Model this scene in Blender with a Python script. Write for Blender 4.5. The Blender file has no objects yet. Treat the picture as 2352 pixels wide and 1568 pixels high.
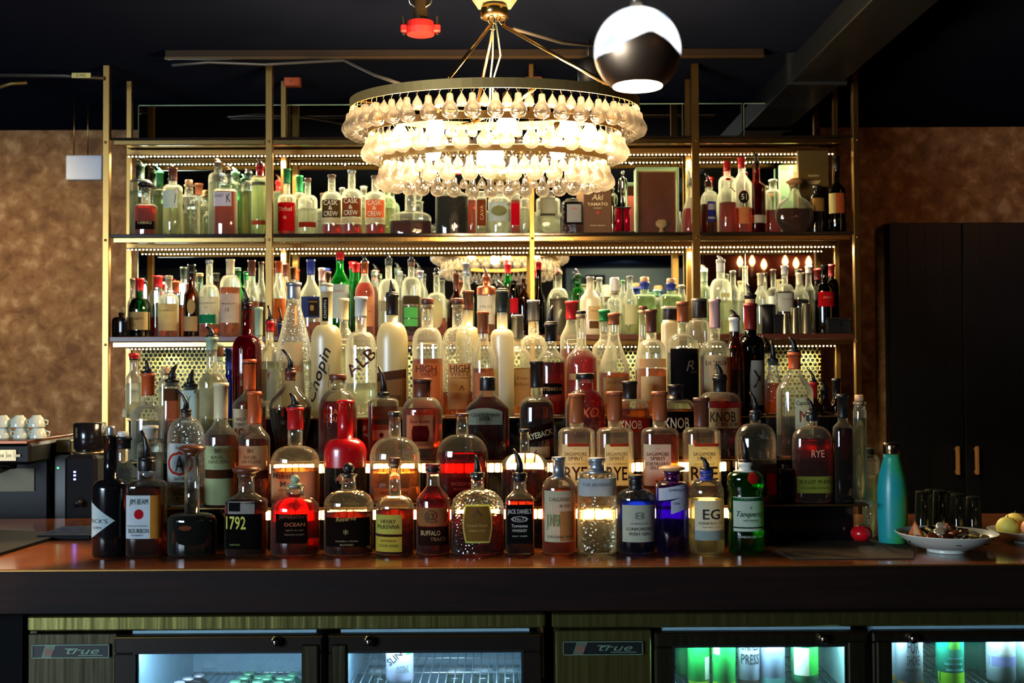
import bpy, math, random
from mathutils import Vector, Matrix
random.seed(7)
sc = bpy.context.scene
COL = sc.collection
# ---------------------------------------------------------------- camera
F = 2700.0                       # focal length in pixels of the 2352 px wide frame
CX, CY = 1176.0, 784.0
CZ = 1.40
yaw, pitch, roll = 16/2700, 66/2700, 0.0047
fw = Vector((math.sin(yaw)*math.cos(pitch), math.cos(yaw)*math.cos(pitch), math.sin(pitch)))
r0 = Vector((math.cos(yaw), -math.sin(yaw), 0))
u0 = r0.cross(fw)
rt = r0*math.cos(roll) - u0*math.sin(roll)
up = u0*math.cos(roll) + r0*math.sin(roll)
cam_d = bpy.data.cameras.new('camera'); cam = bpy.data.objects.new('camera', cam_d); COL.objects.link(cam)
cam.matrix_world = Matrix(((rt.x, up.x, -fw.x, 0), (rt.y, up.y, -fw.y, 0), (rt.z, up.z, -fw.z, CZ), (0, 0, 0, 1)))
cam_d.sensor_width = 36; cam_d.lens = 36*F/2352; cam_d.clip_start = 0.05
cam_d.dof.use_dof = True; cam_d.dof.focus_distance = 3.45; cam_d.dof.aperture_fstop = 5.0
sc.camera = cam
# ---------------------------------------------------------------- world, exposure, sampling helpers
sc.view_settings.view_transform = 'Standard'; sc.view_settings.look = 'None'
sc.view_settings.gamma = 1; sc.view_settings.use_curve_mapping = False
sc.view_settings.exposure = 0.3
w = bpy.data.worlds.new('world'); sc.world = w; w.use_nodes = True
bg = w.node_tree.nodes['Background']; bg.inputs[0].default_value = (0.35, 0.5, 0.8, 1); bg.inputs[1].default_value = 0.010
cy = sc.cycles
cy.use_denoising = True
cy.max_bounces = 14; cy.diffuse_bounces = 2; cy.glossy_bounces = 4; cy.transmission_bounces = 10
cy.transparent_max_bounces = 24; cy.volume_bounces = 0
cy.sample_clamp_indirect = 3.0; cy.sample_clamp_direct = 0
cy.caustics_reflective = False; cy.caustics_refractive = True
cy.blur_glossy = 0.5; cy.use_light_tree = True
cy.use_adaptive_sampling = True; cy.adaptive_threshold = 0.03

def area(name, loc, target, sx, sy, power, col, spread=math.pi):
    l = bpy.data.lights.new(name, 'AREA'); l.shape = 'RECTANGLE'; l.size = sx; l.size_y = sy; l.energy = power; l.color = col; l.spread = spread
    o = bpy.data.objects.new(name, l); COL.objects.link(o); o.location = loc
    o.rotation_euler = (Vector(target)-Vector(loc)).to_track_quat('-Z', 'Y').to_euler()
    return o
def spot(name, loc, target, power, col, size=60, blend=0.8, rad=0.05):
    l = bpy.data.lights.new(name, 'SPOT'); l.energy = power; l.color = col; l.spot_size = math.radians(size); l.spot_blend = blend; l.shadow_soft_size = rad
    o = bpy.data.objects.new(name, l); COL.objects.link(o); o.location = loc
    o.rotation_euler = (Vector(target)-Vector(loc)).to_track_quat('-Z', 'Y').to_euler()
    return o
# daylight of the guest-room window in the left wall, warm downlights of the bar
area('window_daylight', (-4.45, -1.2, 1.7), (0.5, 3.6, 1.2), 3.0, 1.3, 330, (0.66, 0.83, 1.0))
spot('wall_washer_left', (-2.6, 4.6, 2.62), (-2.6, 6.3, 1.3), 80, (1.0, 0.74, 0.42), 95, 1.0, 0.06)
spot('wall_washer_right', (2.9, 4.9, 2.62), (2.6, 6.3, 2.0), 9, (1.0, 0.45, 0.20), 100, 1.0, 0.06)
spot('counter_downlight', (-1.45, 2.5, 2.62), (-1.27, 3.02, 0.93), 420, (1.0, 0.60, 0.24), 17, 0.7, 0.03)
spot('added_screen_fill', (1.45, -3.3, 2.62), (1.45, -4.2, 2.3), 16, (0.95, 0.98, 0.85), 110, 0.9, 0.04)  # added fill lamp that brightens the reflected screen, no known fixture

# the light the diode strips under the three rack shelves give downwards
for zs, pw in ((2.346, 9.5), (1.934, 10.5), (1.497, 8.0)):
    for i in range(12):
        xs_ = -1.52+i*0.263
        spot('shelf_strip_light', (xs_, 5.181, zs), (xs_, 5.12, zs-1), pw, (1.0, 0.82, 0.52), 172, 0.5, 0.0015)
# ---------------------------------------------------------------- pixel <-> place helpers (place measured off the photograph)
def proj(p):
    d = Vector(p) - Vector((0, 0, CZ)); z = d.dot(fw)
    return CX + F*d.dot(rt)/z, CY - F*d.dot(up)/z
def X_at(px, Y, z=1.4):
    x = (px-1160)/F*Y
    for _ in range(4):
        x += (px - proj((x, Y, z))[0])*Y/F
    return x
def Z_at(py, Y, x=0.0):
    z = CZ + (850-py)/F*Y
    for _ in range(4):
        z -= (py - proj((x, Y, z))[1])*Y/F
    return z
# ---------------------------------------------------------------- materials
def lin(c):
    return tuple(((v/255)/12.92 if v/255 <= 0.04045 else ((v/255+0.055)/1.055)**2.4) for v in c)
MC = {}
def newmat(name):
    m = bpy.data.materials.new(name); m.use_nodes = True; m.node_tree.nodes.clear()
    return m, m.node_tree.nodes, m.node_tree.links
def N(nodes, t, **k):
    n = nodes.new(t)
    for a, b in k.items():
        if a == 'op': n.operation = b
        else: n.inputs[a.replace('_', ' ')].default_value = b
    return n
def out(nodes, links, s):
    o = nodes.new('ShaderNodeOutputMaterial'); links.new(s, o.inputs['Surface'])
def plain(col, rough=0.5, metal=0.0, spec=0.5, name='paint', noise=0.0, nscale=30, bump=0.0, coat=0):
    key = ('p', col, rough, metal, spec, noise, nscale, bump, coat)
    if key in MC: return MC[key]
    m, n, l = newmat(name)
    p = n.new('ShaderNodeBsdfPrincipled'); c = lin(col)
    p.inputs['Base Color'].default_value = (*c, 1); p.inputs['Roughness'].default_value = rough
    p.inputs['Metallic'].default_value = metal; p.inputs['Specular IOR Level'].default_value = spec
    p.inputs['Coat Weight'].default_value = coat
    tc = n.new('ShaderNodeTexCoord'); nz = N(n, 'ShaderNodeTexNoise', Scale=float(nscale), Detail=4.0)
    l.new(tc.outputs['Object'], nz.inputs['Vector'])
    r = n.new('ShaderNodeValToRGB')
    a = max(noise, 0.03)
    r.color_ramp.elements[0].color = (*[v*(1-a) for v in c], 1); r.color_ramp.elements[1].color = (*[min(1, v*(1+a)) for v in c], 1)
    l.new(nz.outputs['Fac'], r.inputs['Fac']); l.new(r.outputs['Color'], p.inputs['Base Color'])
    if bump:
        b = N(n, 'ShaderNodeBump', Strength=bump, Distance=0.002); l.new(nz.outputs['Fac'], b.inputs['Height']); l.new(b.outputs['Normal'], p.inputs['Normal'])
    out(n, l, p.outputs[0]); MC[key] = m
    return m
def emit(col, s, name='light'):
    key = ('e', col, s)
    if key in MC: return MC[key]
    m, n, l = newmat(name)
    e = n.new('ShaderNodeEmission'); e.inputs[0].default_value = (*lin(col), 1); e.inputs[1].default_value = s
    out(n, l, e.outputs[0]); MC[key] = m
    return m
def shell(col, rim=0.85, bump=0, rough=0.0, name='bottle_glass', hz=1.0):
    """thin bottle glass: see-through face on, refracting towards its edges, clear coat reflections"""
    key = ('s', col, rim, bump, rough, hz)
    if key in MC: return MC[key]
    m, n, l = newmat(name); c = lin(col)
    tr = n.new('ShaderNodeBsdfTransparent'); tr.inputs[0].default_value = (*c, 1)
    rf = n.new('ShaderNodeBsdfRefraction'); rf.inputs['Color'].default_value = (*[v*0.97 for v in c], 1); rf.inputs['IOR'].default_value = 1.32; rf.inputs['Roughness'].default_value = rough
    gl = n.new('ShaderNodeBsdfGlossy'); gl.inputs['Color'].default_value = (1, 1, 1, 1); gl.inputs['Roughness'].default_value = 0.03
    lw = N(n, 'ShaderNodeLayerWeight', Blend=0.35)
    r = n.new('ShaderNodeValToRGB'); e = r.color_ramp.elements
    e[0].position = 0.12; e[0].color = (0.10, 0.10, 0.10, 1); e[1].position = 0.55; e[1].color = (rim, rim, rim, 1)
    l.new(lw.outputs['Facing'], r.inputs['Fac'])
    mx = n.new('ShaderNodeMixShader'); l.new(r.outputs['Color'], mx.inputs[0]); l.new(tr.outputs[0], mx.inputs[1]); l.new(rf.outputs[0], mx.inputs[2])
    fr = N(n, 'ShaderNodeFresnel', IOR=1.5); ad = N(n, 'ShaderNodeMath', op='ADD'); ad.inputs[1].default_value = 0.03; l.new(fr.outputs[0], ad.inputs[0])
    m2 = n.new('ShaderNodeMixShader'); l.new(ad.outputs[0], m2.inputs[0]); l.new(mx.outputs[0], m2.inputs[1]); l.new(gl.outputs[0], m2.inputs[2])
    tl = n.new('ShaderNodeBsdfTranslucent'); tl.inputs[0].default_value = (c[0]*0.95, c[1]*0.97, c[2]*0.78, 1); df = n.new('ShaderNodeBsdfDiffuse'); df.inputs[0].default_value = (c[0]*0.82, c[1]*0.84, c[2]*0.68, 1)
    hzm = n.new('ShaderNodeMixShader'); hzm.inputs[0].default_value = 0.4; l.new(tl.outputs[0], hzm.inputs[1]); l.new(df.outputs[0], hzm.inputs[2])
    hf = n.new('ShaderNodeMath'); hf.operation = 'MULTIPLY_ADD'; l.new(r.outputs['Color'], hf.inputs[0]); hf.inputs[1].default_value = 0.34*hz; hf.inputs[2].default_value = 0.055*hz  # milky scatter added so the glass and its rims look lit
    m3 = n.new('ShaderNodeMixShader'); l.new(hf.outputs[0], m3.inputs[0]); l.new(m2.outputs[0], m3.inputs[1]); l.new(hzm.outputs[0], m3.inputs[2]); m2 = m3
    if bump:
        tc = n.new('ShaderNodeTexCoord'); v = N(n, 'ShaderNodeTexVoronoi', Scale=110.0); l.new(tc.outputs['Object'], v.inputs['Vector'])
        b = N(n, 'ShaderNodeBump', Strength=bump, Distance=0.004); l.new(v.outputs['Distance'], b.inputs['Height'])
        for q in (rf, gl, lw): l.new(b.outputs['Normal'], q.inputs['Normal'])
    out(n, l, m2.outputs[0]); MC[key] = m
    return m
def frosted(col, name='frosted_glass'):
    key = ('f', col)
    if key in MC: return MC[key]
    m, n, l = newmat(name); c = lin(col)
    d = n.new('ShaderNodeBsdfDiffuse'); d.inputs[0].default_value = (*c, 1)
    t = n.new('ShaderNodeBsdfTranslucent'); t.inputs[0].default_value = (*c, 1)
    g = n.new('ShaderNodeBsdfGlossy'); g.inputs['Roughness'].default_value = 0.35
    a = n.new('ShaderNodeMixShader'); a.inputs[0].default_value = 0.55; l.new(d.outputs[0], a.inputs[1]); l.new(t.outputs[0], a.inputs[2])
    b = n.new('ShaderNodeMixShader'); b.inputs[0].default_value = 0.1; l.new(a.outputs[0], b.inputs[1]); l.new(g.outputs[0], b.inputs[2])
    out(n, l, b.outputs[0]); MC[key] = m
    return m
def liquid(col, name='liquor'):
    key = ('l', col)
    if key in MC: return MC[key]
    m, n, l = newmat(name); c = lin(col)
    rf = n.new('ShaderNodeBsdfRefraction'); rf.inputs['Color'].default_value = (*c, 1); rf.inputs['IOR'].default_value = 1.33; rf.inputs['Roughness'].default_value = 0.02
    tr = n.new('ShaderNodeBsdfTransparent'); tr.inputs[0].default_value = (*c, 1)
    tl = n.new('ShaderNodeBsdfTranslucent'); tl.inputs[0].default_value = (*[v**0.6 for v in c], 1)
    a = n.new('ShaderNodeMixShader'); a.inputs[0].default_value = 0.16; l.new(rf.outputs[0], a.inputs[1]); l.new(tr.outputs[0], a.inputs[2])
    b = n.new('ShaderNodeMixShader'); b.inputs[0].default_value = 0.05; l.new(a.outputs[0], b.inputs[1]); l.new(tl.outputs[0], b.inputs[2])
    out(n, l, b.outputs[0]); MC[key] = m
    return m
def paper(col, name='label_paper'):
    key = ('pp', col)
    if key in MC: return MC[key]
    m, n, l = newmat(name); c = lin(col)
    d = n.new('ShaderNodeBsdfDiffuse'); t = n.new('ShaderNodeBsdfTranslucent')
    tc = n.new('ShaderNodeTexCoord'); nz = N(n, 'ShaderNodeTexNoise', Scale=60.0, Detail=3.0); l.new(tc.outputs['Object'], nz.inputs['Vector'])
    r = n.new('ShaderNodeValToRGB'); r.color_ramp.elements[0].color = (*[v*0.86 for v in c], 1); r.color_ramp.elements[1].color = (*[min(1, v*1.1) for v in c], 1)
    l.new(nz.outputs['Fac'], r.inputs['Fac']); l.new(r.outputs[0], d.inputs[0]); l.new(r.outputs[0], t.inputs[0])
    a = n.new('ShaderNodeMixShader'); a.inputs[0].default_value = 0.35; l.new(d.outputs[0], a.inputs[1]); l.new(t.outputs[0], a.inputs[2])
    out(n, l, a.outputs[0]); MC[key] = m
    return m
GLASS = dict(cl=(253, 254, 250), cg=(240, 251, 232), gr=(40, 175, 90), lg=(226, 244, 222), dg=(20, 70, 40), dk=(38, 34, 30), br=(120, 62, 28), bl=(40, 60, 190),
             lb=(180, 205, 235), db=(40, 50, 110), pu=(150, 100, 220), rd=(190, 30, 30), pk=(190, 20, 70), vk=(22, 20, 22))
LIQ = dict(am=(238, 164, 92), or_=(244, 186, 128), rd=(226, 74, 42), dr=(176, 44, 30), dk=(150, 70, 40), vd=(66, 34, 24), wt=(248, 251, 242), pk=(205, 25, 75),
           yl=(247, 249, 226), pu=(90, 50, 170), rs=(235, 130, 100), gn=(175, 236, 180), bu=(60, 80, 170))
def gmat(g, hz=1.0):
    if g == 'fr': return frosted((208, 202, 162))
    if g == 'fw': return frosted((226, 220, 190))
    if g == 'blk': return plain((16, 15, 17), 0.12, 0, 0.5, 'black_glass')
    if g == 'wax': return plain((190, 14, 20), 0.25, 0, 0.5, 'red_wax', coat=0.4)
    if g.endswith('*'): return shell(GLASS[g[:-1]], 0.85, 0.9, hz=hz)
    return shell(GLASS[g], hz=hz)
# ---------------------------------------------------------------- object helpers
def addmesh(name, verts, faces, mat=None, parent=None, smooth=True, loc=None):
    me = bpy.data.meshes.new(name); me.from_pydata(verts, [], faces); me.update()
    if smooth: me.polygons.foreach_set('use_smooth', [True]*len(me.polygons))
    if mat: me.materials.append(mat)
    o = bpy.data.objects.new(name, me); COL.objects.link(o)
    if parent: o.parent = parent
    if loc is not None: o.location = loc
    return o
def tag(o, label, cat, group=None, kind=None):
    o['label'] = label; o['category'] = cat
    if group: o['group'] = group
    if kind: o['kind'] = kind
    return o
def thing(name, label, cat, loc=(0, 0, 0), group=None, rz=0):
    o = bpy.data.objects.new(name, None); COL.objects.link(o); o.location = loc; o.rotation_euler = (0, 0, rz); o.empty_display_size = 0.02
    return tag(o, label, cat, group)
class MB:
    """collects simple solids into ONE mesh"""
    def __init__(s): s.v = []; s.f = []
    def add(s, v, f):
        k = len(s.v); s.v += [tuple(p) for p in v]; s.f += [tuple(i+k for i in q) for q in f]; return s
    def box(s, x0, x1, y0, y1, z0, z1, bev=0.0):
        if bev <= 0:
            return s.add([(x0,y0,z0),(x1,y0,z0),(x1,y1,z0),(x0,y1,z0),(x0,y0,z1),(x1,y0,z1),(x1,y1,z1),(x0,y1,z1)],
                         [(0,3,2,1),(4,5,6,7),(0,1,5,4),(1,2,6,5),(2,3,7,6),(3,0,4,7)])
        b = min(bev, (x1-x0)*.45, (y1-y0)*.45, (z1-z0)*.45)
        v = []; 
        for (z, i) in ((z0, b), (z0+b, 0), (z1-b, 0), (z1, b)):
            c = b if i == 0 else b*1.6
            v += [(x0+i, y0+c, z), (x0+c, y0+i, z), (x1-c, y0+i, z), (x1-i, y0+c, z), (x1-i, y1-c, z), (x1-c, y1-i, z), (x0+c, y1-i, z), (x0+i, y1-c, z)]
        f = [tuple(range(7, -1, -1)), tuple(range(24, 32))]
        for k in range(3):
            for j in range(8):
                f.append((k*8+j, k*8+(j+1) % 8, k*8+8+(j+1) % 8, k*8+8+j))
        return s.add(v, f)
    def tube(s, pts, rad, seg=10, cap=True):
        pts = [Vector(p) for p in pts]; rads = rad if isinstance(rad, (list, tuple)) else [rad]*len(pts)
        v = []; f = []; prev = None
        for i, p in enumerate(pts):
            t = (pts[min(i+1, len(pts)-1)] - pts[max(i-1, 0)]).normalized()
            if prev is None:
                a = t.orthogonal().normalized()
            else:
                a = (prev - t*prev.dot(t)).normalized()
            prev = a; b = t.cross(a)
            for j in range(seg):
                q = 2*math.pi*j/seg; v.append(p + (a*math.cos(q)+b*math.sin(q))*rads[i])
        for i in range(len(pts)-1):
            for j in range(seg):
                f.append((i*seg+j, i*seg+(j+1) % seg, (i+1)*seg+(j+1) % seg, (i+1)*seg+j))
        if cap:
            f.append(tuple(range(seg-1, -1, -1))); f.append(tuple((len(pts)-1)*seg+j for j in range(seg)))
        return s.add(v, f)
    def lathe(s, prof, c=(0, 0, 0), seg=24, sy=1.0):
        v = []; f = []
        for (r, z) in prof:
            for j in range(seg):
                q = 2*math.pi*j/seg; v.append((c[0]+r*math.cos(q), c[1]+r*math.sin(q)*sy, c[2]+z))
        for i in range(len(prof)-1):
            for j in range(seg):
                f.append((i*seg+j, i*seg+(j+1) % seg, (i+1)*seg+(j+1) % seg, (i+1)*seg+j))
        f.append(tuple(range(seg-1, -1, -1))); f.append(tuple((len(prof)-1)*seg+j for j in range(seg)))
        return s.add(v, f)
    def ball(s, c, r, seg=16, rings=9, sz=1.0, sy=1.0):
        prof = [(max(1e-4, r*math.sin(math.pi*i/rings)), -r*sz*math.cos(math.pi*i/rings)) for i in range(rings+1)]
        return s.lathe(prof, c, seg, sy)
    def build(s, name, mat, parent=None, smooth=False, loc=None):
        o = addmesh(name, s.v, s.f, mat, parent, smooth, loc)
        return o
def autosmooth(o, ang=35):
    import bmesh
    bm = bmesh.new(); bm.from_mesh(o.data)
    for e in bm.edges:
        e.smooth = not (len(e.link_faces) == 2 and e.calc_face_angle(0) > math.radians(ang))
    for f in bm.faces: f.smooth = True
    bm.to_mesh(o.data); bm.free()
    return o
FC = {}
def textmesh(s, size, align='CENTER', extrude=0.0, shear=0.0, bold=0.0):
    """lettering as flat mesh geometry in (x, z), centred, `size` = cap height"""
    cu = bpy.data.curves.new('t', 'FONT'); cu.body = s; cu.align_x = 'CENTER'; cu.align_y = 'CENTER'; cu.size = size/0.69
    cu.resolution_u = 2; cu.shear = shear; cu.offset = bold*size; cu.space_line = 0.8; cu.fill_mode = 'FRONT' if hasattr(cu, 'fill_mode') else cu.fill_mode
    ob = bpy.data.objects.new('t', cu); me = bpy.data.meshes.new_from_object(ob)
    v = [(p.co.x, p.co.y) for p in me.vertices]; f = [tuple(p.vertices) for p in me.polygons]
    bpy.data.objects.remove(ob); bpy.data.curves.remove(cu); bpy.data.meshes.remove(me)
    if v:
        a = (min(p[1] for p in v)+max(p[1] for p in v))/2; b = (min(p[0] for p in v)+max(p[0] for p in v))/2
        v = [(p[0]-b, p[1]-a) for p in v]
    return v, f
def flat_text(s, x, y, z, size, mat, parent, name='lettering', width=None, shear=0, rot=0, bold=0.0):
    v, f = textmesh(s, size, shear=shear, bold=bold)
    if width and v:
        wdt = max(p[0] for p in v)-min(p[0] for p in v); v = [(p[0]*width/wdt, p[1]) for p in v]
    c, sn = math.cos(rot), math.sin(rot)
    return addmesh(name, [(x+p[0]*c-p[1]*sn, y, z+p[0]*sn+p[1]*c) for p in v], f, mat, parent, False)
def dup(root, loc=None):
    r = root.copy(); COL.objects.link(r)
    if loc is not None: r.location = loc
    for ch in root.children:
        c = ch.copy(); COL.objects.link(c); c.parent = r
        for g in ch.children:
            d = g.copy(); COL.objects.link(d); d.parent = c
    return r
# ================================================================ THE ROOM
def struct(o):
    o['kind'] = 'structure'; return o
def mottled(name, cols, scale, rough=0.7, stretch=1.0):
    m, n, l = newmat(name)
    p = n.new('ShaderNodeBsdfPrincipled'); p.inputs['Roughness'].default_value = rough; p.inputs['Specular IOR Level'].default_value = 0.25
    tc = n.new('ShaderNodeTexCoord')
    n0 = N(n, 'ShaderNodeTexNoise', Scale=scale*0.9, Detail=3.0, Distortion=1.2); l.new(tc.outputs['Object'], n0.inputs['Vector'])
    ad = n.new('ShaderNodeVectorMath'); ad.operation = 'MULTIPLY_ADD'
    l.new(n0.outputs['Color'], ad.inputs[0]); ad.inputs[1].default_value = (0.12, 0.12, 0.12); l.new(tc.outputs['Object'], ad.inputs[2])
    v = N(n, 'ShaderNodeTexVoronoi', Scale=scale*1.5); v.feature = 'SMOOTH_F1'; l.new(ad.outputs[0], v.inputs['Vector'])
    n1 = N(n, 'ShaderNodeTexNoise', Scale=scale*2.2, Detail=9.0, Roughness=0.6, Distortion=0.5); l.new(tc.outputs['Object'], n1.inputs['Vector'])
    mm = N(n, 'ShaderNodeMath', op='MULTIPLY_ADD'); l.new(v.outputs['Distance'], mm.inputs[0]); mm.inputs[1].default_value = -0.55; l.new(n1.outputs['Fac'], mm.inputs[2])
    r = n.new('ShaderNodeValToRGB'); e = r.color_ramp.elements
    e[0].position = 0.05; e[0].color = (*lin(cols[0]), 1); e[1].position = 0.50; e[1].color = (*lin(cols[-1]), 1)
    for i, c in enumerate(cols[1:-1]):
        q = e.new(0.05+0.45*(i+1)/(len(cols)-1)); q.color = (*lin(c), 1)
    l.new(mm.outputs[0], r.inputs['Fac']); l.new(r.outputs[0], p.inputs['Base Color'])
    b = N(n, 'ShaderNodeBump', Strength=0.4, Distance=0.01); l.new(mm.outputs[0], b.inputs['Height']); l.new(b.outputs[0], p.inputs['Normal'])
    out(n, l, p.outputs[0]); return m
CEIL = 2.70; WY = 6.30
M_WALL = mottled('cork_plaster', [(108, 74, 44), (132, 94, 56), (148, 110, 70), (176, 140, 98)], 7.5)
M_BLK = plain((12, 14, 19), 0.75, 0, 0.2, 'black_paint', noise=0.3, nscale=4)
M_FLOOR = plain((40, 28, 22), 0.35, 0, 0.5, 'dark_floor', noise=0.3, nscale=6)
struct(MB().box(-4.8, 4.8, WY, WY+0.1, 0, CEIL).build('wall_back', M_WALL))
struct(MB().box(-4.9, -4.8, -4.2, WY, 0, CEIL).build('wall_left', M_BLK))
struct(MB().box(4.8, 4.9, -4.2, WY, 0, CEIL).build('wall_right', M_BLK))
struct(MB().box(-4.8, 4.8, -4.3, -4.2, 0, CEIL).build('wall_rear', plain((62, 46, 34), 0.7, 0, 0.3, 'brown_wall', noise=0.35, nscale=2)))
struct(MB().box(-4.8, 4.8, -4.2, WY, -0.1, 0).build('floor', M_FLOOR))
m, n, l = newmat('black_ceiling'); d_ = n.new('ShaderNodeBsdfDiffuse'); d_.inputs['Roughness'].default_value = 1
nz_ = N(n, 'ShaderNodeTexNoise', Scale=2.0, Detail=5.0); rr_ = n.new('ShaderNodeValToRGB'); rr_.color_ramp.elements[0].color = (*lin((9, 12, 20)), 1); rr_.color_ramp.elements[1].color = (*lin((18, 22, 34)), 1)
l.new(nz_.outputs['Fac'], rr_.inputs[0]); l.new(rr_.outputs[0], d_.inputs[0]); out(n, l, d_.outputs[0])
struct(MB().box(-4.8, 4.8, -4.2, WY, CEIL, CEIL+0.1).build('ceiling', m))
wn = thing('window_1', 'x', 'window', (-4.79, -1.2, 1.7)); del wn['label']; del wn['category']; wn['kind'] = 'structure'
MB().box(-0.02, 0, -1.55, 1.55, -0.7, 0.7).build('pane', emit((190, 215, 255), 1.5, 'daylight'), wn)
fm = MB()
for a in (-1.6, -0.55, 0.5, 1.55): fm.box(-0.03, 0.03, a, a+0.05, -0.75, 0.75)
fm.box(-0.03, 0.03, -1.6, 1.6, -0.75, -0.7).box(-0.03, 0.03, -1.6, 1.6, 0.7, 0.75)
fm.build('window_frame', M_BLK, wn)
# things of the guest room that the bar mirrors show
scr = thing('projection_screen', 'grey wall screen seen in the mirror behind the middle shelf bottles', 'screen', (1.55, -4.17, 2.27))
MB().box(-0.78, 0.78, 0, 0.02, -0.40, 0.40).build('screen_cloth', plain((150, 152, 140), 0.8, 0, 0.1, 'screen_cloth'), scr)
MB().box(-0.82, 0.82, 0, 0.05, 0.40, 0.43).box(-0.82, 0.82, 0, 0.04, -0.43, -0.40).build('batten', M_BLK, scr)
spk = thing('wall_speaker', 'dark square loudspeaker reflected in the mirror near the grey screen', 'speaker', (1.12, -4.0, 2.43))
MB().box(-0.12, 0.12, -0.08, 0.10, -0.14, 0.14, 0.01).build('cabinet', M_BLK, spk)
MB().lathe([(0.085, 0), (0.08, 0.004), (0.02, -0.01)], (0, 0, 0)).build('speaker_cone', plain((36, 36, 38), 0.5, 0, 0.4, 'cone'), spk, True).matrix_local = Matrix.Translation((0, 0.10, 0)) @ Matrix.Rotation(-math.pi/2, 4, 'X')
cl = thing('candle_sconce', 'row of six glowing candle bulbs reflected in the right mirror', 'wall lamp', (2.75, -1.50, 2.35))
MB().box(-0.70, 0.80, -0.10, -0.05, -0.35, 0.33).build('red_glow_board', plain((104, 40, 32), 0.6, 0, 0.3, 'red_glow_paint', noise=0.3), cl)  # board coloured red for the glow around the bulbs
MB().tube([(-0.45, -0.02, 0), (0.48, -0.02, 0)], 0.012).build('arm', plain((120, 88, 48), 0.3, 1, 0.5, 'brass'), cl)
for px, py in ((1702, 602), (1730, 600), (1757, 608), (1806, 600), (1831, 605), (1860, 602)):
    vx = X_at(px, 12.06) - 2.75; vz = Z_at(py, 12.06, vx+2.75) - 2.35
    MB().lathe([(0.011, 0), (0.011, vz-0.04)], (vx, 0, 0), 12).build('candle_sleeve', plain((225, 205, 170), 0.6, 0, 0.3, 'candle_sleeve'), cl, True)
    MB().lathe([(0.008, -0.05), (0.026, -0.02), (0.030, 0.0), (0.022, 0.028), (0.004, 0.06)], (vx, 0, vz), 14).build('bulb', emit((255, 190, 120), 7, 'candle_bulb'), cl, True)
# black cupboard with brass pulls, right
M_CAB = plain((15, 16, 19), 0.5, 0, 0.3, 'black_cupboard', noise=0.15)
M_BRASS = plain((168, 130, 72), 0.34, 1.0, 0.5, 'brass', noise=0.10, nscale=12)
M_BRASS2 = plain((196, 160, 96), 0.22, 1.0, 0.5, 'polished_brass', noise=0.08)
cY = 6.215
cab = thing('tall_cupboard', 'tall matt black cupboard with two brass pulls right of the shelves', 'cupboard', (X_at(2045, cY), cY, 0))
cx0 = 0.0; cx1 = X_at(2214, cY)-cab.location.x; cx2 = cx1*2+0.0; ctop = Z_at(511, cY, 1.9)
MB().box(0, cx2+0.9, 0.02, 0.082, 0, ctop).build('carcass', M_CAB, cab)
for (a, b, hx) in ((0.004, cx1-0.003, cx1-0.05), (cx1+0.003, cx2-0.003, cx1+0.052)):
    d = MB().box(a, b, 0, 0.02, 0.05, ctop-0.006, 0.003)
    for s0 in range(1, 4): d.box(a+(b-a)*s0/4-0.002, a+(b-a)*s0/4+0.002, -0.002, 0.0, 0.06, ctop-0.02)
    dd = d.build('door', M_CAB, cab)
    MB().box(hx-0.010, hx+0.010, -0.035, -0.022, Z_at(1090, cY, 2)-0, Z_at(1025, cY, 2), 0.003).box(hx-0.006, hx+0.006, -0.025, 0, Z_at(1086, cY, 2), Z_at(1082, cY, 2)).box(hx-0.006, hx+0.006, -0.025, 0, Z_at(1034, cY, 2), Z_at(1030, cY, 2)).build('handle', plain((206, 152, 90), 0.5, 0.2, 0.4, 'brushed_brass'), dd)
d = MB().box(cx2+0.003, cx2+0.9, 0, 0.02, 0.05, ctop-0.006, 0.003).build('door', M_CAB, cab)
# ---- ceiling furniture
dk = thing('ceiling_duct', 'long black rectangular duct running away under the ceiling, right', 'duct', (1.18, 0, CEIL))
MB().box(0, 0.22, -0.5, WY, -0.12, -0.02, 0.004).build('duct_body', plain((26, 29, 30), 0.35, 0.3, 0.5, 'dark_duct', noise=0.4, nscale=2), dk)
fl = MB()
for yy in (2.0, 3.4, 4.8): fl.box(-0.012, 0.232, yy, yy+0.03, -0.132, -0.0)
fl.build('duct_flange', plain((40, 42, 42), 0.35, 0.3, 0.5, 'dark_duct2'), dk)
bm_ = thing('ceiling_strut', 'dark bronze strut along the ceiling above the shelf rack front', 'beam', (0, 4.74, 2.665))
MB().box(X_at(380, 4.74), X_at(1760, 4.74), -0.02, 0.02, -0.0, 0.033, 0.002).build('strut_bar', plain((44, 33, 21), 0.6, 0.6, 0.4, 'bronze'), bm_)
MB().box(X_at(380, 4.74), X_at(1760, 4.74), -0.024, -0.020, -0.006, 0.004).build('strut_lip', plain((92, 72, 46), 0.4, 0.8, 0.5, 'bronze_lip'), bm_)
def conduit(name, label, pts, r, col=(70, 66, 60), cat='conduit'):
    o = thing(name, label, cat, pts[0]); b = Vector(pts[0])
    MB().tube([Vector(p)-b for p in pts], r, 8).build('tube', plain(col, 0.45, 0.5, 0.5, 'conduit'), o, True)
    return o
def P(px, py, Y):
    x = X_at(px, Y); return (X_at(px, Y, Z_at(py, Y, x)), Y, Z_at(py, Y, x))
c1 = conduit('electrical_conduit', 'thin conduit with yellow tag under the ceiling, far left', [P(-60, 172, 4.95), P(150, 174, 4.95), P(240, 180, 4.95)], 0.008)
tg = P(187, 174, 4.935)
tm = MB().box(-0.04, 0.04, -0.004, 0.0, -0.010, 0.012, 0.001).build('cable_tag', plain((196, 186, 110), 0.6, 0, 0.3, 'yellow_tag'), c1); tm.location = Vector(tg)-c1.location
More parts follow.
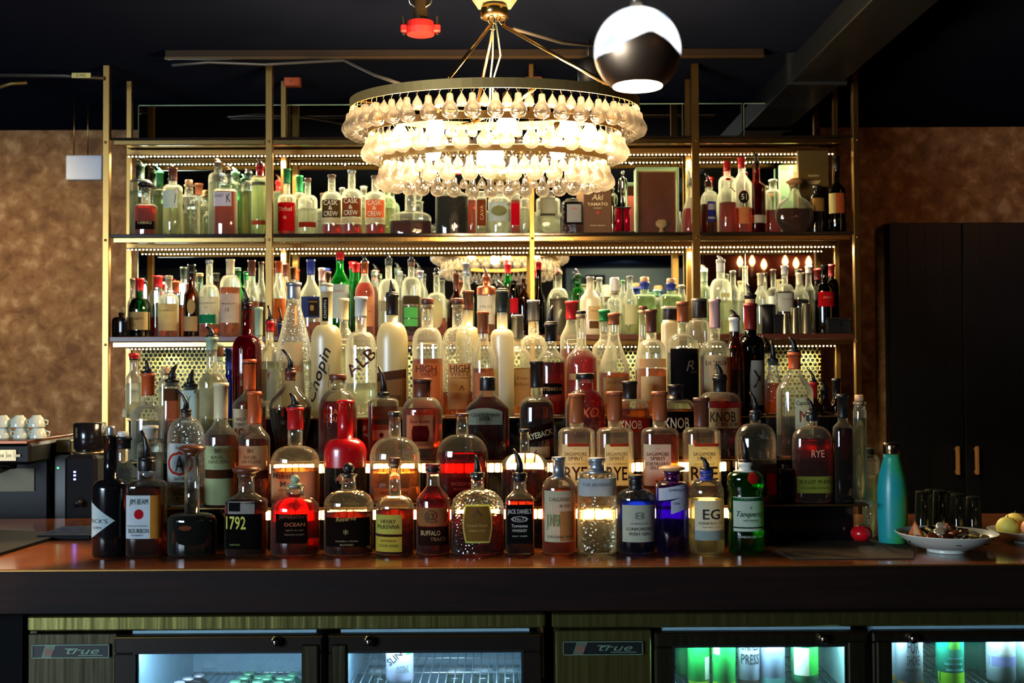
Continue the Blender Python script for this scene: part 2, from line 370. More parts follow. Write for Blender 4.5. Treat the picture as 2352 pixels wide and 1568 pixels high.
flat_text('E-MG', 0, -0.0045, 0.001, 0.012, plain((30, 28, 20), 0.6, 0, 0.3, 'tag_ink'), tm)
conduit('electrical_conduit', 'curved thin conduit from the left post bracket towards the chandelier', [P(395, 150, 4.8), P(480, 143, 4.8), P(610, 148, 4.78), P(790, 138, 4.6), P(860, 172, 4.3), P(940, 200, 4.1)], 0.006, (110, 104, 92))
conduit('electrical_conduit', 'diagonal conduit behind the chandelier rods, upper right', [P(1180, 66, 3.9), P(1290, 98, 4.3), P(1440, 112, 4.72)], 0.006, (90, 84, 76))
conduit('electrical_conduit', 'short bent cable hanging at the far left ceiling', [P(0, 200, 5.1), P(26, 192, 5.1), P(62, 190, 5.1)], 0.007, (150, 120, 60))
# junction boxes at the back posts
for px, lab in ((672, 'orange square junction box by the left inner post'), (1226, 'small square junction plate on the middle post'), (1905, 'small junction box atop the far right rear post')):
    q = P(px, 188, 5.2); o = thing('junction_box', lab, 'junction box', q, 'junction boxes above the rack')
    MB().box(-0.036, 0.036, -0.02, 0.02, -0.022, 0.024, 0.003).build('box', plain((150, 74, 42), 0.45, 0.3, 0.4, 'box_orange'), o)
    MB().lathe([(0.004, 0), (0.004, 0.004)], (0, 0, 0), 8).build('screw', M_BRASS2, o, True).matrix_local = Matrix.Translation((0, -0.021, 0)) @ Matrix.Rotation(math.pi/2, 4, 'X')
# sprinkler pipe with red coupling
sp = P(966, 66, 3.9)
o = thing('sprinkler_pipe', 'steel pipe end with bright red coupling hanging above the chandelier', 'pipe', sp)
MB().tube([(0, 0, 0.30), (0, 0, 0.02), (0, 0, -0.01)], 0.024, 18).build('pipe', plain((150, 120, 78), 0.25, 0.9, 0.5, 'pipe_steel'), o, True)
MB().lathe([(0.026, -0.022), (0.046, -0.020), (0.048, 0.0), (0.044, 0.022), (0.028, 0.024)], (0, 0, 0), 20).box(-0.066, 0.066, -0.012, 0.012, -0.012, 0.014, 0.004).build('coupling', plain((196, 34, 30), 0.45, 0, 0.4, 'red_coupling', bump=0.3), o)
for s_ in (-1, 1):
    MB().tube([(s_*0.056, 0, -0.02), (s_*0.056, 0, 0.042)], 0.005, 8).lathe([(0.009, 0), (0.009, 0.008)], (s_*0.056, 0, 0.014), 6).build('bolt', plain((150, 130, 100), 0.3, 1, 0.5, 'bolt'), o)
MB().tube([(0.04*math.cos(a/10*math.pi*2), -0.012, 0.10+0.035*math.sin(a/10*math.pi*2)) for a in range(11)], 0.004, 8, False).build('hanger_ring', plain((200, 196, 180), 0.25, 1, 0.5, 'zinc'), o, True)
# blank white sign panel on two rods, far left
sY = 5.5; q = P(196, 386, sY)
o = thing('hanging_sign', 'blank white rectangular sign hanging on two thin rods, left wall', 'sign', q)
hw = (X_at(238, sY)-X_at(155, sY))/2
MB().box(-hw, hw, -0.02, 0.02, Z_at(414, sY)-Z_at(386, sY), Z_at(358, sY)-Z_at(386, sY), 0.004).build('panel', plain((205, 214, 228), 0.5, 0, 0.3, 'white_panel'), o)
for s_ in (-0.66, 0.62): MB().tube([(s_*hw*0.6-0.02, 0, 0.05), (s_*hw*0.6-0.02, 0, CEIL-q[2])], 0.003, 6).build('rod', M_BRASS, o, True)
# dark wall-mounted spot lamp right of the chandelier
q = P(1352, 165, 4.6)
o = thing('ceiling_spotlight', 'small black unlit spotlight behind the chandelier rim', 'spotlight', q)
MB().lathe([(0.03, -0.05), (0.042, -0.045), (0.045, 0.02), (0.03, 0.05), (0.01, 0.056)], (0, 0, 0), 18).build('lamp_head', M_CAB, o, True)
MB().tube([(0, 0, 0.05), (0, 0, CEIL-q[2])], 0.007, 8).build('stem', M_CAB, o, True)
# ================================================================ SHELF RACK
RF, RB, RM = 4.97, 5.24, 5.28        # front plane, rear plane, mirror plane
rack = thing('shelf_rack', 'tall brass bar shelf rack with three lit shelves and mirror back', 'shelf', (0, RF, 0))
rack_o = Vector((0, RF, 0))
def rp(mb, name, mat, parent=None, smooth=False):
    """mesh given in room coordinates -> part of the rack"""
    mb.v = [(p[0]-rack_o.x, p[1]-rack_o.y, p[2]-rack_o.z) for p in mb.v]
    return mb.build(name, mat, parent or rack, smooth)
SH = {}
posts = [(245, 15), (619, 16), (1599, 17), (1967, 14)]
PXS = []
for px, wpx in posts:
    x = X_at(px, RF, 1.9); PXS.append(x); hw = wpx/2/F*RF
    rp(MB().box(x-hw, x+hw, RF-0.015, RF+0.015, 0, CEIL-0.001, 0.002), 'post', M_BRASS)
xm = X_at(1222, RF, 1.9)
rp(MB().box(xm-0.011, xm+0.011, RF-0.015, RF+0.006, 0, CEIL-0.001, 0.002), 'post', M_BRASS)
for px in (297, 652, 1582, 1921):
    x = X_at(px, RB, 1.9)
    rp(MB().box(x-0.012, x+0.012, RB-0.012, RB+0.012, 0, CEIL-0.001, 0.002), 'post', M_BRASS)
XL, XR = PXS[0]+0.014, PXS[-1]-0.012
M_SHELF = plain((34, 26, 20), 0.12, 0, 0.6, 'dark_shelf', noise=0.2)
M_SHELF3 = plain((74, 36, 26), 0.35, 0, 0.5, 'red_brown_shelf', noise=0.2)
M_LED = emit((255, 214, 150), 40, 'warm_diode')
M_STRIP = plain((44, 28, 16), 0.4, 0, 0.4, 'strip_tape')
ledx0, ledx1 = X_at(292, 5.18, 2), X_at(1922, 5.18, 2)
for key, ztop, thick, zled in (('S1', 2.392, 0.010, 2.352), ('S2', 1.982, 0.014, 1.940), ('S3', 1.549, 0.022, 1.502)):
    SH[key] = ztop
    rp(MB().box(XL, XR, RF-0.006, RM-0.006, ztop-thick, ztop, 0.002), 'shelf_board', M_SHELF3 if key == 'S3' else M_SHELF)
    xs = [XL]+PXS[1:-1]+[XR]
    for a, b in zip(xs, xs[1:]):
        rp(MB().box(a+0.016, b-0.016, RF-0.012, RF+0.010, ztop-thick-0.024, ztop-thick-0.001, 0.003), 'front_rail', M_BRASS2)
    rp(MB().box(ledx0, ledx1, 5.165, 5.20, zled+0.003, ztop-thick-0.004, 0.002), 'light_channel', M_BRASS)
    rp(MB().box(XL+0.03, XR-0.03, RB-0.01, RB+0.014, ztop-thick-0.020, ztop-thick-0.001, 0.003), 'rear_rail', M_BRASS)
    st = rp(MB().box(ledx0, ledx1, 5.176, 5.188, zled, zled+0.003), 'light_strip', M_STRIP)
    mb = MB(); nl = int((ledx1-ledx0)/0.0163); rr = 0.0030 if key != 'S3' else 0.0026
    for i in range(nl):
        x = ledx0+0.006+i*0.0163
        mb.lathe([(rr, 0.001), (rr, -0.0022), (rr*0.5, -0.0034)], (x, 5.181, zled), 6)
    dd = rp(mb, 'diodes', M_LED, st); dd['kind'] = 'stuff'
    for px, _ in posts+[(1222, 1)]:                          # round screws where the rails meet the posts
        x = X_at(px, RF, ztop)
        rp(MB().ball((x, RF-0.017, ztop-thick-0.012), 0.006, 10, 6), 'screw', M_BRASS2, None, True)
# mirrors
mm, n_, l_ = newmat('mirror_glass')
g_ = n_.new('ShaderNodeBsdfGlossy'); g_.inputs['Color'].default_value = (0.72, 0.78, 0.72, 1); g_.inputs['Roughness'].default_value = 0.012; out(n_, l_, g_.outputs[0])
M_EDGE = plain((150, 176, 140), 0.2, 0, 0.6, 'mirror_edge')
mz0, mz1 = Z_at(772, RM, 0), Z_at(240, RM, 0)
for a, b in ((318, 645), (660, 1573), (1590, 1708), (1712, 1887)):
    xa, xb = X_at(a, RM, 2), X_at(b, RM, 2)
    if a == 1712: zt = mz1
    else: zt = mz1
    mp = rp(MB().box(xa, xb, RM, RM+0.006, mz0, zt), 'mirror_panel', mm)
    rp(MB().box(xa, xb, RM-0.0005, RM+0.0065, zt-0.001, zt+0.003).box(xa-0.003, xa, RM-0.0005, RM+0.0065, mz0, zt), 'mirror_edge', M_EDGE, mp)
# perforated metal below the lowest shelf
m, n, l = newmat('perforated_brass')
tc = n.new('ShaderNodeTexCoord'); sx = n.new('ShaderNodeSeparateXYZ'); l.new(tc.outputs['Object'], sx.inputs[0])
A_ = 0.0205; B_ = A_*math.sqrt(3)
def M2(op, a, b=None, c=None):
    q = n.new('ShaderNodeMath'); q.operation = op
    for i, vv in enumerate((a, b, c)):
        if vv is None: continue
        if isinstance(vv, (int, float)): q.inputs[i].default_value = vv
        else: l.new(vv, q.inputs[i])
    return q.outputs[0]
ds = []
for off in (0.0, 0.5):
    fx = M2('SUBTRACT', M2('FRACT', M2('MULTIPLY_ADD', sx.outputs['X'], 1/A_, 100+off)), 0.5)
    fz = M2('SUBTRACT', M2('FRACT', M2('MULTIPLY_ADD', sx.outputs['Z'], 1/B_, 100+off)), 0.5)
    ax = M2('MULTIPLY', fx, A_); az = M2('MULTIPLY', fz, B_)
    ds.append(M2('SQRT', M2('ADD', M2('MULTIPLY', ax, ax), M2('MULTIPLY', az, az))))
dm = M2('MINIMUM', ds[0], ds[1]); hole = M2('LESS_THAN', dm, 0.0083)
pb = n.new('ShaderNodeBsdfPrincipled'); pb.inputs['Base Color'].default_value = (*lin((122, 116, 62)), 1); pb.inputs['Metallic'].default_value = 0.55; pb.inputs['Roughness'].default_value = 0.4
tb = n.new('ShaderNodeBsdfTransparent'); ms = n.new('ShaderNodeMixShader'); l.new(hole, ms.inputs[0]); l.new(pb.outputs[0], ms.inputs[1]); l.new(tb.outputs[0], ms.inputs[2]); out(n, l, ms.outputs[0])
rp(MB().box(X_at(318, RM, 1.2), X_at(1887, RM, 1.2), RM+0.001, RM+0.003, 0.5, mz0-0.03), 'perforated_panel', m)
rp(MB().box(X_at(318, RM, 1.2), X_at(1887, RM, 1.2), RM+0.06, RM+0.07, 0.5, mz0-0.03), 'backing_panel', plain((52, 66, 62), 0.6, 0, 0.3, 'slate_backing'))

# ================================================================ COUNTER, STEPPED RISER
CT = 0.93
m_wood, n, l = newmat('dark_oiled_wood')
p = n.new('ShaderNodeBsdfPrincipled'); p.inputs['Roughness'].default_value = 0.6; p.inputs['Specular IOR Level'].default_value = 0.15
tc = n.new('ShaderNodeTexCoord'); mp = n.new('ShaderNodeMapping'); mp.inputs['Scale'].default_value = (1.2, 10, 22); l.new(tc.outputs['Object'], mp.inputs[0])
nz = N(n, 'ShaderNodeTexNoise', Scale=2.0, Detail=8.0, Roughness=0.6, Distortion=0.6); l.new(mp.outputs[0], nz.inputs['Vector'])
r = n.new('ShaderNodeValToRGB'); r.color_ramp.elements[0].position = 0.3; r.color_ramp.elements[0].color = (*lin((17, 9, 7)), 1); r.color_ramp.elements[1].position = 0.75; r.color_ramp.elements[1].color = (*lin((38, 18, 12)), 1)
l.new(nz.outputs['Fac'], r.inputs[0]); l.new(r.outputs[0], p.inputs['Base Color'])
b = N(n, 'ShaderNodeBump', Strength=0.15, Distance=0.002); l.new(nz.outputs['Fac'], b.inputs['Height']); l.new(b.outputs[0], p.inputs['Normal']); out(n, l, p.outputs[0])
cf = 2.825
ctr = thing('bar_counter', 'long dark oiled wood back bar counter carrying all the front bottles', 'counter', (0, cf, CT))
M_TOP = plain((92, 52, 28), 0.14, 0, 0.5, 'lacquered_top', noise=0.4, nscale=8)
MB().box(-2.6, 2.6, 0.004, 0.98, -0.02, 0.0, 0.002).build('countertop', M_TOP, ctr)
fz = Z_at(1405, cf)-CT
MB().box(-2.6, 2.6, 0.0, 0.03, fz, -0.004, 0.003).build('fascia', m_wood, ctr)
MB().box(-2.6, 2.6, -0.0012, 0.004, -0.005, -0.0015).build('front_edge', M_BRASS, ctr)
MB().box(-2.6, 2.6, 0.70, 0.98, -CT+0.001, -0.021).build('carcass', M_CAB, ctr)
MB().box(-2.6, X_at(50, 2.9, 0.8), 0.08, 0.70, -CT+0.001, -0.021).build('shade_panel', plain((7, 7, 9), 0.8, 0, 0.1, 'shade_panel'), ctr)  # near-black panel added to cover the window-lit gap left of the fridge
# riser
RX0, RX1 = X_at(228, 3.12, 1.04), X_at(1990, 3.12, 1.04)
TZ = {'T1': 1.042, 'T2': 1.154, 'T3': 1.266}; TL = {'T1': 3.115, 'T2': 3.238, 'T3': 3.361}
rs = thing('stepped_bottle_riser', 'three-step black bottle riser with glowing amber light strips', 'riser', (0, TL['T1'], CT))
M_ACR = plain((14, 13, 15), 0.10, 0, 0.5, 'black_acrylic')
for k, yb in (('T1', TL['T2']), ('T2', TL['T3']), ('T3', 3.70)):
    y0 = TL[k]-TL['T1']; y1 = yb-TL['T1']; z1 = TZ[k]-CT
    if k == 'T1':
        xm_ = X_at(1768, TL['T1'], CT)
        MB().box(RX0, xm_, y0, y1, 0.0005, z1-0.006).build('step', M_ACR, rs)
    else: MB().box(RX0, RX1, y0, y1, 0.0005, z1-0.006).build('step', M_ACR, rs)
    tp = MB().box(RX0-0.003, RX1+0.003, y0-0.004, y1-(0.004 if k != 'T3' else 0), z1-0.006, z1, 0.001).build('tread', M_ACR, rs)
    MB().box(RX0-0.004, RX1+0.004, y0-0.006, y0-0.004, z1-0.004, z1-0.0005).build('tread_edge', M_BRASS, tp)
for k, (a, bb), stren in (('T1', (592, 1672), 34), ('T2', (602, 1668), 27)):
    y0 = TL[k]-TL['T1']; z1 = TZ[k]-CT
    xa, xb = X_at(a, TL[k], TZ[k]), X_at(bb, TL[k], TZ[k])
    hs = MB().box(xa-0.01, xb+0.01, y0-0.004, y0, z1-0.034, z1-0.007).build('light_strip', M_BRASS, rs)
    mb = MB()
    nseg = int((xb-xa)/0.0167)
    for i in range(nseg):
        x = xa+(i+0.5)*(xb-xa)/nseg; mb.box(x-0.0068, x+0.0068, y0-0.008, y0-0.004, z1-0.033, z1-0.009, 0.002)
    dd = mb.build('diodes', emit((255, 196, 120), stren, 'amber_diode'), hs); dd['kind'] = 'stuff'
# ================================================================ UNDER-COUNTER FRIDGES
FY = 2.90
def steel(name, col, rough=0.3, wave=True):
    m, n, l = newmat(name); p = n.new('ShaderNodeBsdfPrincipled'); p.inputs['Metallic'].default_value = 0.95; p.inputs['Roughness'].default_value = rough
    p.inputs['Base Color'].default_value = (*lin(col), 1)
    tc = n.new('ShaderNodeTexCoord'); mp = n.new('ShaderNodeMapping'); mp.inputs['Scale'].default_value = (1, 1, 0.06); l.new(tc.outputs['Object'], mp.inputs[0])
    nz = N(n, 'ShaderNodeTexNoise', Scale=38.0, Detail=2.0); l.new(mp.outputs[0], nz.inputs['Vector'])
    b = N(n, 'ShaderNodeBump', Strength=0.6, Distance=0.004); l.new(nz.outputs['Fac'], b.inputs['Height']); l.new(b.outputs[0], p.inputs['Normal'])
    out(n, l, p.outputs[0]); return m
M_ST = steel('rippled_steel', (150, 145, 84), 0.30)
M_STD = steel('dark_steel', (70, 66, 50), 0.38)
M_FR = plain((34, 26, 20), 0.35, 0.4, 0.5, 'fridge_frame', noise=0.3)
M_GASK = plain((14, 16, 16), 0.6, 0, 0.3, 'gasket')
def XF(px): return X_at(px, FY, 0.75)
def ZF(py): return Z_at(py, FY, 0)
def fridge(name, label, px0, px1, badge, doors, divided):
    ox = XF(px0); f = thing(name, label, 'fridge', (ox, FY, 0))
    W_ = XF(px1)-ox; zt = ZF(1408)
    MB().box(0, W_, -0.002, 0.62, ZF(1443), zt, 0.004).build('top_rail', M_ST, f)
    # body: back, sides, bottom
    MB().box(0.005, W_-0.005, 0.58, 0.61, 0.05, zt-0.03).box(0.004, 0.02, 0.01, 0.58, 0.05, ZF(1445)).box(W_-0.02, W_-0.004, 0.01, 0.58, 0.05, ZF(1445)).box(0.005, W_-0.005, 0.01, 0.58, 0.02, 0.10).build('cabinet_shell', M_STD, f)
    bx0, bx1 = XF(badge[0])-ox, XF(badge[1])-ox
    MB().box(XF(badge[2])-ox, XF(badge[3])-ox, 0.004, 0.3, 0.10, ZF(1449), 0.003).build('grille_panel', M_ST if badge[4] else M_STD, f)
    bz0, bz1 = ZF(1504), ZF(1473); bc = plain((120, 150, 130), 0.4, 0.3, 0.5, 'badge_silver')
    bd = MB().box(bx0, bx1, -0.003, 0.004, bz0, bz1, 0.001).build('badge', plain((18, 24, 22), 0.4, 0, 0.5, 'badge_black'), f)
    t = 0.0016
    MB().box(bx0, bx1, -0.005, -0.003, bz0, bz0+t).box(bx0, bx1, -0.005, -0.003, bz1-t, bz1).box(bx0, bx0+t, -0.005, -0.003, bz0, bz1).box(bx1-t, bx1, -0.005, -0.003, bz0, bz1).build('badge_border', bc, bd)
    hb = bz1-bz0; wb = bx1-bx0
    sl = [(bx0+wb*.12, bz0+t), (bx0+wb*.25, bz0+t), (bx0+wb*.31, bz1-t), (bx0+wb*.17, bz1-t)]
    addmesh('badge_emblem', [(a, -0.0042, c) for a, c in sl], [(0, 1, 2, 3)], plain((96, 110, 90), 0.4, 0.3, 0.5, 'badge_emblem'), bd, False)
    for k in range(3):
        xk = bx0+wb*(0.17+0.035*k)
        addmesh('badge_figure', [(xk, -0.0046, bz0+hb*.2), (xk+.004, -0.0046, bz0+hb*.2), (xk+.006, -0.0046, bz0+hb*(.55+.1*(k % 2))), (xk+.002, -0.0046, bz0+hb*.75)], [(0, 1, 2, 3)], plain((140, 84, 70), 0.5, 0, 0.4, 'badge_red'), bd, False)
    flat_text('true', bx0+wb*.66, -0.0045, (bz0+bz1)/2, hb*0.5, bc, bd, shear=0.35, width=wb*0.42)
    MB().box(bx0+wb*.43, bx0+wb*.60, -0.0052, -0.0045, bz0+hb*.66, bz0+hb*.72).build('badge_crossbar', bc, bd)
    MB().box(bx0+wb*.60, bx0+wb*.92, -0.0052, -0.0045, bz0+hb*.18, bz0+hb*.23).build('badge_underline', bc, bd)
    for (a, b_, ga, gb, gtop, kx) in doors:
        x0, x1, g0, g1 = XF(a)-ox, XF(b_)-ox, XF(ga)-ox, XF(gb)-ox
        z0, z1, gz1 = 0.12, ZF(1449), ZF(gtop)
        d = MB().box(x0, x1, -0.03, 0.0, gz1, z1, 0.004).box(x0, g0, -0.03, 0, z0, gz1+0.001, 0.003).box(g1, x1, -0.03, 0, z0, gz1+0.001, 0.003).box(x0, x1, -0.03, 0, z0, z0+0.05, 0.003).build('door', M_FR if px0 < 1000 else M_STD, f)
        MB().box(x0, x1, -0.032, -0.028, z1-0.006, z1-0.001, 0.001).build('door_edge', M_BRASS2, d)
        MB().box(g0, g1, -0.016, -0.012, z0+0.05, gz1).build('glass_pane', shell((244, 250, 250), 0.1, hz=0.12), d)
        gk = 0.006
        MB().box(g0-gk, g0, -0.0305, -0.002, z0+.05, gz1+gk).box(g1, g1+gk, -0.0305, -0.002, z0+.05, gz1+gk).box(g0, g1, -0.0305, -0.002, gz1, gz1+gk).build('gasket', M_GASK, d)
        for kk in kx:
            kxx = XF(kk)-ox; MB().ball((kxx, -0.040, ZF(1462)), 0.013, 14, 9).box(kxx-0.004, kxx+0.004, -0.036, -0.028, ZF(1464), ZF(1460)).build('lock_knob', plain((170, 160, 150), 0.12, 1, 0.5, 'chrome'), d, True)
        hx = (x1-0.05, x1-0.008) if kx and kk > (a+b_)/2 else (x0+0.008, x0+0.045)
        MB().box(hx[0], hx[1], -0.036, -0.029, 0.2, ZF(1470), 0.004).build('handle', M_STD, d)
        # lit liner behind this door
        MB().box(g0-0.02, g0-0.01, 0.02, 0.55, 0.10, gz1+0.05).box(g1+0.01, g1+0.02, 0.02, 0.55, 0.10, gz1+0.05).box(g0-0.02, g1+0.02, 0.54, 0.56, 0.10, gz1+0.05).box(g0-0.02, g1+0.02, 0.02, 0.56, gz1+0.04, gz1+0.05).box(g0-0.02, g1+0.02, 0.012, 0.020, gz1+0.003, gz1+0.05).build('liner', plain((140, 176, 190), 0.6, 0, 0.3, 'liner', noise=0.15), f)
        lt = MB().box(g0, g1, 0.025, 0.045, gz1+0.008, gz1+0.018).build('fridge_lamp', emit((205, 228, 255) if px0 < 1000 else (200, 245, 235), 75, 'fridge_lamp'), f)
    return f, ox
f1, ox1 = fridge('bar_fridge', 'double glass-door under-counter fridge, left, showing few cans', 62, 1253, (75, 252, 62, 268, 0),
                 [(271, 745, 320, 706, 1490, [642]), (758, 1243, 800, 1197, 1491, [853])], True)
f2, ox2 = fridge('bar_fridge', 'double glass-door under-counter fridge, right, full of bright cans', 1268, 2475, (1293, 1476, 1276, 1496, 1),
                 [(1502, 1986, 1545, 1938, 1483, [1882]), (1996, 2470, 2033, 2430, 1474, [2085])], True)
MB().box(XF(1242)-ox1, XF(1249)-ox1, -0.012, -0.004, ZF(1556), ZF(1436), 0.002).build('hinge_bar', M_BRASS, f1)
# wire shelves
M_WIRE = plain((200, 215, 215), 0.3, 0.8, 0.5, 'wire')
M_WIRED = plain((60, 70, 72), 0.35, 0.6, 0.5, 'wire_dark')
def wire_shelf(par, ox, pa, pb_, z, dark, tilt=0.0):
    x0, x1 = XF(pa)-ox-0.0, XF(pb_)-ox+0.0
    mb = MB(); n_ = max(8, int((x1-x0)/0.021))
    for i in range(n_+1):
        x = x0+(x1-x0)*i/n_; mb.tube([(x, 0.05, z), (x, 0.52, z+tilt)], 0.0016, 6)
    for k in range(4): mb.tube([(x0, 0.05+0.156*k, z-0.003+tilt*k/3), (x1, 0.05+0.156*k, z-0.003+tilt*k/3)], 0.0028, 6)
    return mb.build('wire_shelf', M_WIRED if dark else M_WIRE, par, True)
Zs1 = ZF(1590); wire_shelf(f1, ox1, 796, 1200, Zs1, False)
ZsR = Z_at(1562, FY+0.10, 1.0)
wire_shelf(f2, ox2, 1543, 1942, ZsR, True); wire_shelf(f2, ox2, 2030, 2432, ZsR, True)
ZsL = 0.535; wire_shelf(f1, ox1, 320, 706, ZsL, False)
# ---- drinks inside
def can_mesh(r, h): 
    return [(r*0.72, 0), (r*0.86, 0.002), (r, 0.010), (r, h-0.012), (r*0.93, h-0.004), (r*0.80, h-0.001), (r*0.80, h), (r*0.70, h-0.002)]
CANS = []
def can(px, wpx, dY, z0, htop, col, label, texts=(), bands=(), group='cans in the right fridge', name='drinks_can', lidc=(190, 200, 200)):
    Y = FY+dY; r = wpx/2/F*Y; x = X_at(px, Y, 0.7); h = htop
    o = thing(name, label, 'can', (x, Y, z0), group)
    MB().lathe(can_mesh(r, h), (0, 0, 0), 28).build('can_body', plain(col, 0.35, 0.25, 0.5, 'can_paint', noise=0.06), o, True)
    MB().lathe([(r*0.80, 0), (r*0.80, 0.001)], (0, 0, h-0.0006), 24).build('lid', plain(lidc, 0.3, 0.9, 0.5, 'can_lid'), o, True)
    def surf(x_): return -math.sqrt(max(1e-8, r*r-min(abs(x_), r*.97)**2))-0.0005
    def patch(nm, xa, xb, za, zb, c):
        k = 12; v = []; f = []
        for i in range(k+1):
            xx = (xa+(xb-xa)*i/k)*r*0.98
            v += [(xx, surf(xx), za*h), (xx, surf(xx), zb*h)]
        for i in range(k): f.append((2*i, 2*i+2, 2*i+3, 2*i+1))
        return addmesh(nm, v, f, plain(c, 0.5, 0, 0.3, 'print'), o)
    for (xa, xb, za, zb, c) in bands: patch('printed_band', xa, xb, za, zb, c)
    for (s, sz, zz, c, wd) in texts:
        v, f = textmesh(s, sz*h, bold=0.02)
        wx = max(p[0] for p in v)-min(p[0] for p in v); k = wd*2*r*0.9/wx
        addmesh('lettering', [(p[0]*k, surf(p[0]*k)-0.0006, zz*h+p[1]) for p in v], f, plain(c, 0.5, 0, 0.3, 'ink'), o, False)
    return o
z0 = ZsR+0.002
can(1604, 50, 0.085, z0, 0.125, (40, 190, 90), 'plain bright green can, leftmost in the third fridge door', bands=[(0.45, 0.95, 0.1, 0.55, (200, 225, 210)), (-1, 1, 0.02, 0.07, (150, 200, 60))])
can(1662, 54, 0.075, z0, 0.125, (50, 200, 100), 'green can with white ring mark, second in the third fridge door', bands=[(-0.95, -0.5, 0.62, 0.95, (225, 240, 230)), (-1, 1, 0.02, 0.07, (160, 205, 70))])
can(1719, 50, 0.080, z0, 0.122, (170, 180, 214), 'pale lilac can with large dark block lettering', [('UNIFIED', 0.17, 0.80, (30, 28, 40), 0.9), ('PRESS', 0.20, 0.53, (30, 28, 40), 0.9)], [(-1, 1, 0.02, 0.1, (60, 46, 50))])
can(1773, 58, 0.085, z0, 0.124, (160, 178, 222), 'plain silver blue can beside the lilac lettered can', bands=[(-1, 1, 0.02, 0.14, (90, 140, 150))])
can(1847, 62, 0.080, z0, 0.124, (60, 150, 110), 'green and white split-label can, rightmost in the third fridge door', [('dust', 0.16, 0.84, (20, 60, 50), 0.5)], [(-0.9, 0.1, 0.2, 0.75, (220, 232, 226)), (0.1, 0.95, 0.2, 0.9, (60, 200, 80))])
can(1574, 46, 0.16, z0, 0.124, (14, 96, 54), 'dark green can standing back at the fridge edge')
can(2048, 56, 0.12, z0, 0.126, (184, 200, 226), 'white can half hidden behind the tall-lettered cider can', bands=[(-1, 1, 0.02, 0.12, (180, 140, 70))])
can(2088, 60, 0.06, z0, 0.126, (196, 206, 234), 'white cider can with thin tall lettering and tan base', [('FOR', 0.24, 0.78, (60, 64, 90), 0.5), ('SHORE', 0.19, 0.52, (60, 64, 90), 0.55), ('HOUSE CIDER', 0.05, 0.33, (60, 64, 90), 0.65)], [(-1, 1, 0.02, 0.09, (190, 140, 70))])
cc_ = can(2181, 62, 0.065, z0, 0.126, (30, 160, 140), 'teal and lime patterned can with round fruit emblem', bands=[(-1, 1, 0.04, 0.26, (150, 225, 50)), (-0.4, 0.4, 0.72, 0.98, (120, 215, 90)), (-0.6, 0.7, 0.30, 0.34, (110, 200, 220)), (-0.7, 0.6, 0.42, 0.45, (110, 200, 220)), (-0.5, 0.75, 0.53, 0.56, (110, 200, 220))])
can(2240, 56, 0.20, z0, 0.126, (16, 90, 84), 'dim teal can behind and right of the lime patterned can')
can(2298, 64, 0.07, z0, 0.126, (190, 210, 236), 'white can with lilac band in the last fridge door', bands=[(-1, 1, 0.36, 0.56, (130, 130, 200)), (-0.5, 0.4, 0.6, 0.95, (236, 232, 240))])
can(2350, 60, 0.09, z0, 0.126, (170, 215, 210), 'pale aqua can cut off by the right picture edge')
can(918, 63, 0.10, ZF(1590)+0.003, 0.145, (196, 214, 240), 'tall white slim can with green fruit and diagonal lettering', [('Spiked', 0.09, 0.90, (70, 60, 60), 0.6)], [(-0.7, -0.05, 0.55, 0.82, (150, 205, 80)), (0.55, 0.9, 0.5, 0.75, (60, 170, 80))], group=None)
q = CANS
lastc = [o for o in bpy.data.objects if o.get('label', '').startswith('tall white slim can')][0]
v, f = textmesh('SLINGS', 0.016, bold=0.03); ca, sa = math.cos(0.72), math.sin(0.72); rr_ = 63/2/F*(FY+.1)
addmesh('lettering', [(x*ca-y*sa, -math.sqrt(max(1e-6, rr_**2-min(abs(x*ca-y*sa), rr_*.97)**2))-0.0012, 0.075+x*sa+y*ca) for x, y in v], f, plain((40, 34, 36), 0.5, 0, 0.3, 'ink2'), lastc, False)
v, f = textmesh('APPLE\nCIDER', 0.008); addmesh('lettering', [(x+0.01, -math.sqrt(max(1e-6, rr_**2-min(abs(x+.01), rr_*.97)**2))-0.0012, 0.038+y) for x, y in v], f, plain((60, 90, 60), 0.5, 0, 0.3, 'ink3'), lastc, False)
# small crown-capped bottles
def small_bottle(px, pytop, dY, col, capc, label, group):
    Y = FY+dY; x = X_at(px, Y, 0.7); zt = Z_at(pytop, Y, 0); zb = ZsL+0.002; H = zt-zb
    o = thing('beer_bottle', label, 'bottle', (x, Y, zb), group)
    pr = [(0.022, 0), (0.0265, 0.004), (0.0265, H*0.55), (0.022, H*0.66), (0.013, H*0.80), (0.012, H-0.012), (0.0132, H-0.010), (0.0128, H-0.003)]
    MB().lathe(pr, (0, 0, 0), 20).build('bottle_body', plain(col, 0.1, 0, 0.6, 'beer_glass', coat=0.3), o, True)
    MB().lathe([(0.0150, -0.006), (0.0142, -0.001), (0.0115, 0.0005), (0.002, 0.001)], (0, 0, H), 21).build('crown_cap', plain(capc, 0.3, 0.6, 0.5, 'crown_cap'), o, True)
for i, (px, py, dy, lab) in enumerate(((412, 1555, .12, 'front dark beer bottle with white crown cap in the left fridge'), (432, 1545, .20, 'dark beer bottle with white crown cap, mid row of the left fridge'), (457, 1538, .28, 'rearmost dark beer bottle with white crown cap in the left fridge'))):
    small_bottle(px, py+6, dy, (26, 18, 16), (225, 230, 236), lab, 'dark beer bottles in the left fridge')
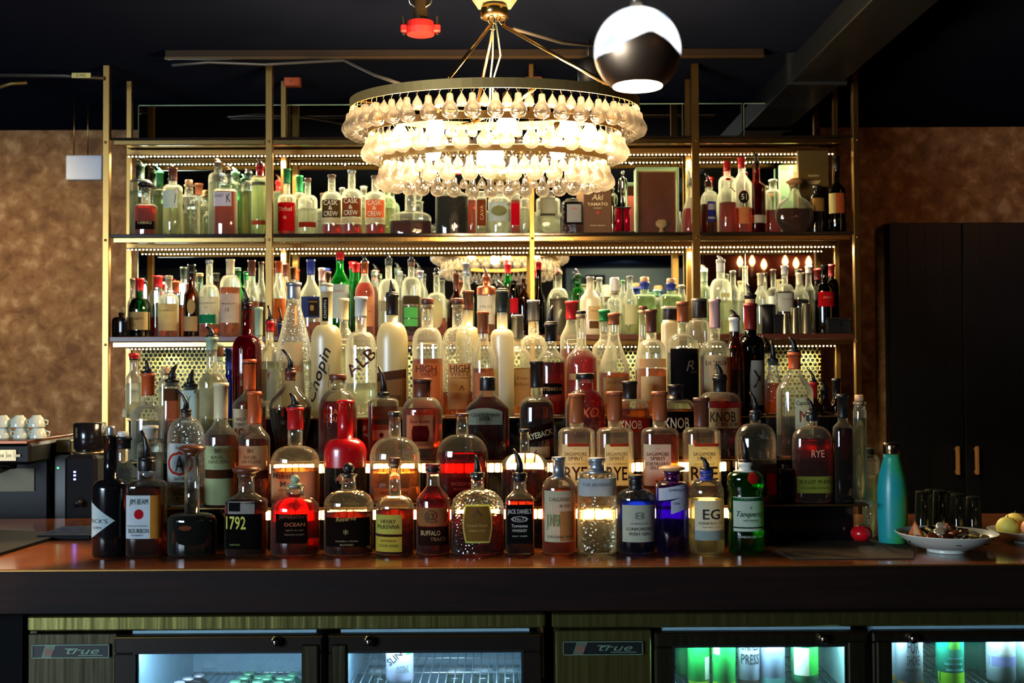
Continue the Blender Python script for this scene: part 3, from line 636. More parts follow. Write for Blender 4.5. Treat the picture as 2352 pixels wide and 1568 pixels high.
for i, (px, py, dy, lab) in enumerate(((540, 1556, .14, 'green beer bottle, front left of the left cluster'), (562, 1546, .22, 'green beer bottle, middle of the left cluster'), (572, 1536, .30, 'green beer bottle, rearmost of the left cluster'), (592, 1556, .15, 'green beer bottle, front right of the left cluster'), (596, 1545, .26, 'green beer bottle, rear right of the left cluster'),
                                       (618, 1540, .30, 'green beer bottle, rearmost of the middle cluster'), (612, 1548, .21, 'green beer bottle, middle of the middle cluster'), (640, 1559, .12, 'green beer bottle, front of the middle cluster'), (646, 1547, .22, 'green beer bottle, second of the right cluster'), (672, 1540, .30, 'green beer bottle, rearmost of the right cluster'), (664, 1549, .19, 'green beer bottle, front right of the right cluster'))):
    small_bottle(px, py+4, dy, (16, 60, 38), (120, 200, 150), lab, 'green beer bottles in the left fridge')
# jars under the wire shelf of the second door
for i, (px, lab) in enumerate(((868, 'small clear jar under the wire shelf, left'), (1045, 'small clear jar under the wire shelf, middle left'), (1110, 'small clear jar under the wire shelf, middle right'), (1168, 'small clear jar under the wire shelf, far right'))):
    Y = FY+0.25; x = X_at(px, Y, .6); o = thing('glass_jar', lab, 'jar', (x, Y, 0.46), 'jars under the wire shelf')
    MB().lathe([(0.028, 0), (0.03, 0.01), (0.03, 0.10), (0.024, 0.12), (0.024, 0.135)], (0, 0, 0), 18).build('jar_body', shell((220, 240, 235)), o, True)
    MB().lathe([(0.026, 0.134), (0.026, 0.148)], (0, 0, 0), 18).build('lid', plain((200, 215, 215), 0.3, 0.7, 0.5, 'jar_lid'), o, True)
MB().box(XF(800)-ox1, XF(1197)-ox1, 0.12, 0.5, 0.44, 0.458).build('lower_shelf', plain((30, 60, 56), 0.5, 0, 0.4, 'lower_shelf'), f1)

# ================================================================ CHANDELIER
cY, = (3.60,)
ccx = X_at(1137, cY, 2.1); cz = Z_at(37, cY, ccx)
ch = thing('crystal_chandelier', 'large round tiered chandelier of glass drops on brass rings', 'chandelier', (ccx, cY, cz))
def cp(mb, name, mat, smooth=True): return mb.build(name, mat, ch, smooth)
MB_ = MB
cp(MB().lathe([(0.02, 0.035), (0.040, 0.03), (0.043, 0.018), (0.043, -0.006), (0.03, -0.010), (0.008, -0.012)], (0, 0, 0), 28), 'canopy', M_BRASS2)
ring_spec = [(0.443, 0.824+CZ-cz, 0.028, 44), (0.388, 0.741+CZ-cz, 0.020, 38), (0.345, 0.654+CZ-cz, 0.018, 35)]
TILT = 0.0735            # the chandelier hangs slightly out of level, near side lower
mx, n, l = newmat('crystal')
gg = n.new('ShaderNodeBsdfGlass'); gg.inputs['IOR'].default_value = 1.5; gg.inputs['Color'].default_value = (1, 0.985, 0.95, 1)
tt = n.new('ShaderNodeBsdfTransparent'); tt.inputs[0].default_value = (1, 0.97, 0.9, 1); tl = n.new('ShaderNodeBsdfTranslucent'); tl.inputs[0].default_value = (1, 0.95, 0.85, 1)
a_ = n.new('ShaderNodeMixShader'); a_.inputs[0].default_value = 0.22; l.new(gg.outputs[0], a_.inputs[1]); l.new(tt.outputs[0], a_.inputs[2])
b_ = n.new('ShaderNodeMixShader'); b_.inputs[0].default_value = 0.12; l.new(a_.outputs[0], b_.inputs[1]); l.new(tl.outputs[0], b_.inputs[2]); out(n, l, b_.outputs[0])
M_CRY = mx
PEAR = [(r, z_*0.84) for r, z_ in [(0.0005, 0.0), (0.0075, -0.003), (0.0095, -0.010), (0.0100, -0.020), (0.0115, -0.028), (0.0170, -0.037), (0.0218, -0.047), (0.0238, -0.057), (0.0222, -0.068), (0.0165, -0.077), (0.0080, -0.082), (0.0005, -0.0835)]]
TEAR = [(0.0005, 0.0), (0.0040, -0.007), (0.0085, -0.014), (0.0125, -0.021), (0.0140, -0.028), (0.0128, -0.035), (0.0085, -0.040), (0.0005, -0.042)]
rng = random.Random(3)
drops = []; wires = MB()
for ri, (R, z, h, cnt) in enumerate(ring_spec):
    t = 0.003; seg = 96; v = []; f = []
    for j in range(seg):
        q = 2*math.pi*j/seg; c_, s_ = math.cos(q), math.sin(q)
        g = TILT*R*s_; v += [(R*c_, R*s_, z-h+g), (R*c_, R*s_, z+g), ((R-t)*c_, (R-t)*s_, z+g), ((R-t)*c_, (R-t)*s_, z-h+g)]
    for j in range(seg):
        k = (j+1) % seg
        for a, b in ((0, 1), (1, 2), (2, 3), (3, 0)): f.append((j*4+a, k*4+a, k*4+b, j*4+b))
    rg = addmesh('ring', v, f, plain((186, 150, 86), 0.55, 0.55, 0.5, 'brushed_brass_ring', noise=0.1), ch, False)
    for j in range(cnt):
        q = 2*math.pi*(j+0.15*rng.random())/cnt
        g = TILT*R*math.sin(q); g2 = TILT*R*math.sin(q+math.pi/cnt)
        drops.append((PEAR, R-0.002+0.004*rng.random(), q, z-h-0.011-0.003*rng.random()+g, 1.0))
        q2 = q+math.pi/cnt
        drops.append((TEAR, R-0.004, q2, z-h-0.008-0.003*rng.random()+g2, 1.0))
        for qq, zz, gg_ in ((q, z-h-0.011+g, g), (q2, z-h-0.008+g2, g2)):
            x_, y_ = R*math.cos(qq), R*math.sin(qq)
            wires.tube([(x_-0.006*math.sin(qq), y_+0.006*math.cos(qq), z-h+0.001+gg_), (x_, y_, zz-0.002)], 0.0008, 4, False).tube([(x_+0.006*math.sin(qq), y_-0.006*math.cos(qq), z-h+0.001+gg_), (x_, y_, zz-0.002)], 0.0008, 4, False)
# second inner circle of drops on the two widest rings fills the tiers as in the photo
drops.sort(key=lambda d: d[1]*math.sin(d[2]))         # nearest first (smallest y)
base = {}
for i, (pr, R, q, z, s) in enumerate(drops):
    if i < 100:
        key = id(pr)
        if key not in base:
            o = MB().lathe(pr, (0, 0, 0), 18).build('crystal_drop', M_CRY, ch, True); base[key] = o
        else:
            o = base[key].copy(); COL.objects.link(o)
        o.location = (R*math.cos(q), R*math.sin(q), z)
rest = MB()
for (pr, R, q, z, s) in drops[100:]:
    rest.lathe(pr, (R*math.cos(q), R*math.sin(q), z), 14)
ro = cp(rest, 'crystal_drops', M_CRY); ro['kind'] = 'stuff'
cp(wires, 'drop_hooks', M_BRASS2)['kind'] = 'stuff'
zr = ring_spec[0][1]
for q in (math.radians(-76), math.radians(-60+100), math.radians(164)):
    pass
hooks = [(X_at(1041, 3.2, 2.15)-ccx, 0), (X_at(1326, 3.25, 2.15)-ccx, 1)]
for q in (math.radians(-106), math.radians(-42), math.radians(100)):
    x_, y_ = (ring_spec[0][0]-0.002)*math.cos(q), (ring_spec[0][0]-0.002)*math.sin(q)
    a = Vector((0.034*math.cos(q), 0.034*math.sin(q), -0.035)); b = Vector((x_, y_, zr+0.001+TILT*y_))
    cp(MB().tube([a, b], 0.0058, 10), 'suspension_rod', M_BRASS2)
    cp(MB().tube([a+Vector((0.010*math.cos(t_), 0, 0.014+0.012*math.sin(t_))) for t_ in [k*math.pi*2/10 for k in range(11)]], 0.0024, 6, False), 'hook', M_BRASS2)
for dx in (-0.004, 0.004):
    cp(MB().tube([(dx, 0, -0.01), (dx*3+0.006, 0.01, -0.12), (dx-0.01, 0.0, -0.2), (-0.012+dx, 0, -0.33)], 0.0026, 6), 'power_cable', plain((190, 200, 160), 0.5, 0, 0.4, 'cable'))
for k in range(4):
    q = k*math.pi/2+0.3
    cp(MB().tube([(0, 0, zr-0.03), (0.24*math.cos(q), 0.24*math.sin(q), zr-0.03+TILT*0.24*math.sin(q)), (0.44*math.cos(q), 0.44*math.sin(q), zr-0.012+TILT*0.44*math.sin(q))], 0.005, 8), 'cross_arm', M_BRASS2)
M_BULB = emit((255, 214, 160), 600, 'lamp_bulb')
for px in (1000, 1165, 1305): 
    pass
bl = [(X_at(1000, 3.42, 2.1)-ccx, -0.18), (X_at(1165, 3.35, 2.1)-ccx, -0.25), (X_at(1305, 3.42, 2.1)-ccx, -0.18), (-0.20, 0.16), (0.0, 0.25), (0.2, 0.16), (-0.03, 0.0), (-0.29, -0.02), (0.29, -0.02)]
for (bx, by) in bl:
    zb = Z_at(292, 3.4, 0)-cz
    if by == 0: zb -= 0.05
    if abs(bx) > 0.28: zb += 0.005
    bb = cp(MB().lathe([(0.006, 0.045), (0.020, 0.025), (0.027, 0.0), (0.022, -0.02), (0.004, -0.030)], (bx, by, zb), 16), 'bulb', M_BULB)
    cp(MB().lathe([(0.012, 0.04), (0.013, 0.045), (0.013, 0.085), (0.01, 0.09)], (bx, by, zb), 12), 'lamp_socket', M_BRASS2)
# mounting box the chandelier hangs from
mb_ = thing('ceiling_mount_box', 'pale square mounting box above the chandelier canopy', 'mounting box', (ccx, cY, cz+0.036))
pts = [(-0.075, 0), (0.075, 0), (0.098, 0.055), (-0.098, 0.055)]
MB().add([(-.05, -.05, 0.0), (.05, -.05, 0.0), (.05, .05, 0.0), (-.05, .05, 0.0), (-.082, -.082, 0.055), (.082, -.082, 0.055), (.082, .082, 0.055), (-.082, .082, 0.055)], [(0, 3, 2, 1), (4, 5, 6, 7), (0, 1, 5, 4), (1, 2, 6, 5), (2, 3, 7, 6), (3, 0, 4, 7)]).build('box', plain((150, 146, 110), 0.5, 0.2, 0.4, 'galvanised_box'), mb_)
MB().tube([(0, 0, 0.055), (0, 0, CEIL-cz-0.036)], 0.012, 10).build('drop_rod', plain((120, 100, 70), 0.4, 0.7, 0.5, 'drop_rod'), mb_, True)
for s_ in (-1, 1): MB().ball((s_*0.067, -0.066, 0.006), 0.011, 10, 7).build('wing_nut', plain((190, 190, 160), 0.3, 0.8, 0.5, 'wing_nut'), mb_, True)

# ================================================================ GLOBE PENDANT (near, out of focus)
gY = 1.62; gx = X_at(1464, gY, 1.84); gz = Z_at(117, gY, gx); gr = 100/F*gY*1.0
gp = thing('globe_pendant', 'blurred chrome ball pendant lamp with glowing opening, upper right', 'pendant lamp', (gx, gY, gz))
m, n, l = newmat('reflection_glow'); tc = n.new('ShaderNodeTexCoord'); v_ = N(n, 'ShaderNodeTexVoronoi', Scale=70.0); l.new(tc.outputs['Object'], v_.inputs['Vector'])
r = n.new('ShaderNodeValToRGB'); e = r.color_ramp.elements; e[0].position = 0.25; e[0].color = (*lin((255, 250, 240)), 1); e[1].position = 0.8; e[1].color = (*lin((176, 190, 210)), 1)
l.new(v_.outputs['Distance'], r.inputs[0]); em = n.new('ShaderNodeEmission'); l.new(r.outputs[0], em.inputs[0]); em.inputs[1].default_value = 1.7; out(n, l, em.outputs[0])  # glow painted on the dome in place of a mirrored bright area
M_REFL = m
nseg, nr = 48, 26
def sph(a, b): return (gr*math.sin(b)*math.cos(a), gr*math.sin(b)*math.sin(a), gr*math.cos(b))
bot = math.radians(146)
def bound(a):   # wavy lower limit of the glow painted in for a bright reflection
    d = (math.degrees(a) % 360) - 282
    d = (d+180) % 360-180
    return math.radians(98 - 20*max(0, 1-abs(d)/46.0)**1.0 + (4 if d < -46 else 0))
for nm, mat, lo, hi, k in (('painted_reflection', M_REFL, lambda a: 0.05, lambda a: bound(a), 1.0), ('chrome_shell', None, lambda a: bound(a), lambda a: bot, 1.0)):
    v = []; f = []
    for i in range(nr+1):
        for j in range(nseg):
            a = 2*math.pi*j/nseg; v.append(sph(a, lo(a)+(hi(a)-lo(a))*i/nr))
    for i in range(nr):
        for j in range(nseg): f.append((i*nseg+j, i*nseg+(j+1) % nseg, (i+1)*nseg+(j+1) % nseg, (i+1)*nseg+j))
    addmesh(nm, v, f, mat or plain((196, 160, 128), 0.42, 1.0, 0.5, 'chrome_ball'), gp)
MB().lathe([(gr*math.sin(bot)*0.99, 0), (gr*math.sin(bot)*0.99, 0.0015)], (0, 0, gr*math.cos(bot)), 32).build('diffuser', emit((255, 226, 200), 22, 'pendant_light'), gp, True)
MB().lathe([(0.009, 0), (0.009, 0.02), (0.003, 0.026), (0.0025, CEIL-gz-gr)], (0, 0, gr), 12).build('stem', plain((120, 110, 96), 0.3, 0.8, 0.5, 'stem_metal'), gp, True)
# ================================================================ BOTTLES
SEG = 32
TY = {'F': (3.035, CT), 'T1': (3.172, TZ['T1']), 'T2': (3.295, TZ['T2']), 'T3': (3.425, TZ['T3']),
      'S2': (5.065, SH['S2']), 'S3': (5.065, SH['S3'])}
GRP = {'F': 'bottles standing on the counter', 'T1': 'bottles on the lowest riser step', 'T2': 'bottles on the middle riser step', 'T3': 'bottles on the top riser step',
       'S2': 'bottles on the middle rack shelf', 'S3': 'bottles on the lowest rack shelf'}
PLACED = []
def smooth(t): return t*t*(3-2*t)
def profile(R, rn, hs, hn, H, kind, br=1.0, lip=True):
    """list of (r, z)"""
    p = []
    if kind == 'globe':       # spherical body up to hn
        k = 12; a0 = math.asin(min(0.95, rn/R)); zc = hn/2.0; b = hn/2.0
        p += [(R*0.45, 0), (R*0.55, 0.002)]
        for i in range(1, k+1):
            t = -0.88+(0.88+0.93)*i/k; r = R*math.sqrt(max(0, 1-t*t))
            p.append((max(r, rn), zc+b*t))
    elif kind == 'tear':      # widest low, tapering down to a slim foot and up to the neck
        zw = hs
        for i in range(7): t = i/6; p.append((R*(br+(1-br)*smooth(t)), zw*t))
        for i in range(1, 11): t = i/10; p.append((rn+(R-rn)*(0.5+0.5*math.cos(math.pi*t)), zw+(hn-zw)*t))
    else:
        c = min(0.006, R*0.2)
        p += [(R*br*0.80, 0.0), (R*br-c*0.3, 0.0015), (R*br, c)]
        if kind == 'b':       # cocktail-shaker body: slim waist groove under a bulging shoulder
            for t, m_ in ((0.35, 0.97), (0.74, 0.965), (0.77, 0.91), (0.80, 0.91), (0.84, 0.985), (0.93, 1.0), (1.0, 0.985)): p.append((R*m_, c+(hs-c)*t))
        else:
            for t in (0.35, 0.7, 1.0): p.append((R*(br+(1-br)*t), c+(hs-c)*t))
        k = 8
        for i in range(1, k+1):
            t = i/k
            if kind in 'db': r = rn+(R-rn)*math.cos(t*math.pi/2)**0.95; z = hs+(hn-hs)*math.sin(t*math.pi/2)
            elif kind == 's': r = R+(rn-R)*smooth(t); z = hs+(hn-hs)*t
            elif kind == 'c': r = R+(rn-R)*t; z = hs+(hn-hs)*t
            else: r = rn+(R-rn)*math.cos(t*math.pi/2)**0.6; z = hs+(hn-hs)*math.sin(t*math.pi/2)   # 'f' flat square shoulder
            p.append((max(r, rn), z))
    nh = H-hn
    if nh > 0.012:
        p += [(rn*0.98, hn+nh*0.35), (rn*0.96, H-0.008)]
        if lip: p += [(rn*1.14, H-0.0075), (rn*1.14, H-0.001), (rn*1.0, H)]
        else: p += [(rn*0.96, H)]
    else: p += [(rn, H)]
    return p
def cross(rx, ry, n, seg):
    o = []
    for j in range(seg):
        a = 2*math.pi*(j+0.5)/seg; c, s = math.cos(a), math.sin(a)
        o.append((rx*math.copysign(abs(c)**(2/n), c), ry*math.copysign(abs(s)**(2/n), s)))
    return o
class Shape:
    def __init__(s, prof, R, ry, rn, n, hs, hn):
        s.p = prof; s.R = R; s.ryb = ry; s.rn = rn; s.n = n; s.hs = hs; s.hn = hn
    def ry(s, r):
        if r <= s.rn or s.R <= s.rn*1.02: return r*min(1, s.ryb/s.R) if s.R <= s.rn*1.02 else r
        return s.rn+(r-s.rn)*(s.ryb-s.rn)/(s.R-s.rn)
    def nn(s, r, z):
        if s.n == 2 or s.R <= s.rn*1.02: return s.n
        if z <= s.hs: return s.n
        t = (r-s.rn)/(s.R-s.rn); return 2+(s.n-2)*max(0, min(1, t))**0.8
    def rad(s, z):
        p = s.p
        if z <= p[0][1]: return p[0][0]
        for (a, za), (b, zb) in zip(p, p[1:]):
            if z <= zb: return a+(b-a)*((z-za)/(zb-za) if zb > za else 1)
        return p[-1][0]
    def y(s, x, z):
        r = s.rad(z); ry = s.ry(r); n = s.nn(r, z); q = min(abs(x)/r, 0.985)
        return -ry*(1-q**n)**(1/n)
    def mesh(s, inset=0.0, ztop=None, seg=SEG, zb=0.0):
        v = []; f = []; pr = []
        for r, z in s.p:
            if ztop is not None and z > ztop:
                pr.append((s.rad(ztop), ztop)); break
            pr.append((r, z))
        else:
            if ztop is not None: pass
        m = 0
        for i, (r, z) in enumerate(pr):
            ry = s.ry(r); n = s.nn(r, z); zz = z if not inset else max(z, zb)
            for (x, y) in cross(max(r-inset, 0.001), max(ry-inset, 0.001), n, seg): v.append((x, y, zz if i or not inset else zb))
        k = len(pr)
        for i in range(k-1):
            for j in range(seg): f.append((i*seg+j, i*seg+(j+1) % seg, (i+1)*seg+(j+1) % seg, (i+1)*seg+j))
        f.append(tuple(range(seg-1, -1, -1))); f.append(tuple((k-1)*seg+j for j in range(seg)))
        return v, f
CAPC = {'k': (20, 18, 19), 'w': (215, 212, 196), 'g': (150, 158, 168), 's': (170, 176, 184), 'b': (40, 56, 140), 'r': (190, 24, 26), 'o': (190, 84, 40), 'co': (196, 150, 104), 'br': (96, 50, 32), 'gn': (30, 130, 70),
        'go': (168, 130, 70), 'cr': (214, 196, 152), 'dg': (36, 52, 42), 'pk': (206, 160, 150), 'lg': (150, 170, 140), 'cu': (196, 110, 70), 'mt': (120, 190, 160), 'dr': (110, 24, 24), 'am': (160, 84, 44)}
def cmat(c): 
    if c in ('s', 'g', 'go', 'cu'): return plain(CAPC[c], 0.32, 0.75, 0.5, 'cap_metal')
    return plain(CAPC[c], 0.38, 0, 0.5, 'cap_'+c, noise=0.15 if c == 'co' else 0.04)
def bottle(tier, x, w, top, nk, sh, desc, name='liquor_bottle', g='cl', liq=None, fill=None, k='d', nw=None, n=2, q=None, br=1.0,
           cap=None, caps=None, sp=None, labs=(), txt=(), back=0, dy=0.0, X=None, spc='k', cat='bottle', spl=0.5, group=None, lipc=None, dip=None, stopper=None):
    Y0, zb = TY[tier]; Y = Y0+dy+(0.125 if back and tier[0] == 'S' else 0.105 if back else 0)
    xx = X_at(x, Y, zb+0.1)
    Zp = lambda py: Z_at(py, Y, xx)-zb
    R = w/2/F*Y; H = Zp(top); hn = Zp(nk); hs = Zp(sh); rn = (nw/2/F*Y) if nw else min(0.0155, R*0.45)
    lim = 0.042 if tier[0] != 'S' else 0.040
    ryb = R*q if q else (min(R, lim))
    # keep clear of what already stands on this tier
    for it in range(30):
        hit = [p for p in PLACED if p[0] == tier and abs(p[1]-xx) < (p[3]+R)*0.985 and abs(p[2]-Y) < (p[4]+ryb)*1.02 and
               ((xx-p[1])/(p[3]+R))**2+((Y-p[2])/(p[4]+ryb))**2 < 1.06]
        if not hit: break
        Y += 0.006; xx = X_at(x, Y, zb+0.1)
    ymx = {'F': 3.106, 'T1': TL['T2']-0.009, 'T2': TL['T3']-0.009, 'T3': 3.695, 'X': 3.6}.get(tier, 5.222 if abs(((x-297+30)%300)-0) > 0 else 5.222)
    ymn = {'F': 2.84, 'T1': TL['T1']+0.001, 'T2': TL['T2']+0.001, 'T3': TL['T3']+0.001, 'X': 3.0}.get(tier, 4.99)
    if Y+ryb > ymx or Y-ryb < ymn:
        if ymx-ymn >= 2*ryb: Y = min(max(Y, ymn+ryb), ymx-ryb)
        else: Y = (ymn+ymx)/2; ryb = (ymx-ymn)/2
        q = ryb/(w/2/F*Y)
        xx = X_at(x, Y, zb+0.1)
    R = w/2/F*Y; ryb = R*q if q else min(R, lim)
    H = Zp(top); hn = Zp(nk); hs = Zp(sh)
    PLACED.append((tier, xx, Y, R, ryb, desc))
    hs = max(0.02, hs); hn = max(hs+0.008, hn) if k != 'tear' and k != 'globe' else hn; H = max(H, hn+0.01)
    S = Shape(profile(R, rn, hs, hn, H, k, br), R, ryb, rn, n, hs, hn)
    root = thing(name, desc, cat, (xx, Y, zb+0.0004), group or GRP[tier])
    v, f = S.mesh()
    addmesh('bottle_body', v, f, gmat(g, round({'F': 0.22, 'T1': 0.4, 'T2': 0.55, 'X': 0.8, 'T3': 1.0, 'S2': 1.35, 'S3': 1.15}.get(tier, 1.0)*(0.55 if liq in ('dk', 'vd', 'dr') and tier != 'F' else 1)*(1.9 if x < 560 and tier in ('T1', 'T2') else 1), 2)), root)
    if liq:
        zf = Zp(fill) if fill else hs*0.9
        zf = min(zf, H-0.02)
        v, f = S.mesh(0.0028, zf, 24, 0.005)
        lo = addmesh('liquor', v, f, liquid(LIQ[liq]), root); autosmooth(lo, 50) if False else None
    ztop = H
    if dip:                                  # wax dip running down over neck / shoulder
        pr = [(r+0.0012, z) for r, z in S.p if z >= Zp(dip[1])-1e-6]
        zl = Zp(dip[1]); sub = Shape([(S.rad(zl)+0.0014, zl)]+pr+[(rn, H+0.002)], R, ryb, rn, n, hs, hn)
        v = []; f = []; P_ = sub.p
        for r, z in P_:
            for (a, b) in cross(r, S.ry(r), S.nn(r, z), SEG): v.append((a, b, z))
        for i in range(len(P_)-1):
            for j in range(SEG): f.append((i*SEG+j, i*SEG+(j+1) % SEG, (i+1)*SEG+(j+1) % SEG, (i+1)*SEG+j))
        f.append(tuple((len(P_)-1)*SEG+j for j in range(SEG)))
        addmesh('wax_dip', v, f, gmat('wax') if dip[0] == 'r' else cmat(dip[0]), root)
    if caps:                                 # capsule sleeve around the neck
        z0 = max(H-(caps[1]/F*Y), hn*0.98+0.002); rr = rn+0.0012
        MB().lathe([(S.rad(z0)+0.0013, z0), (rr, z0+0.004), (rr, H-0.009), (rr*1.13, H-0.0085), (rr*1.13, H+0.0008), (rr*0.8, H+0.0012)], (0, 0, 0), 24).build('neck_capsule', cmat(caps[0]), root, True)
    if cap:
        c, hp = cap[0], cap[1]; wide = cap[2] if len(cap) > 2 else 1.2; hh = hp/F*Y; r_ = rn*wide
        z0 = H-hh if len(cap) < 4 else H
        z1 = z0+hh
        if len(cap) >= 4: MB().lathe([(rn*0.8, H-0.012), (rn*0.8, H)], (0, 0, 0), 16).build('cork_plug', cmat('co'), root, True)
        z0 += 0.0015; z1 += 0.0015
        co = MB().lathe([(r_*0.96, z0), (r_, z0+hh*0.06), (r_, z1-hh*0.22), (r_*0.93, z1-hh*0.05), (r_*0.75, z1)], (0, 0, 0), 24).build('cap' if c != 'co' else 'cork', cmat(c), root, True)
        ztop = z1
    if stopper:                              # ball or disc stopper
        kk, c, hp = stopper; hh = hp/F*Y/2
        st = MB().lathe([(rn*0.7, H-0.01), (rn*0.72, H+0.002)], (0, 0, 0), 16)
        if kk == 'ball': st.ball((0, 0, H+hh), hh, 18, 10)
        else: st.lathe([(rn*1.1, H), (rn*1.75, H+hh*0.7), (rn*1.8, H+hh*1.3), (rn*1.2, H+hh*2)], (0, 0, 0), 24)
        st.build('stopper', cmat(c) if c != 'cl' else shell(GLASS['cl']), root, True)
        ztop = H+2*hh
    if sp:                                   # pour spout
        hh = sp/F*Y; z0 = ztop
        MB().lathe([(rn*0.8, z0-0.014), (rn*1.05, z0-0.001), (rn*1.12, z0+0.001), (rn*1.1, z0+0.005), (rn*0.62, z0+0.008)], (0, 0, 0), 18).build('pourer_collar', cmat(spc), root, True)
        sg = spl
        MB().tube([(0, 0, z0+0.005), (0.001*sg, 0, z0+hh*0.4), (-0.004*sg*2, 0, z0+hh*0.68), (-0.014*sg*2, 0, z0+hh*0.97)], [rn*0.66, rn*0.5, rn*0.36, 0.0032], 10).build('pour_spout', cmat(spc), root, True)
    # labels, projected on the curved glass
    loc_x = lambda px: (px-x)/F*Y
    made = []
    for L in labs:
        x0, x1, y0, y1, col = L[:5]; shp = L[5] if len(L) > 5 else 'r'
        a, b = max(loc_x(x0), -R*0.975), min(loc_x(x1), R*0.975); zt, zl = Zp(y0), Zp(y1); zl = max(zl, 0.004)
        nx, nz = 14, max(2, int((zt-zl)/0.01)) if shp in 'r' else 12
        v = []; f = []
        for i in range(nz+1):
            tz = i/nz
            for j in range(nx+1):
                tx = j/nx*2-1
                if shp == 'r': ex, ez = tx, tz
                elif shp == 'o': hw_ = math.sqrt(max(0, 1-(2*tz-1)**2)); ex, ez = tx*max(hw_, .02), tz
                elif shp == 'd': hw_ = 1-abs(2*tz-1); ex, ez = tx*max(hw_, .01), tz
                elif shp == 'dl': hw_ = 1-abs(2*tz-1); ex, ez = -1+(tx+1)*max(hw_, .005), tz      # half diamond with its point to the right
                elif shp == 'a': ex = tx; ez = tz*(1-0.22*abs(tx)**2.2)                            # arched top
                elif shp == 't': ex, ez = tx*(1-0.25*tz), tz
                elif shp == 'sl': ex, ez = tx, tz+0.22*tx                                          # slanted band
                elif shp == 'p': ex = tx*(0.82+0.18*math.cos((tz-0.5)*math.pi)); ez = tz           # plump
                xl = (a+b)/2+(b-a)/2*ex; zz = zl+(zt-zl)*ez
                v.append((xl, S.y(xl, zz)-0.0007-0.0003*len(made), zz))
        for i in range(nz):
            for j in range(nx): k0 = i*(nx+1)+j; f.append((k0, k0+1, k0+nx+2, k0+nx+1))
        made.append(addmesh('label', v, f, paper(col), root))
    for T in txt:
        s, px, py, hpx, col = T[:5]; wpx = T[5] if len(T) > 5 else None; rot = T[6] if len(T) > 6 else 0; shr = T[7] if len(T) > 7 else 0
        v, f = textmesh(s, hpx/F*Y, shear=shr, bold=0.018 if hpx >= 13 and len(s) > 1 else 0.0)
        if not v: continue
        if wpx:
            ww = max(p[0] for p in v)-min(p[0] for p in v); kx = wpx/F*Y/ww; v = [(p[0]*kx, p[1]) for p in v]
        c, sn = math.cos(rot), math.sin(rot); x0_ = loc_x(px); z0_ = Zp(py)
        vv = []
        for p in v:
            xa = x0_+p[0]*c-p[1]*sn; za = z0_+p[0]*sn+p[1]*c; xa = max(-R*0.97, min(R*0.97, xa))
            vv.append((xa, S.y(xa, za)-0.0016-0.0003*len(made), za))
        addmesh('lettering', vv, f, plain(col, 0.6, 0, 0.2, 'ink'), root, False)
    return root
B = bottle
INK = (34, 28, 26); GOLD = (190, 150, 84); CREAM = (222, 206, 164); WHT = (222, 226, 222)
# ---------------------------------------------------------------- FRONT ROW ON THE COUNTER
B('F', 254, 82, 1000, 1100, 1122, 'black apothecary gin bottle with white diamond label, leftmost on the counter', 'gin_bottle', 'blk', k='d', nw=32, cap=('s', 20, 0.6, 1), labs=[(213, 275, 1147, 1236, (196, 220, 224), 'dl')], txt=[('RICK\'S', 237, 1192, 9, (70, 90, 96), 44), ('GIN', 234, 1207, 5, (70, 90, 96), 22)])
B('F', 337, 84, 1056, 1102, 1118, 'square whiskey bottle with white label, red rosette and black spout', 'whiskey_bottle', 'cl', 'am', 1120, 'f', 34, 4, cap=('k', 26, 1.15), sp=68,
  labs=[(299, 356, 1134, 1232, (214, 228, 232)), (356, 377, 1134, 1232, (196, 128, 48)), (320, 341, 1165, 1188, (186, 30, 40), 'o')], txt=[('JIM BEAM', 330, 1150, 12, (30, 46, 40), 42), ('BOURBON', 330, 1214, 10, (30, 46, 40), 46), ('KENTUCKY STRAIGHT', 327, 1203, 4, (60, 60, 60), 46), ('WHISKEY', 327, 1224, 4, (60, 60, 60), 28)])
B('F', 441, 112, 1038, 1178, 1196, 'dark bell-based decanter bottle with tall slim neck and brown stopper', 'liqueur_bottle', 'cl', 'vd', 1180, 'f', 34, stopper=('disc', 'br', 16), labs=[(420, 450, 1202, 1214, (110, 60, 36), 'o')])
B('F', 566, 94, 1088, 1128, 1152, 'tapered dark bourbon bottle with gold-green numerals beside the bell decanter', 'bourbon_bottle', 'cl', 'dk', 1150, 's', 36, 3, br=1.0, stopper=('disc', 'br', 18), labs=[(531, 592, 1148, 1176, (150, 150, 140)), (533, 560, 1150, 1170, (24, 24, 26)), (524, 607, 1176, 1256, (18, 15, 14))],
  txt=[('1792', 550, 1196, 28, (190, 190, 80), 46), ('small batch', 548, 1245, 4, (120, 130, 60), 24)])
B('F', 678, 112, 1112, 1140, 1172, 'squat round cognac-shaped bottle glowing red at the shoulder, grey stopper', 'bourbon_bottle', 'cl', 'dr', 1138, 'd', 40, q=0.78, stopper=('ball', 'lg', 22), labs=[(640, 712, 1176, 1242, (22, 14, 12))], txt=[('JEFFERSON\'S', 680, 1183, 7, (120, 60, 40), 64), ('OCEAN', 684, 1199, 8, (190, 104, 60), 46), ('aged at sea', 684, 1212, 4, (130, 100, 70), 40), ('kentucky straight', 684, 1222, 4, (130, 100, 70), 44)])
B('F', 801, 113, 1088, 1126, 1160, 'squat round bottle with gold script and black ball cork, second of the squat ones', 'whisky_bottle', 'cl', 'dk', 1178, 'd', 34, q=0.76, stopper=('ball', 'k', 26), labs=[(752, 852, 1184, 1250, (26, 18, 14))], txt=[('Reserve', 800, 1186, 10, GOLD, 46, 0.08, 0.3), ('*', 800, 1216, 20, (170, 140, 90)), ('canadian whisky', 802, 1237, 4, (150, 130, 90), 52), ('BLENDED', 802, 1245, 4, (150, 130, 90), 30)])
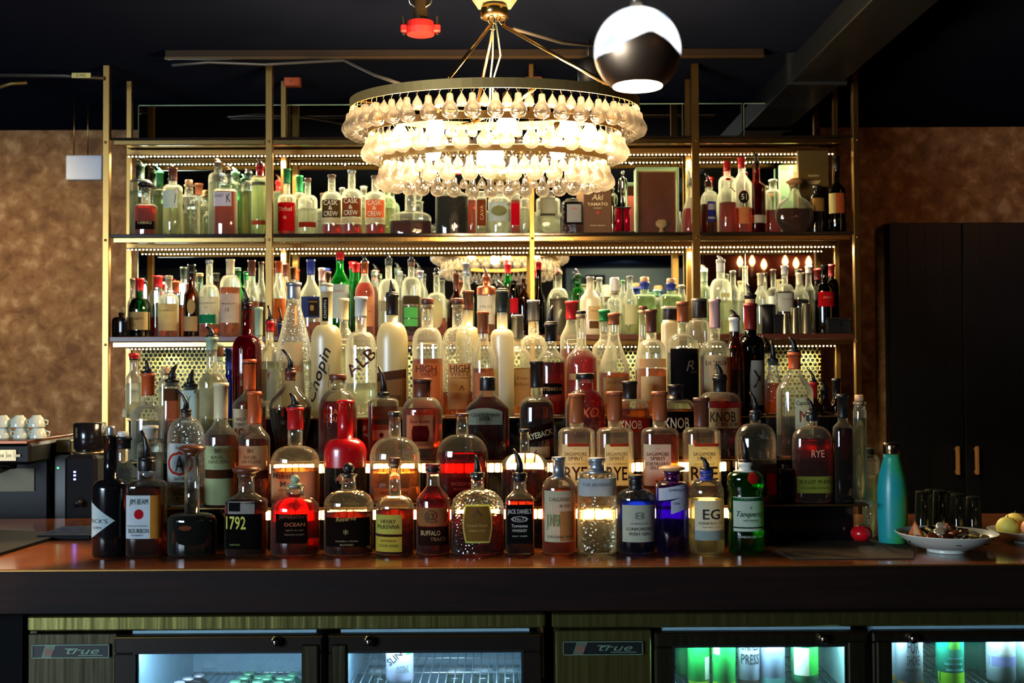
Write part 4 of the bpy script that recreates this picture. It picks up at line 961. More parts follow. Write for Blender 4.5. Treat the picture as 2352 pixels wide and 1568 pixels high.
B('F', 907, 88, 1064, 1138, 1166, 'long-necked bottle with two-part yellow label on the counter', 'bourbon_bottle', 'cl', 'dk', 1172, 'd', 28, cap=('br', 12, 1.0, 1), labs=[(864, 926, 1178, 1222, (188, 190, 84)), (864, 926, 1228, 1262, (200, 180, 66))],
  txt=[('HENRY', 895, 1193, 9, (60, 60, 20), 34), ('McKENNA', 895, 1205, 10, (50, 60, 20), 50), ('BOURBON', 895, 1237, 5, (90, 80, 20), 34), ('SOUR MASH', 895, 1248, 6, (90, 80, 20), 44)])
B('F', 995, 78, 1066, 1112, 1150, 'rounded bourbon bottle with brown animal label between yellow-label and crown-label bottles', 'bourbon_bottle', 'cl', 'dr', 1118, 's', 30, caps=('dr', 22), cap=('k', 18, 1.2), labs=[(958, 1030, 1162, 1204, (140, 104, 60), 'p'), (962, 1030, 1206, 1248, (40, 24, 18))], txt=[('BUFFALO', 991, 1219, 11, (196, 160, 110), 44), ('TRACE', 1008, 1233, 8, (150, 110, 70), 34), ('@', 992, 1182, 22, (70, 46, 26), 30)])
B('F', 1097, 122, 1090, 1124, 1168, 'wide round whisky bottle with arched bronze label and thin black spout', 'whisky_bottle', 'cl*', 'dk', 1182, 'd', 30, q=0.7, sp=46, spl=0.2, labs=[(1064, 1131, 1154, 1241, (190, 200, 90), 'p'), (1067, 1128, 1158, 1237, (128, 92, 42), 'p')], txt=[('A', 1097, 1172, 18, (84, 54, 30), 24), ('Crown Royal', 1097, 1202, 6, (180, 150, 80), 46), ('CANADIAN WHISKY', 1097, 1213, 4, (180, 150, 80), 40)])
B('F', 1194, 66, 1092, 1124, 1146, 'small square whiskey bottle with black label and white lettering', 'whiskey_bottle', 'cl', 'dk', 1150, 's', 30, 5, q=1.0, sp=62, spl=0.6, cap=('k', 14, 1.1), labs=[(1163, 1223, 1155, 1244, (22, 20, 20))],
  txt=[('JACK DANIEL\'S', 1193, 1172, 10, (206, 204, 190), 54), ('No.7', 1193, 1188, 7, (200, 198, 184), 20), ('Tennessee', 1193, 1203, 7, (200, 198, 184), 36, 0, 0.2), ('WHISKEY', 1193, 1214, 6, (200, 198, 184), 34), ('sour mash', 1193, 1226, 4, (180, 178, 164), 34), ('O', 1193, 1188, 14, (150, 148, 138), 40)])
B('F', 1284, 78, 1050, 1094, 1124, 'bottle with green and orange patterned label and grey capsule neck', 'rye_bottle', 'cl', 'am', 1124, 'd', 26, caps=('g', 52), cap=('g', 6, 1.0), labs=[(1250, 1318, 1124, 1240, (176, 196, 164)), (1284, 1316, 1170, 1238, (196, 140, 80))],
  txt=[('ORGANIC', 1285, 1143, 9, (84, 104, 70), 50), ('RYE', 1296, 1158, 7, (90, 84, 50), 24), ('JUNIPER', 1270, 1195, 26, (96, 130, 80), 30), ('ORGANIC RYE', 1284, 1228, 6, (70, 80, 60), 56)])
for_b = B('F', 1371, 90, 1052, 1082, 1098, 'broad textured clear gin bottle with pale band label in front of rye bottles', 'gin_bottle', 'cl*', 'wt', 1128, 'f', 34, 2.4, caps=('s', 44), cap=('s', 8, 1.1), labs=[(1328, 1414, 1096, 1136, (176, 190, 196))], txt=[('THE BOTANIST', 1371, 1110, 7, (90, 104, 116), 70)])
B('F', 1461, 88, 1092, 1122, 1146, 'deep blue gin bottle with dome shoulder and beige label', 'gin_bottle', 'lb', 'bu', 1150, 'd', 30, caps=('k', 30), cap=('k', 24, 1.1), labs=[(1427, 1499, 1156, 1240, (206, 206, 176))], txt=[('GUNPOWDER', 1464, 1210, 7, (60, 56, 50), 60), ('IRISH GIN', 1464, 1221, 7, (60, 56, 50), 46), ('SHANACHIE', 1464, 1198, 4, (110, 104, 90), 40), ('8', 1464, 1180, 16, (110, 116, 100), 22)])
B('F', 1544, 76, 1082, 1106, 1122, 'violet gin bottle with tilted white label next to the blue bottle', 'gin_bottle', 'pu', 'pu', 1150, 'f', 34, stopper=('disc', 'co', 12), labs=[(1506, 1576, 1114, 1142, (204, 210, 222), 'sl'), (1536, 1578, 1140, 1170, (200, 206, 216), 'sl')], txt=[('EMPRESS', 1551, 1122, 6, (90, 90, 110), 38), ('GIN', 1548, 1152, 5, (90, 90, 110), 14)])
B('F', 1623, 80, 1080, 1100, 1130, 'clear gin bottle with blue striped neck and pale grey two-letter label', 'gin_bottle', 'cl', 'yl', 1142, 'd', 26, caps=('b', 42), cap=('s', 12, 1.1), sp=30, labs=[(1592, 1660, 1146, 1236, (196, 204, 186)), (1592, 1660, 1214, 1236, (150, 170, 168))], txt=[('EG', 1628, 1177, 22, (26, 34, 34), 40), ('EDINBURGH GIN', 1628, 1197, 6, (60, 84, 88), 56), ('london dry', 1628, 1206, 4, (90, 110, 110), 40)])
B('F', 1713, 84, 1062, 1080, 1100, 'bright green fluted gin bottle with round red seal, rightmost on the counter', 'gin_bottle', 'gr', 'gn', 1092, 'b', 28, caps=('w', 28), cap=('w', 8, 1.05), sp=60, spl=0.3, labs=[(1680, 1752, 1138, 1216, (210, 222, 198)), (1680, 1752, 1144, 1147, (30, 90, 60)), (1680, 1752, 1206, 1209, (20, 50, 36)), (1710, 1736, 1082, 1109, (190, 36, 30), 'o')],
  txt=[('Tanqueray', 1717, 1178, 12, (40, 60, 50), 62, 0, 0.35), ('IMPORTED', 1717, 1191, 4, (80, 100, 80), 34), ('LONDON DRY GIN', 1717, 1228, 5, (190, 206, 190), 56), ('*', 1717, 1162, 10, (120, 80, 60))])

# ---------------------------------------------------------------- LOWEST RISER STEP
B('T1', 283, 66, 1004, 1056, 1084, 'clear bottle with black banded neck behind the black apothecary bottle', 'liquor_bottle', 'cl', 'yl', 1100, 's', 32, caps=('k', 26), cap=('w', 12, 0.8, 1))
B('T1', 345, 58, 978, 1016, 1030, 'clear straight bottle directly behind the square rosette-label whiskey', 'vodka_bottle', 'cl', 'wt', 1040, 'f', 30, caps=('w', 30), labs=[(322, 372, 1056, 1110, (188, 200, 216))])
B('T1', 427, 84, 946, 958, 1012, 'fluted clear dome bottle with red ring emblem on white label', 'gin_bottle', 'cl*', 'wt', 1120, 'd', 22, caps=None, sp=52, spl=1.0, cap=('br', 18, 1.0), labs=[(388, 462, 1016, 1104, (206, 216, 214), 'p'), (392, 452, 1034, 1090, (196, 60, 40), 'o'), (398, 446, 1040, 1084, (206, 216, 214), 'o')], txt=[('RANGE', 428, 1026, 6, (90, 90, 90), 30), ('A', 422, 1062, 36, (50, 50, 50), 20), ('DISTILLED', 430, 1096, 6, (60, 60, 60), 40)])
B('T1', 507, 74, 880, 966, 1004, 'bourbon bottle with pale green paper label and brown belt, cream neck', 'bourbon_bottle', 'cl', 'am', 1000, 's', 30, caps=('cr', 82), labs=[(474, 542, 1022, 1158, (190, 206, 150)), (472, 544, 1076, 1096, (84, 48, 28))], txt=[('BASIL', 508, 1048, 8, (110, 110, 60), 30), ('HAYDEN', 508, 1058, 8, (110, 110, 60), 42), ('BH', 508, 1033, 10, (90, 80, 40), 12)])
B('T1', 584, 72, 900, 972, 1008, 'bourbon bottle with peach paper label and orange neck, right of its twin', 'bourbon_bottle', 'cl', 'am', 1010, 's', 28, caps=('o', 80), labs=[(552, 618, 1022, 1096, (206, 160, 110)), (550, 618, 1078, 1097, (84, 40, 24))], txt=[('BASIL', 582, 1048, 8, (120, 84, 50), 30), ('HAYDEN', 582, 1058, 8, (120, 84, 50), 42), ('BH', 582, 1033, 10, (100, 70, 40), 12)])
B('T1', 678, 112, 936, 1024, 1062, 'broad whisky bottle with beige handwritten-style label, red neck and glowing shoulders', 'bourbon_bottle', 'cl', 'or_', 1076, 'd', 34, q=0.7, caps=('r', 50), sp=34, labs=[(627, 732, 1080, 1146, (222, 172, 118))], txt=[('Maker\'s', 660, 1089, 13, (110, 70, 50), 56), ('Mark', 672, 1108, 13, (110, 70, 50), 44), ('WHISKY', 665, 1122, 6, (120, 80, 60), 40)])
B('T1', 793, 96, 920, 1006, 1038, 'bourbon bottle with thick red wax over neck and dome shoulders', 'bourbon_bottle', 'cl', 'vd', 1074, 'd', 34, q=0.8, dip=('r', 1072), txt=[('46', 792, 1096, 22, (170, 80, 50), 34)])
B('T1', 907, 116, 946, 1004, 1052, 'wide clear dome bottle with glowing band between the wax-dipped bottle and the copper domed one', 'whiskey_bottle', 'cl', 'or_', 1078, 'd', 28, q=0.7, cap=('k', 12, 1.0), labs=[(862, 958, 1118, 1146, (196, 116, 60))], txt=[('REDEMPTION', 908, 1128, 7, (90, 40, 26), 60)])
B('T1', 1062, 118, 950, 998, 1048, 'flat round-shouldered bourbon bottle with glowing pink liquor and dark cap', 'bourbon_bottle', 'cl', 'dr', 1040, 'd', 28, q=0.62, cap=('br', 8, 1.15), labs=[(1030, 1096, 1094, 1140, (90, 20, 16))], txt=[('WOODFORD', 1064, 1108, 8, (180, 60, 40), 54), ('RESERVE', 1064, 1120, 6, (180, 60, 40), 40)])
B('T1', 1205, 108, 986, 1040, 1072, 'clear dome whiskey bottle right of the pink-glowing one, behind the small square bottle', 'whiskey_bottle', 'cl', 'dk', 1080, 'd', 22, q=0.75, cap=('k', 8, 1.2))
SAG = [(1325, 905, (214, 196, 150), 'sloping-shouldered rye bottle with big dark lettering, leftmost of the four amber necks', 1290, 1350, ['SAGAMORE', 'SPIRIT'], 'RYE'),
       (1413, 900, (216, 200, 150), 'rye bottle with big lettering and orange top strip, second of the four amber necks', 1386, 1441, ['SAGAMORE', 'SPIRIT'], 'RYE'),
       (1516, 900, (214, 206, 170), 'select bottle with plain pale label, third of the four amber necks', 1476, 1536, ['SAGAMORE', 'SPIRIT'], None),
       (1612, 914, (222, 204, 130), 'rye bottle with yellowish label and dark neck, rightmost of the four amber necks', 1577, 1646, ['SAGAMORE', 'SPIRIT'], 'RYE')]
for (x, top, lc, ds, la, lb, t2, big) in SAG:
    cxx = (la+lb)/2
    tx = [(t2[0], cxx, 1040, 8, (70, 56, 36), 50), (t2[1], cxx, 1050, 8, (70, 56, 36), 34), ('...', cxx, 1028, 7, (150, 50, 36), 12)]
    if big: tx += [(big, cxx, 1084, 30, (74, 34, 24), (lb-la)-8), ('non chill filtered', cxx, 1062, 3.5, (110, 90, 60), 44)]
    else: tx += [('DISTILLER\'S', cxx, 1062, 7, (70, 44, 30), 48), ('SELECT', cxx, 1071, 7, (70, 44, 30), 36), ('v', cxx+3, 1104, 14, (90, 70, 40), 20)]
    B('T1', x, 84, top, 982, 996, ds, 'rye_bottle', 'cl', 'or_' if big else 'am', 1000 if not big else 1110, 'f', 32, 3.2, q=0.95, caps=('am' if x < 1600 else 'br', 66), cap=('k', 10, 1.1), labs=[(la, lb, 1018, 1112, lc)]+([(la+12, lb, 1016, 1023, (180, 60, 36))] if big else [(la, lb, 1112, 1118, (90, 60, 30))]), txt=tx, group='four rye bottles with amber necks')
B('T1', 1736, 94, 950, 972, 1012, 'large dome bottle with dark spout above the green gin bottle, red side label', 'whiskey_bottle', 'cl', 'dk', 1060, 'd', 24, q=0.8, cap=('k', 16, 1.1), sp=50, labs=[(1754, 1780, 1086, 1134, (196, 24, 36))])
B('T1', 1803, 38, 1072, 1076, 1082, 'plain black square tin-like bottle between the dome bottle and green-label rye', 'liquor_bottle', 'blk', k='f', n=6, q=1.0, nw=18)
B('T1', 1866, 90, 950, 978, 1012, 'rye bottle with green band label and embossed red shoulder', 'rye_bottle', 'cl', 'rd', 1008, 'd', 24, n=2.6, q=0.6, sp=36, cap=('k', 18, 1.1), labs=[(1826, 1908, 1092, 1130, (150, 156, 60))], txt=[('BULLEIT 95 RYE', 1866, 1104, 8, (60, 60, 20), 70), ('FRONTIER WHISKEY', 1866, 1118, 4, (80, 80, 30), 60), ('RYE', 1872, 1040, 16, (240, 150, 110), 30)])
B('T1', 1937, 44, 906, 966, 984, 'slim deep red bottle with blue-black capsule at the right riser end', 'liqueur_bottle', 'cl', 'dr', 984, 's', 22, caps=('k', 54), n=3)
B('T1', 1976, 30, 922, 940, 950, 'tall slim clear bottle with cork at the far right riser end', 'liqueur_bottle', 'cl', 'yl', 960, 'f', 26, cap=('co', 14, 0.85, 1))

# ---------------------------------------------------------------- MIDDLE RISER STEP
B('T2', 340, 76, 858, 932, 968, 'large clear bottle with orange neck capsule and black spout, left end', 'liquor_bottle', 'cl', 'wt', 1010, 'd', 27, caps=('o', 50), sp=32, spl=0.2)
B('T3', 302, 40, 890, 930, 950, 'clear bottle half behind the orange-necked one, white neck', 'liquor_bottle', 'cl', 'wt', 990, 's', 24, caps=('w', 34), cap=('k', 8, 1.0), dy=0.05)
B('T2', 395, 34, 878, 884, 892, 'square bottle with brown lower label and bent black spout, left group', 'liquor_bottle', 'cl', 'am', 895, 'f', 30, 5, q=1, sp=40, spl=-0.5, labs=[(372, 414, 892, 920, (96, 58, 36))])
B('T2', 438, 40, 888, 894, 902, 'square bottle with white leaf label and black spout, left group', 'liquor_bottle', 'cl', 'wt', 900, 'f', 30, 5, q=1, sp=38, spl=-0.3, labs=[(420, 456, 896, 970, (206, 222, 210))], txt=[('V', 438, 915, 12, (60, 140, 90), 10)])
B('T2', 486, 56, 775, 850, 876, 'tall clear bottle with amber contents left of the crimson one', 'liquor_bottle', 'cl', 'yl', 866, 's', 24, caps=('lg', 30), sp=26, labs=[(462, 512, 890, 956, (168, 160, 120))])
B('T2', 573, 76, 826, 898, 930, 'bourbon bottle with white label bearing a bird and large number', 'bourbon_bottle', 'cl', 'am', 936, 's', 26, caps=('o', 70), cap=('k', 12, 1.1), labs=[(536, 606, 938, 1010, (220, 204, 166))], txt=[('WILD', 560, 962, 8, (70, 50, 30), 24), ('TURKEY', 560, 973, 7, (70, 50, 30), 26), ('101', 562, 990, 15, (130, 40, 26), 34)])
B('T2', 667, 98, 852, 872, 934, 'teardrop bottle with wing flutes, brown cap and dark lower half', 'bourbon_bottle', 'cl', 'vd', 936, 'tear', 22, q=0.62, br=0.62, caps=('br', 36), cap=('br', 10, 1.2), sp=50, spl=0.8, txt=[('ANGEL\'S ENVY', 668, 934, 8, (170, 120, 80), 80)])
B('T2', 776, 88, 860, 896, 946, 'dome bottle with broad brown cork top and amber red liquor', 'bourbon_bottle', 'cl', 'rd', 922, 'd', 34, cap=('br', 14, 1.15), q=0.85, txt=[('ELIJAH', 770, 946, 12, (216, 120, 80), 44), ('CRAIG', 770, 962, 12, (216, 120, 80), 40)])
B('T2', 881, 68, 908, 914, 926, 'square clear bottle with small round seal and curved black spout', 'bourbon_bottle', 'cl', 'am', 934, 'f', 26, 4, q=0.8, sp=66, spl=0.5, labs=[(858, 900, 976, 1010, (196, 160, 116)), (874, 884, 992, 1004, (90, 30, 24), 'o'), (856, 902, 974, 986, (150, 70, 44))])
B('T2', 970, 92, 870, 912, 948, 'bourbon bottle with orange label and dark rose-like shield', 'bourbon_bottle', 'cl', 'am', 938, 'd', 36, q=0.8, caps=('br', 42), cap=('k', 12, 1.1), labs=[(936, 996, 952, 1028, (220, 140, 92)), (948, 988, 976, 1012, (104, 22, 22), 'p')], txt=[('Four Roses', 966, 966, 9, (120, 40, 30), 44, 0, 0.2), ('BOURBON', 966, 1019, 6, (150, 70, 50), 40)])
B('T2', 1120, 100, 866, 900, 940, 'broad dark whiskey bottle with grey arched label and black cap', 'whiskey_bottle', 'cl', 'dr', 912, 's', 32, 3, q=0.7, cap=('k', 32, 1.12), labs=[(1072, 1154, 936, 974, (150, 156, 130), 'a')], txt=[('GENTLEMAN', 1114, 952, 8, (50, 44, 30), 64), ('JACK', 1114, 962, 7, (50, 44, 30), 26)])
B('T2', 1233, 78, 830, 912, 938, 'round-shouldered rye bottle with slanted black label band and number six', 'rye_bottle', 'cl', 'dk', 924, 'd', 27, caps=('k', 60), labs=[(1198, 1270, 976, 1012, (40, 20, 16), 'sl'), (1216, 1262, 1024, 1050, (226, 180, 130))], txt=[('RYEBACK', 1240, 996, 13, (226, 214, 170), 58, 0.25), ('6', 1230, 1038, 15, (80, 30, 20), 8)])
B('T2', 1345, 92, 858, 896, 940, 'amber cognac bottle with etched two-letter monogram and flat black cap', 'cognac_bottle', 'cl', 'rd', 880, 'd', 36, q=0.7, cap=('k', 14, 1.2), txt=[('XO', 1352, 946, 22, (210, 110, 70), 44, 0, 0.2)])
B('T2', 1447, 90, 876, 916, 944, 'square-shouldered bourbon bottle with red label and cream block letters', 'bourbon_bottle', 'cl', 'am', 940, 'f', 30, 3, q=0.75, caps=('k', 40), cap=('k', 6, 1.1), labs=[(1404, 1490, 960, 990, (168, 46, 30))], txt=[('KNOB', 1446, 974, 19, (236, 206, 160), 50)], group='square-shouldered block-letter bourbon bottles')
B('T2', 1552, 92, 884, 916, 946, 'square-shouldered bourbon bottle with black label and cream block letters', 'bourbon_bottle', 'cl', 'am', 940, 'f', 30, 3, q=0.75, caps=('k', 40), cap=('k', 6, 1.1), labs=[(1516, 1590, 944, 992, (24, 18, 16))], txt=[('KNOB', 1550, 970, 24, (236, 214, 170), 56)], group='square-shouldered block-letter bourbon bottles')
B('T2', 1654, 94, 866, 900, 926, 'square-shouldered bourbon bottle with cream label and dark block letters', 'bourbon_bottle', 'cl', 'rd', 922, 'f', 28, 3, q=0.75, caps=('k', 34), cap=('k', 8, 1.1), sp=32, labs=[(1622, 1698, 936, 982, (222, 184, 122))], txt=[('KNOB', 1654, 956, 22, (54, 36, 26), 58), ('CREEK', 1664, 973, 8, (54, 36, 26), 54)], group='square-shouldered block-letter bourbon bottles')
B('T2', 1826, 84, 810, 848, 900, 'tall clear rum bottle with orange-red neck and white seafarer label', 'rum_bottle', 'cl', 'or_', 1000, 's', 26, caps=('o', 38), cap=('k', 10, 1.1), sp=36, labs=[(1818, 1856, 914, 984, (214, 214, 178))], txt=[('Captain', 1836, 926, 10, (40, 34, 28), 32), ('M', 1838, 955, 26, (150, 50, 34), 20)])
B('T3', 1776, 40, 828, 850, 884, 'slim faceted clear bottle with black spout left of the seafarer-label rum', 'rum_bottle', 'cl*', 'or_', 880, 's', 22, sp=48, spl=0.2, dy=0.05)
for i, (x, top, cc, ds, kw) in enumerate(((1868, 878, 'r', 'small dark bitters bottle with red neck by the perforated panel', dict(sp=30)), (1893, 892, 'k', 'small dark bottle with black spout, second right of the seafarer-label rum', dict(sp=22)), (1921, 870, 'k', 'squat dark bottle with pale neck ring near the right rack post', dict(cap=('k', 10, 1.1))))):
    B('T3', x, 34, top, 915, 935, ds, 'bitters_bottle', 'br', 'dk', 940, 's', 16, caps=(cc, 40), labs=[(x-15, x+15, 945, 1000, (120, 100, 70) if i < 2 else (206, 196, 140))], dy=0.05, **kw)

# ---------------------------------------------------------------- TOP RISER STEP
B('T3', 567, 66, 700, 770, 805, 'tall crimson liqueur bottle with black spout under the left inner post', 'liqueur_bottle', 'pk', 'pk', 720, 'd', 22, cap=('k', 12, 1.1), sp=40)
B('T3', 307, 34, 812, 850, 870, 'clear bottle with red-banded neck at the far left end, top step', 'liquor_bottle', 'cl', 'wt', 880, 's', 18, caps=('r', 14), cap=('k', 16, 1.1))
B('T3', 380, 32, 852, 870, 880, 'clear cork-topped bottle in front of the perforated panel, left', 'liquor_bottle', 'cl', 'wt', 890, 's', 20, cap=('co', 8, 1.0, 1))
B('T3', 500, 46, 790, 850, 880, 'green-white necked bottle just left of the crimson bottle', 'liquor_bottle', 'cl', 'yl', 880, 's', 22, caps=('lg', 40), cap=('br', 30, 1.15), back=1)
B('T3', 528, 36, 800, 860, 880, 'cobalt-necked bottle between green-white neck and crimson bottle', 'liquor_bottle', 'bl', 'wt', 900, 's', 18, caps=('b', 50), cap=('br', 10, 1.1), back=1)
B('T3', 620, 44, 738, 786, 815, 'clear bottle with bright red neck capsule and black spout, centre left', 'liquor_bottle', 'cl', 'wt', 830, 's', 16, caps=('r', 24), sp=38, spl=0.2, labs=[(603, 638, 848, 920, (206, 200, 170))], txt=[('f', 622, 862, 14, (180, 40, 30), 8)])
B('T3', 645, 34, 744, 795, 815, 'cobalt blue necked bottle beside the bright red neck', 'liquor_bottle', 'bl', None, None, 's', 12, caps=('b', 50), cap=('cr', 6, 1.3), sp=36, spl=0.2, back=1, labs=[(632, 656, 835, 872, (210, 160, 110))])
B('T3', 594, 34, 706, 780, 800, 'slim grey-green necked bottle behind the crimson bottle', 'liquor_bottle', 'cl', 'wt', 830, 's', 16, caps=('lg', 66), back=1)
B('T3', 675, 80, 650, 700, 800, 'very tall fluted cone bottle with silver screw cap', 'liqueur_bottle', 'cl*', 'wt', 830, 'c', 30, caps=('s', 8), cap=('s', 38, 1.0), labs=[(650, 706, 788, 940, (206, 176, 126), 't')], txt=[('NO', 690, 846, 15, (190, 80, 40), 16)])
B('T3', 750, 70, 652, 746, 782, 'frosted vodka bottle with vertical black script and small dark neck tag', 'vodka_bottle', 'fr', k='d', nw=28, cap=('w', 20, 1.05), labs=[(742, 756, 684, 738, (30, 26, 24))], txt=[('CHOPIN', 749, 711, 6, (220, 220, 200), 42, math.pi/2), ('Chopin', 738, 862, 22, (44, 38, 34), 128, 1.25, 0.3), ('potato vodka', 760, 868, 4, (80, 74, 64), 60, math.pi/2)])
B('T3', 790, 44, 686, 748, 776, 'clear bottle with orange-topped cream neck between the two script vodkas', 'liquor_bottle', 'cl', 'wt', 800, 's', 20, caps=('cr', 50), cap=('cu', 16, 1.05), back=1)
B('T3', 829, 70, 682, 762, 796, 'clear vodka bottle with bold diagonal brown letters and white neck', 'vodka_bottle', 'cl', 'wt', 880, 'd', 26, caps=('w', 46), cap=('k', 8, 1.1), txt=[('ALB', 832, 832, 26, (84, 40, 28), 78, 0.72)])
B('T3', 901, 72, 676, 740, 786, 'frosted vodka bottle with black capsule and brown landscape print', 'vodka_bottle', 'fr', k='d', nw=26, caps=('k', 48), sp=34, spl=0.1, labs=[(868, 934, 866, 934, (150, 104, 62)), (868, 934, 852, 872, (96, 58, 40), 'sl')], txt=[('GOOSE', 905, 912, 10, (60, 40, 26), 36)])
B('T3', 982, 70, 700, 752, 792, 'flask with brown dome cork and orange western label, left of two', 'whiskey_bottle', 'cl', 'am', 824, 'd', 27, cap=('br', 14, 1.05, 1), labs=[(952, 1012, 836, 940, (216, 130, 76))], txt=[('HIGH', 981, 847, 15, (104, 50, 30), 48), ('WEST', 988, 860, 9, (120, 60, 36), 40)])
B('T3', 1052, 72, 700, 752, 792, 'flask with brown dome cork and tall peach western label, right of two', 'whiskey_bottle', 'cl*', 'am', 900, 'd', 27, cap=('br', 14, 1.05, 1), labs=[(1030, 1082, 835, 938, (214, 158, 98))], txt=[('HIGH', 1057, 846, 15, (104, 50, 30), 44), ('WEST', 1057, 858, 10, (120, 60, 36), 44), ('whiskey', 1057, 868, 5, (130, 80, 50), 40), ('^', 1062, 890, 20, (130, 70, 40), 12)])
B('T3', 1076, 58, 668, 750, 780, 'frosted bottle with brown neck behind the peach-label flask', 'vodka_bottle', 'fr', k='d', nw=22, caps=('br', 44), back=1)
B('T3', 1110, 50, 716, 776, 830, 'slender bottle with amber neck right of the two western-label flasks', 'whiskey_bottle', 'cl', 'am', 846, 's', 24, caps=('am', 50), cap=('br', 8, 1.1), labs=[(1092, 1136, 856, 912, (206, 130, 80))])
B('T3', 1154, 54, 668, 756, 776, 'plain frosted white bottle with green neck, centre of the top step', 'vodka_bottle', 'fw', k='d', nw=25, caps=('dg', 50), sp=24)
B('T3', 1189, 66, 724, 800, 836, 'bottle with grey capsule and cream portrait label', 'bourbon_bottle', 'cl', 'or_', 845, 'd', 25, caps=('g', 54), cap=('k', 8, 1.05), labs=[(1160, 1216, 848, 932, (206, 190, 136)), (1162, 1184, 852, 900, (150, 150, 110), 'o')], txt=[('Evan', 1200, 868, 7, (120, 70, 40), 26), ('Williams', 1198, 882, 7, (120, 70, 40), 32)])
B('T3', 1226, 62, 690, 770, 800, 'pebble-textured bottle with silver capsule behind the portrait label', 'tequila_bottle', 'cl*', 'wt', 830, 'd', 25, caps=('s', 48), back=1)
B('T3', 1266, 64, 744, 800, 828, 'red-brown rye bottle with dark triangular label and black spout', 'rye_bottle', 'cl', 'dr', 832, 's', 26, caps=('k', 40), sp=44, spl=-0.2, labs=[(1238, 1292, 880, 905, (30, 20, 16), 'p')], txt=[('RITTENHOUSE', 1266, 893, 8, (206, 150, 90), 50), ('RYE', 1266, 914, 9, (210, 100, 60), 24)])
B('T3', 1314, 54, 692, 738, 780, 'bottle with vermilion capsule standing just behind a corked flask', 'whisky_bottle', 'cl', 'am', 802, 's', 25, caps=('r', 42), back=1)
B('T3', 1336, 70, 722, 790, 826, 'corked clear flask half full of red-brown liquor', 'whiskey_bottle', 'cl', 'rd', 806, 's', 22, cap=('k', 7, 1.0, 1), labs=[(1306, 1336, 858, 872, (200, 170, 120))])
B('T3', 1389, 56, 712, 775, 800, 'clear bottle with green neck band and white cap', 'liquor_bottle', 'cl', 'wt', 830, 's', 22, caps=('gn', 26), cap=('w', 8, 1.1), back=1)
B('T3', 1411, 70, 720, 762, 858, 'long conical whisky bottle with beige label and brown neck', 'whisky_bottle', 'cl', 'am', 856, 's', 23, caps=('am', 26), cap=('k', 8, 1.05), labs=[(1384, 1440, 866, 925, (190, 164, 110))], txt=[('SCOTCH', 1412, 878, 7, (90, 60, 34), 40)])
B('T3', 1478, 40, 712, 770, 850, 'swing-top flask behind the dark-capsule bottle', 'liquor_bottle', 'cl', 'am', 850, 's', 20, cap=('br', 8, 1.0, 1), back=1)
B('T3', 1497, 66, 712, 780, 812, 'clear whiskey bottle with dark brown capsule and two beige labels', 'whiskey_bottle', 'cl', 'or_', 846, 'd', 23, caps=('br', 52), cap=('k', 8, 1.15), labs=[(1467, 1532, 824, 844, (190, 150, 104)), (1470, 1530, 864, 920, (200, 180, 130))])
B('T3', 1540, 40, 704, 740, 752, 'black woven-cap bottle with white shoulder behind the black-label rum', 'tequila_bottle', 'fw', k='f', nw=34, cap=('k', 34, 1.0), back=1, n=4)
B('T3', 1569, 72, 694, 766, 798, 'rum bottle with tall black label and thin script', 'rum_bottle', 'cl', 'wt', 810, 'd', 24, caps=('am', 46), cap=('k', 10, 1.1), labs=[(1538, 1604, 801, 925, (20, 17, 18))], txt=[('R', 1580, 840, 22, (120, 90, 70), 22, 0.2, 0.4), ('rum', 1590, 855, 7, (120, 90, 70), 16)])
B('T3', 1607, 54, 686, 735, 765, 'bottle with broad black ribbed cap behind rum and two-tone neck', 'liquor_bottle', 'cl', 'wt', 800, 'f', 32, 3, cap=('k', 46, 1.1), back=1)
B('T3', 1643, 68, 688, 782, 812, 'bourbon bottle with long pinkish capsule and beige label with dark name', 'bourbon_bottle', 'cl', 'am', 818, 'd', 23, caps=('pk', 66), cap=('br', 8, 1.1), labs=[(1614, 1674, 816, 916, (206, 180, 130))], txt=[('E.H. TAYLOR', 1640, 834, 10, (70, 40, 24), 46), ('JR', 1640, 846, 5, (70, 40, 24), 12)])
B('T3', 1688, 44, 730, 775, 810, 'dark bottle with square white neck wrap left of the purple wine-like bottle', 'rum_bottle', 'br', 'gn', 850, 's', 22, caps=('w', 32), cap=('k', 8, 1.1), sp=18)
B('T3', 1725, 62, 698, 770, 800, 'tall dark purple bottle with hand-drawn white label at right', 'liqueur_bottle', 'vk', 'vd', 800, 'd', 27, caps=('dr', 60), cap=('co', 16, 0.9, 1), sp=28, labs=[(1716, 1754, 828, 930, (196, 186, 160), 'p')], txt=[('X', 1738, 870, 40, (60, 30, 24), 30)])
B('T3', 1762, 34, 800, 850, 870, 'small clear bottle with black spout right of the tall purple bottle', 'liquor_bottle', 'cl', 'or_', 880, 's', 18, sp=30, back=1)
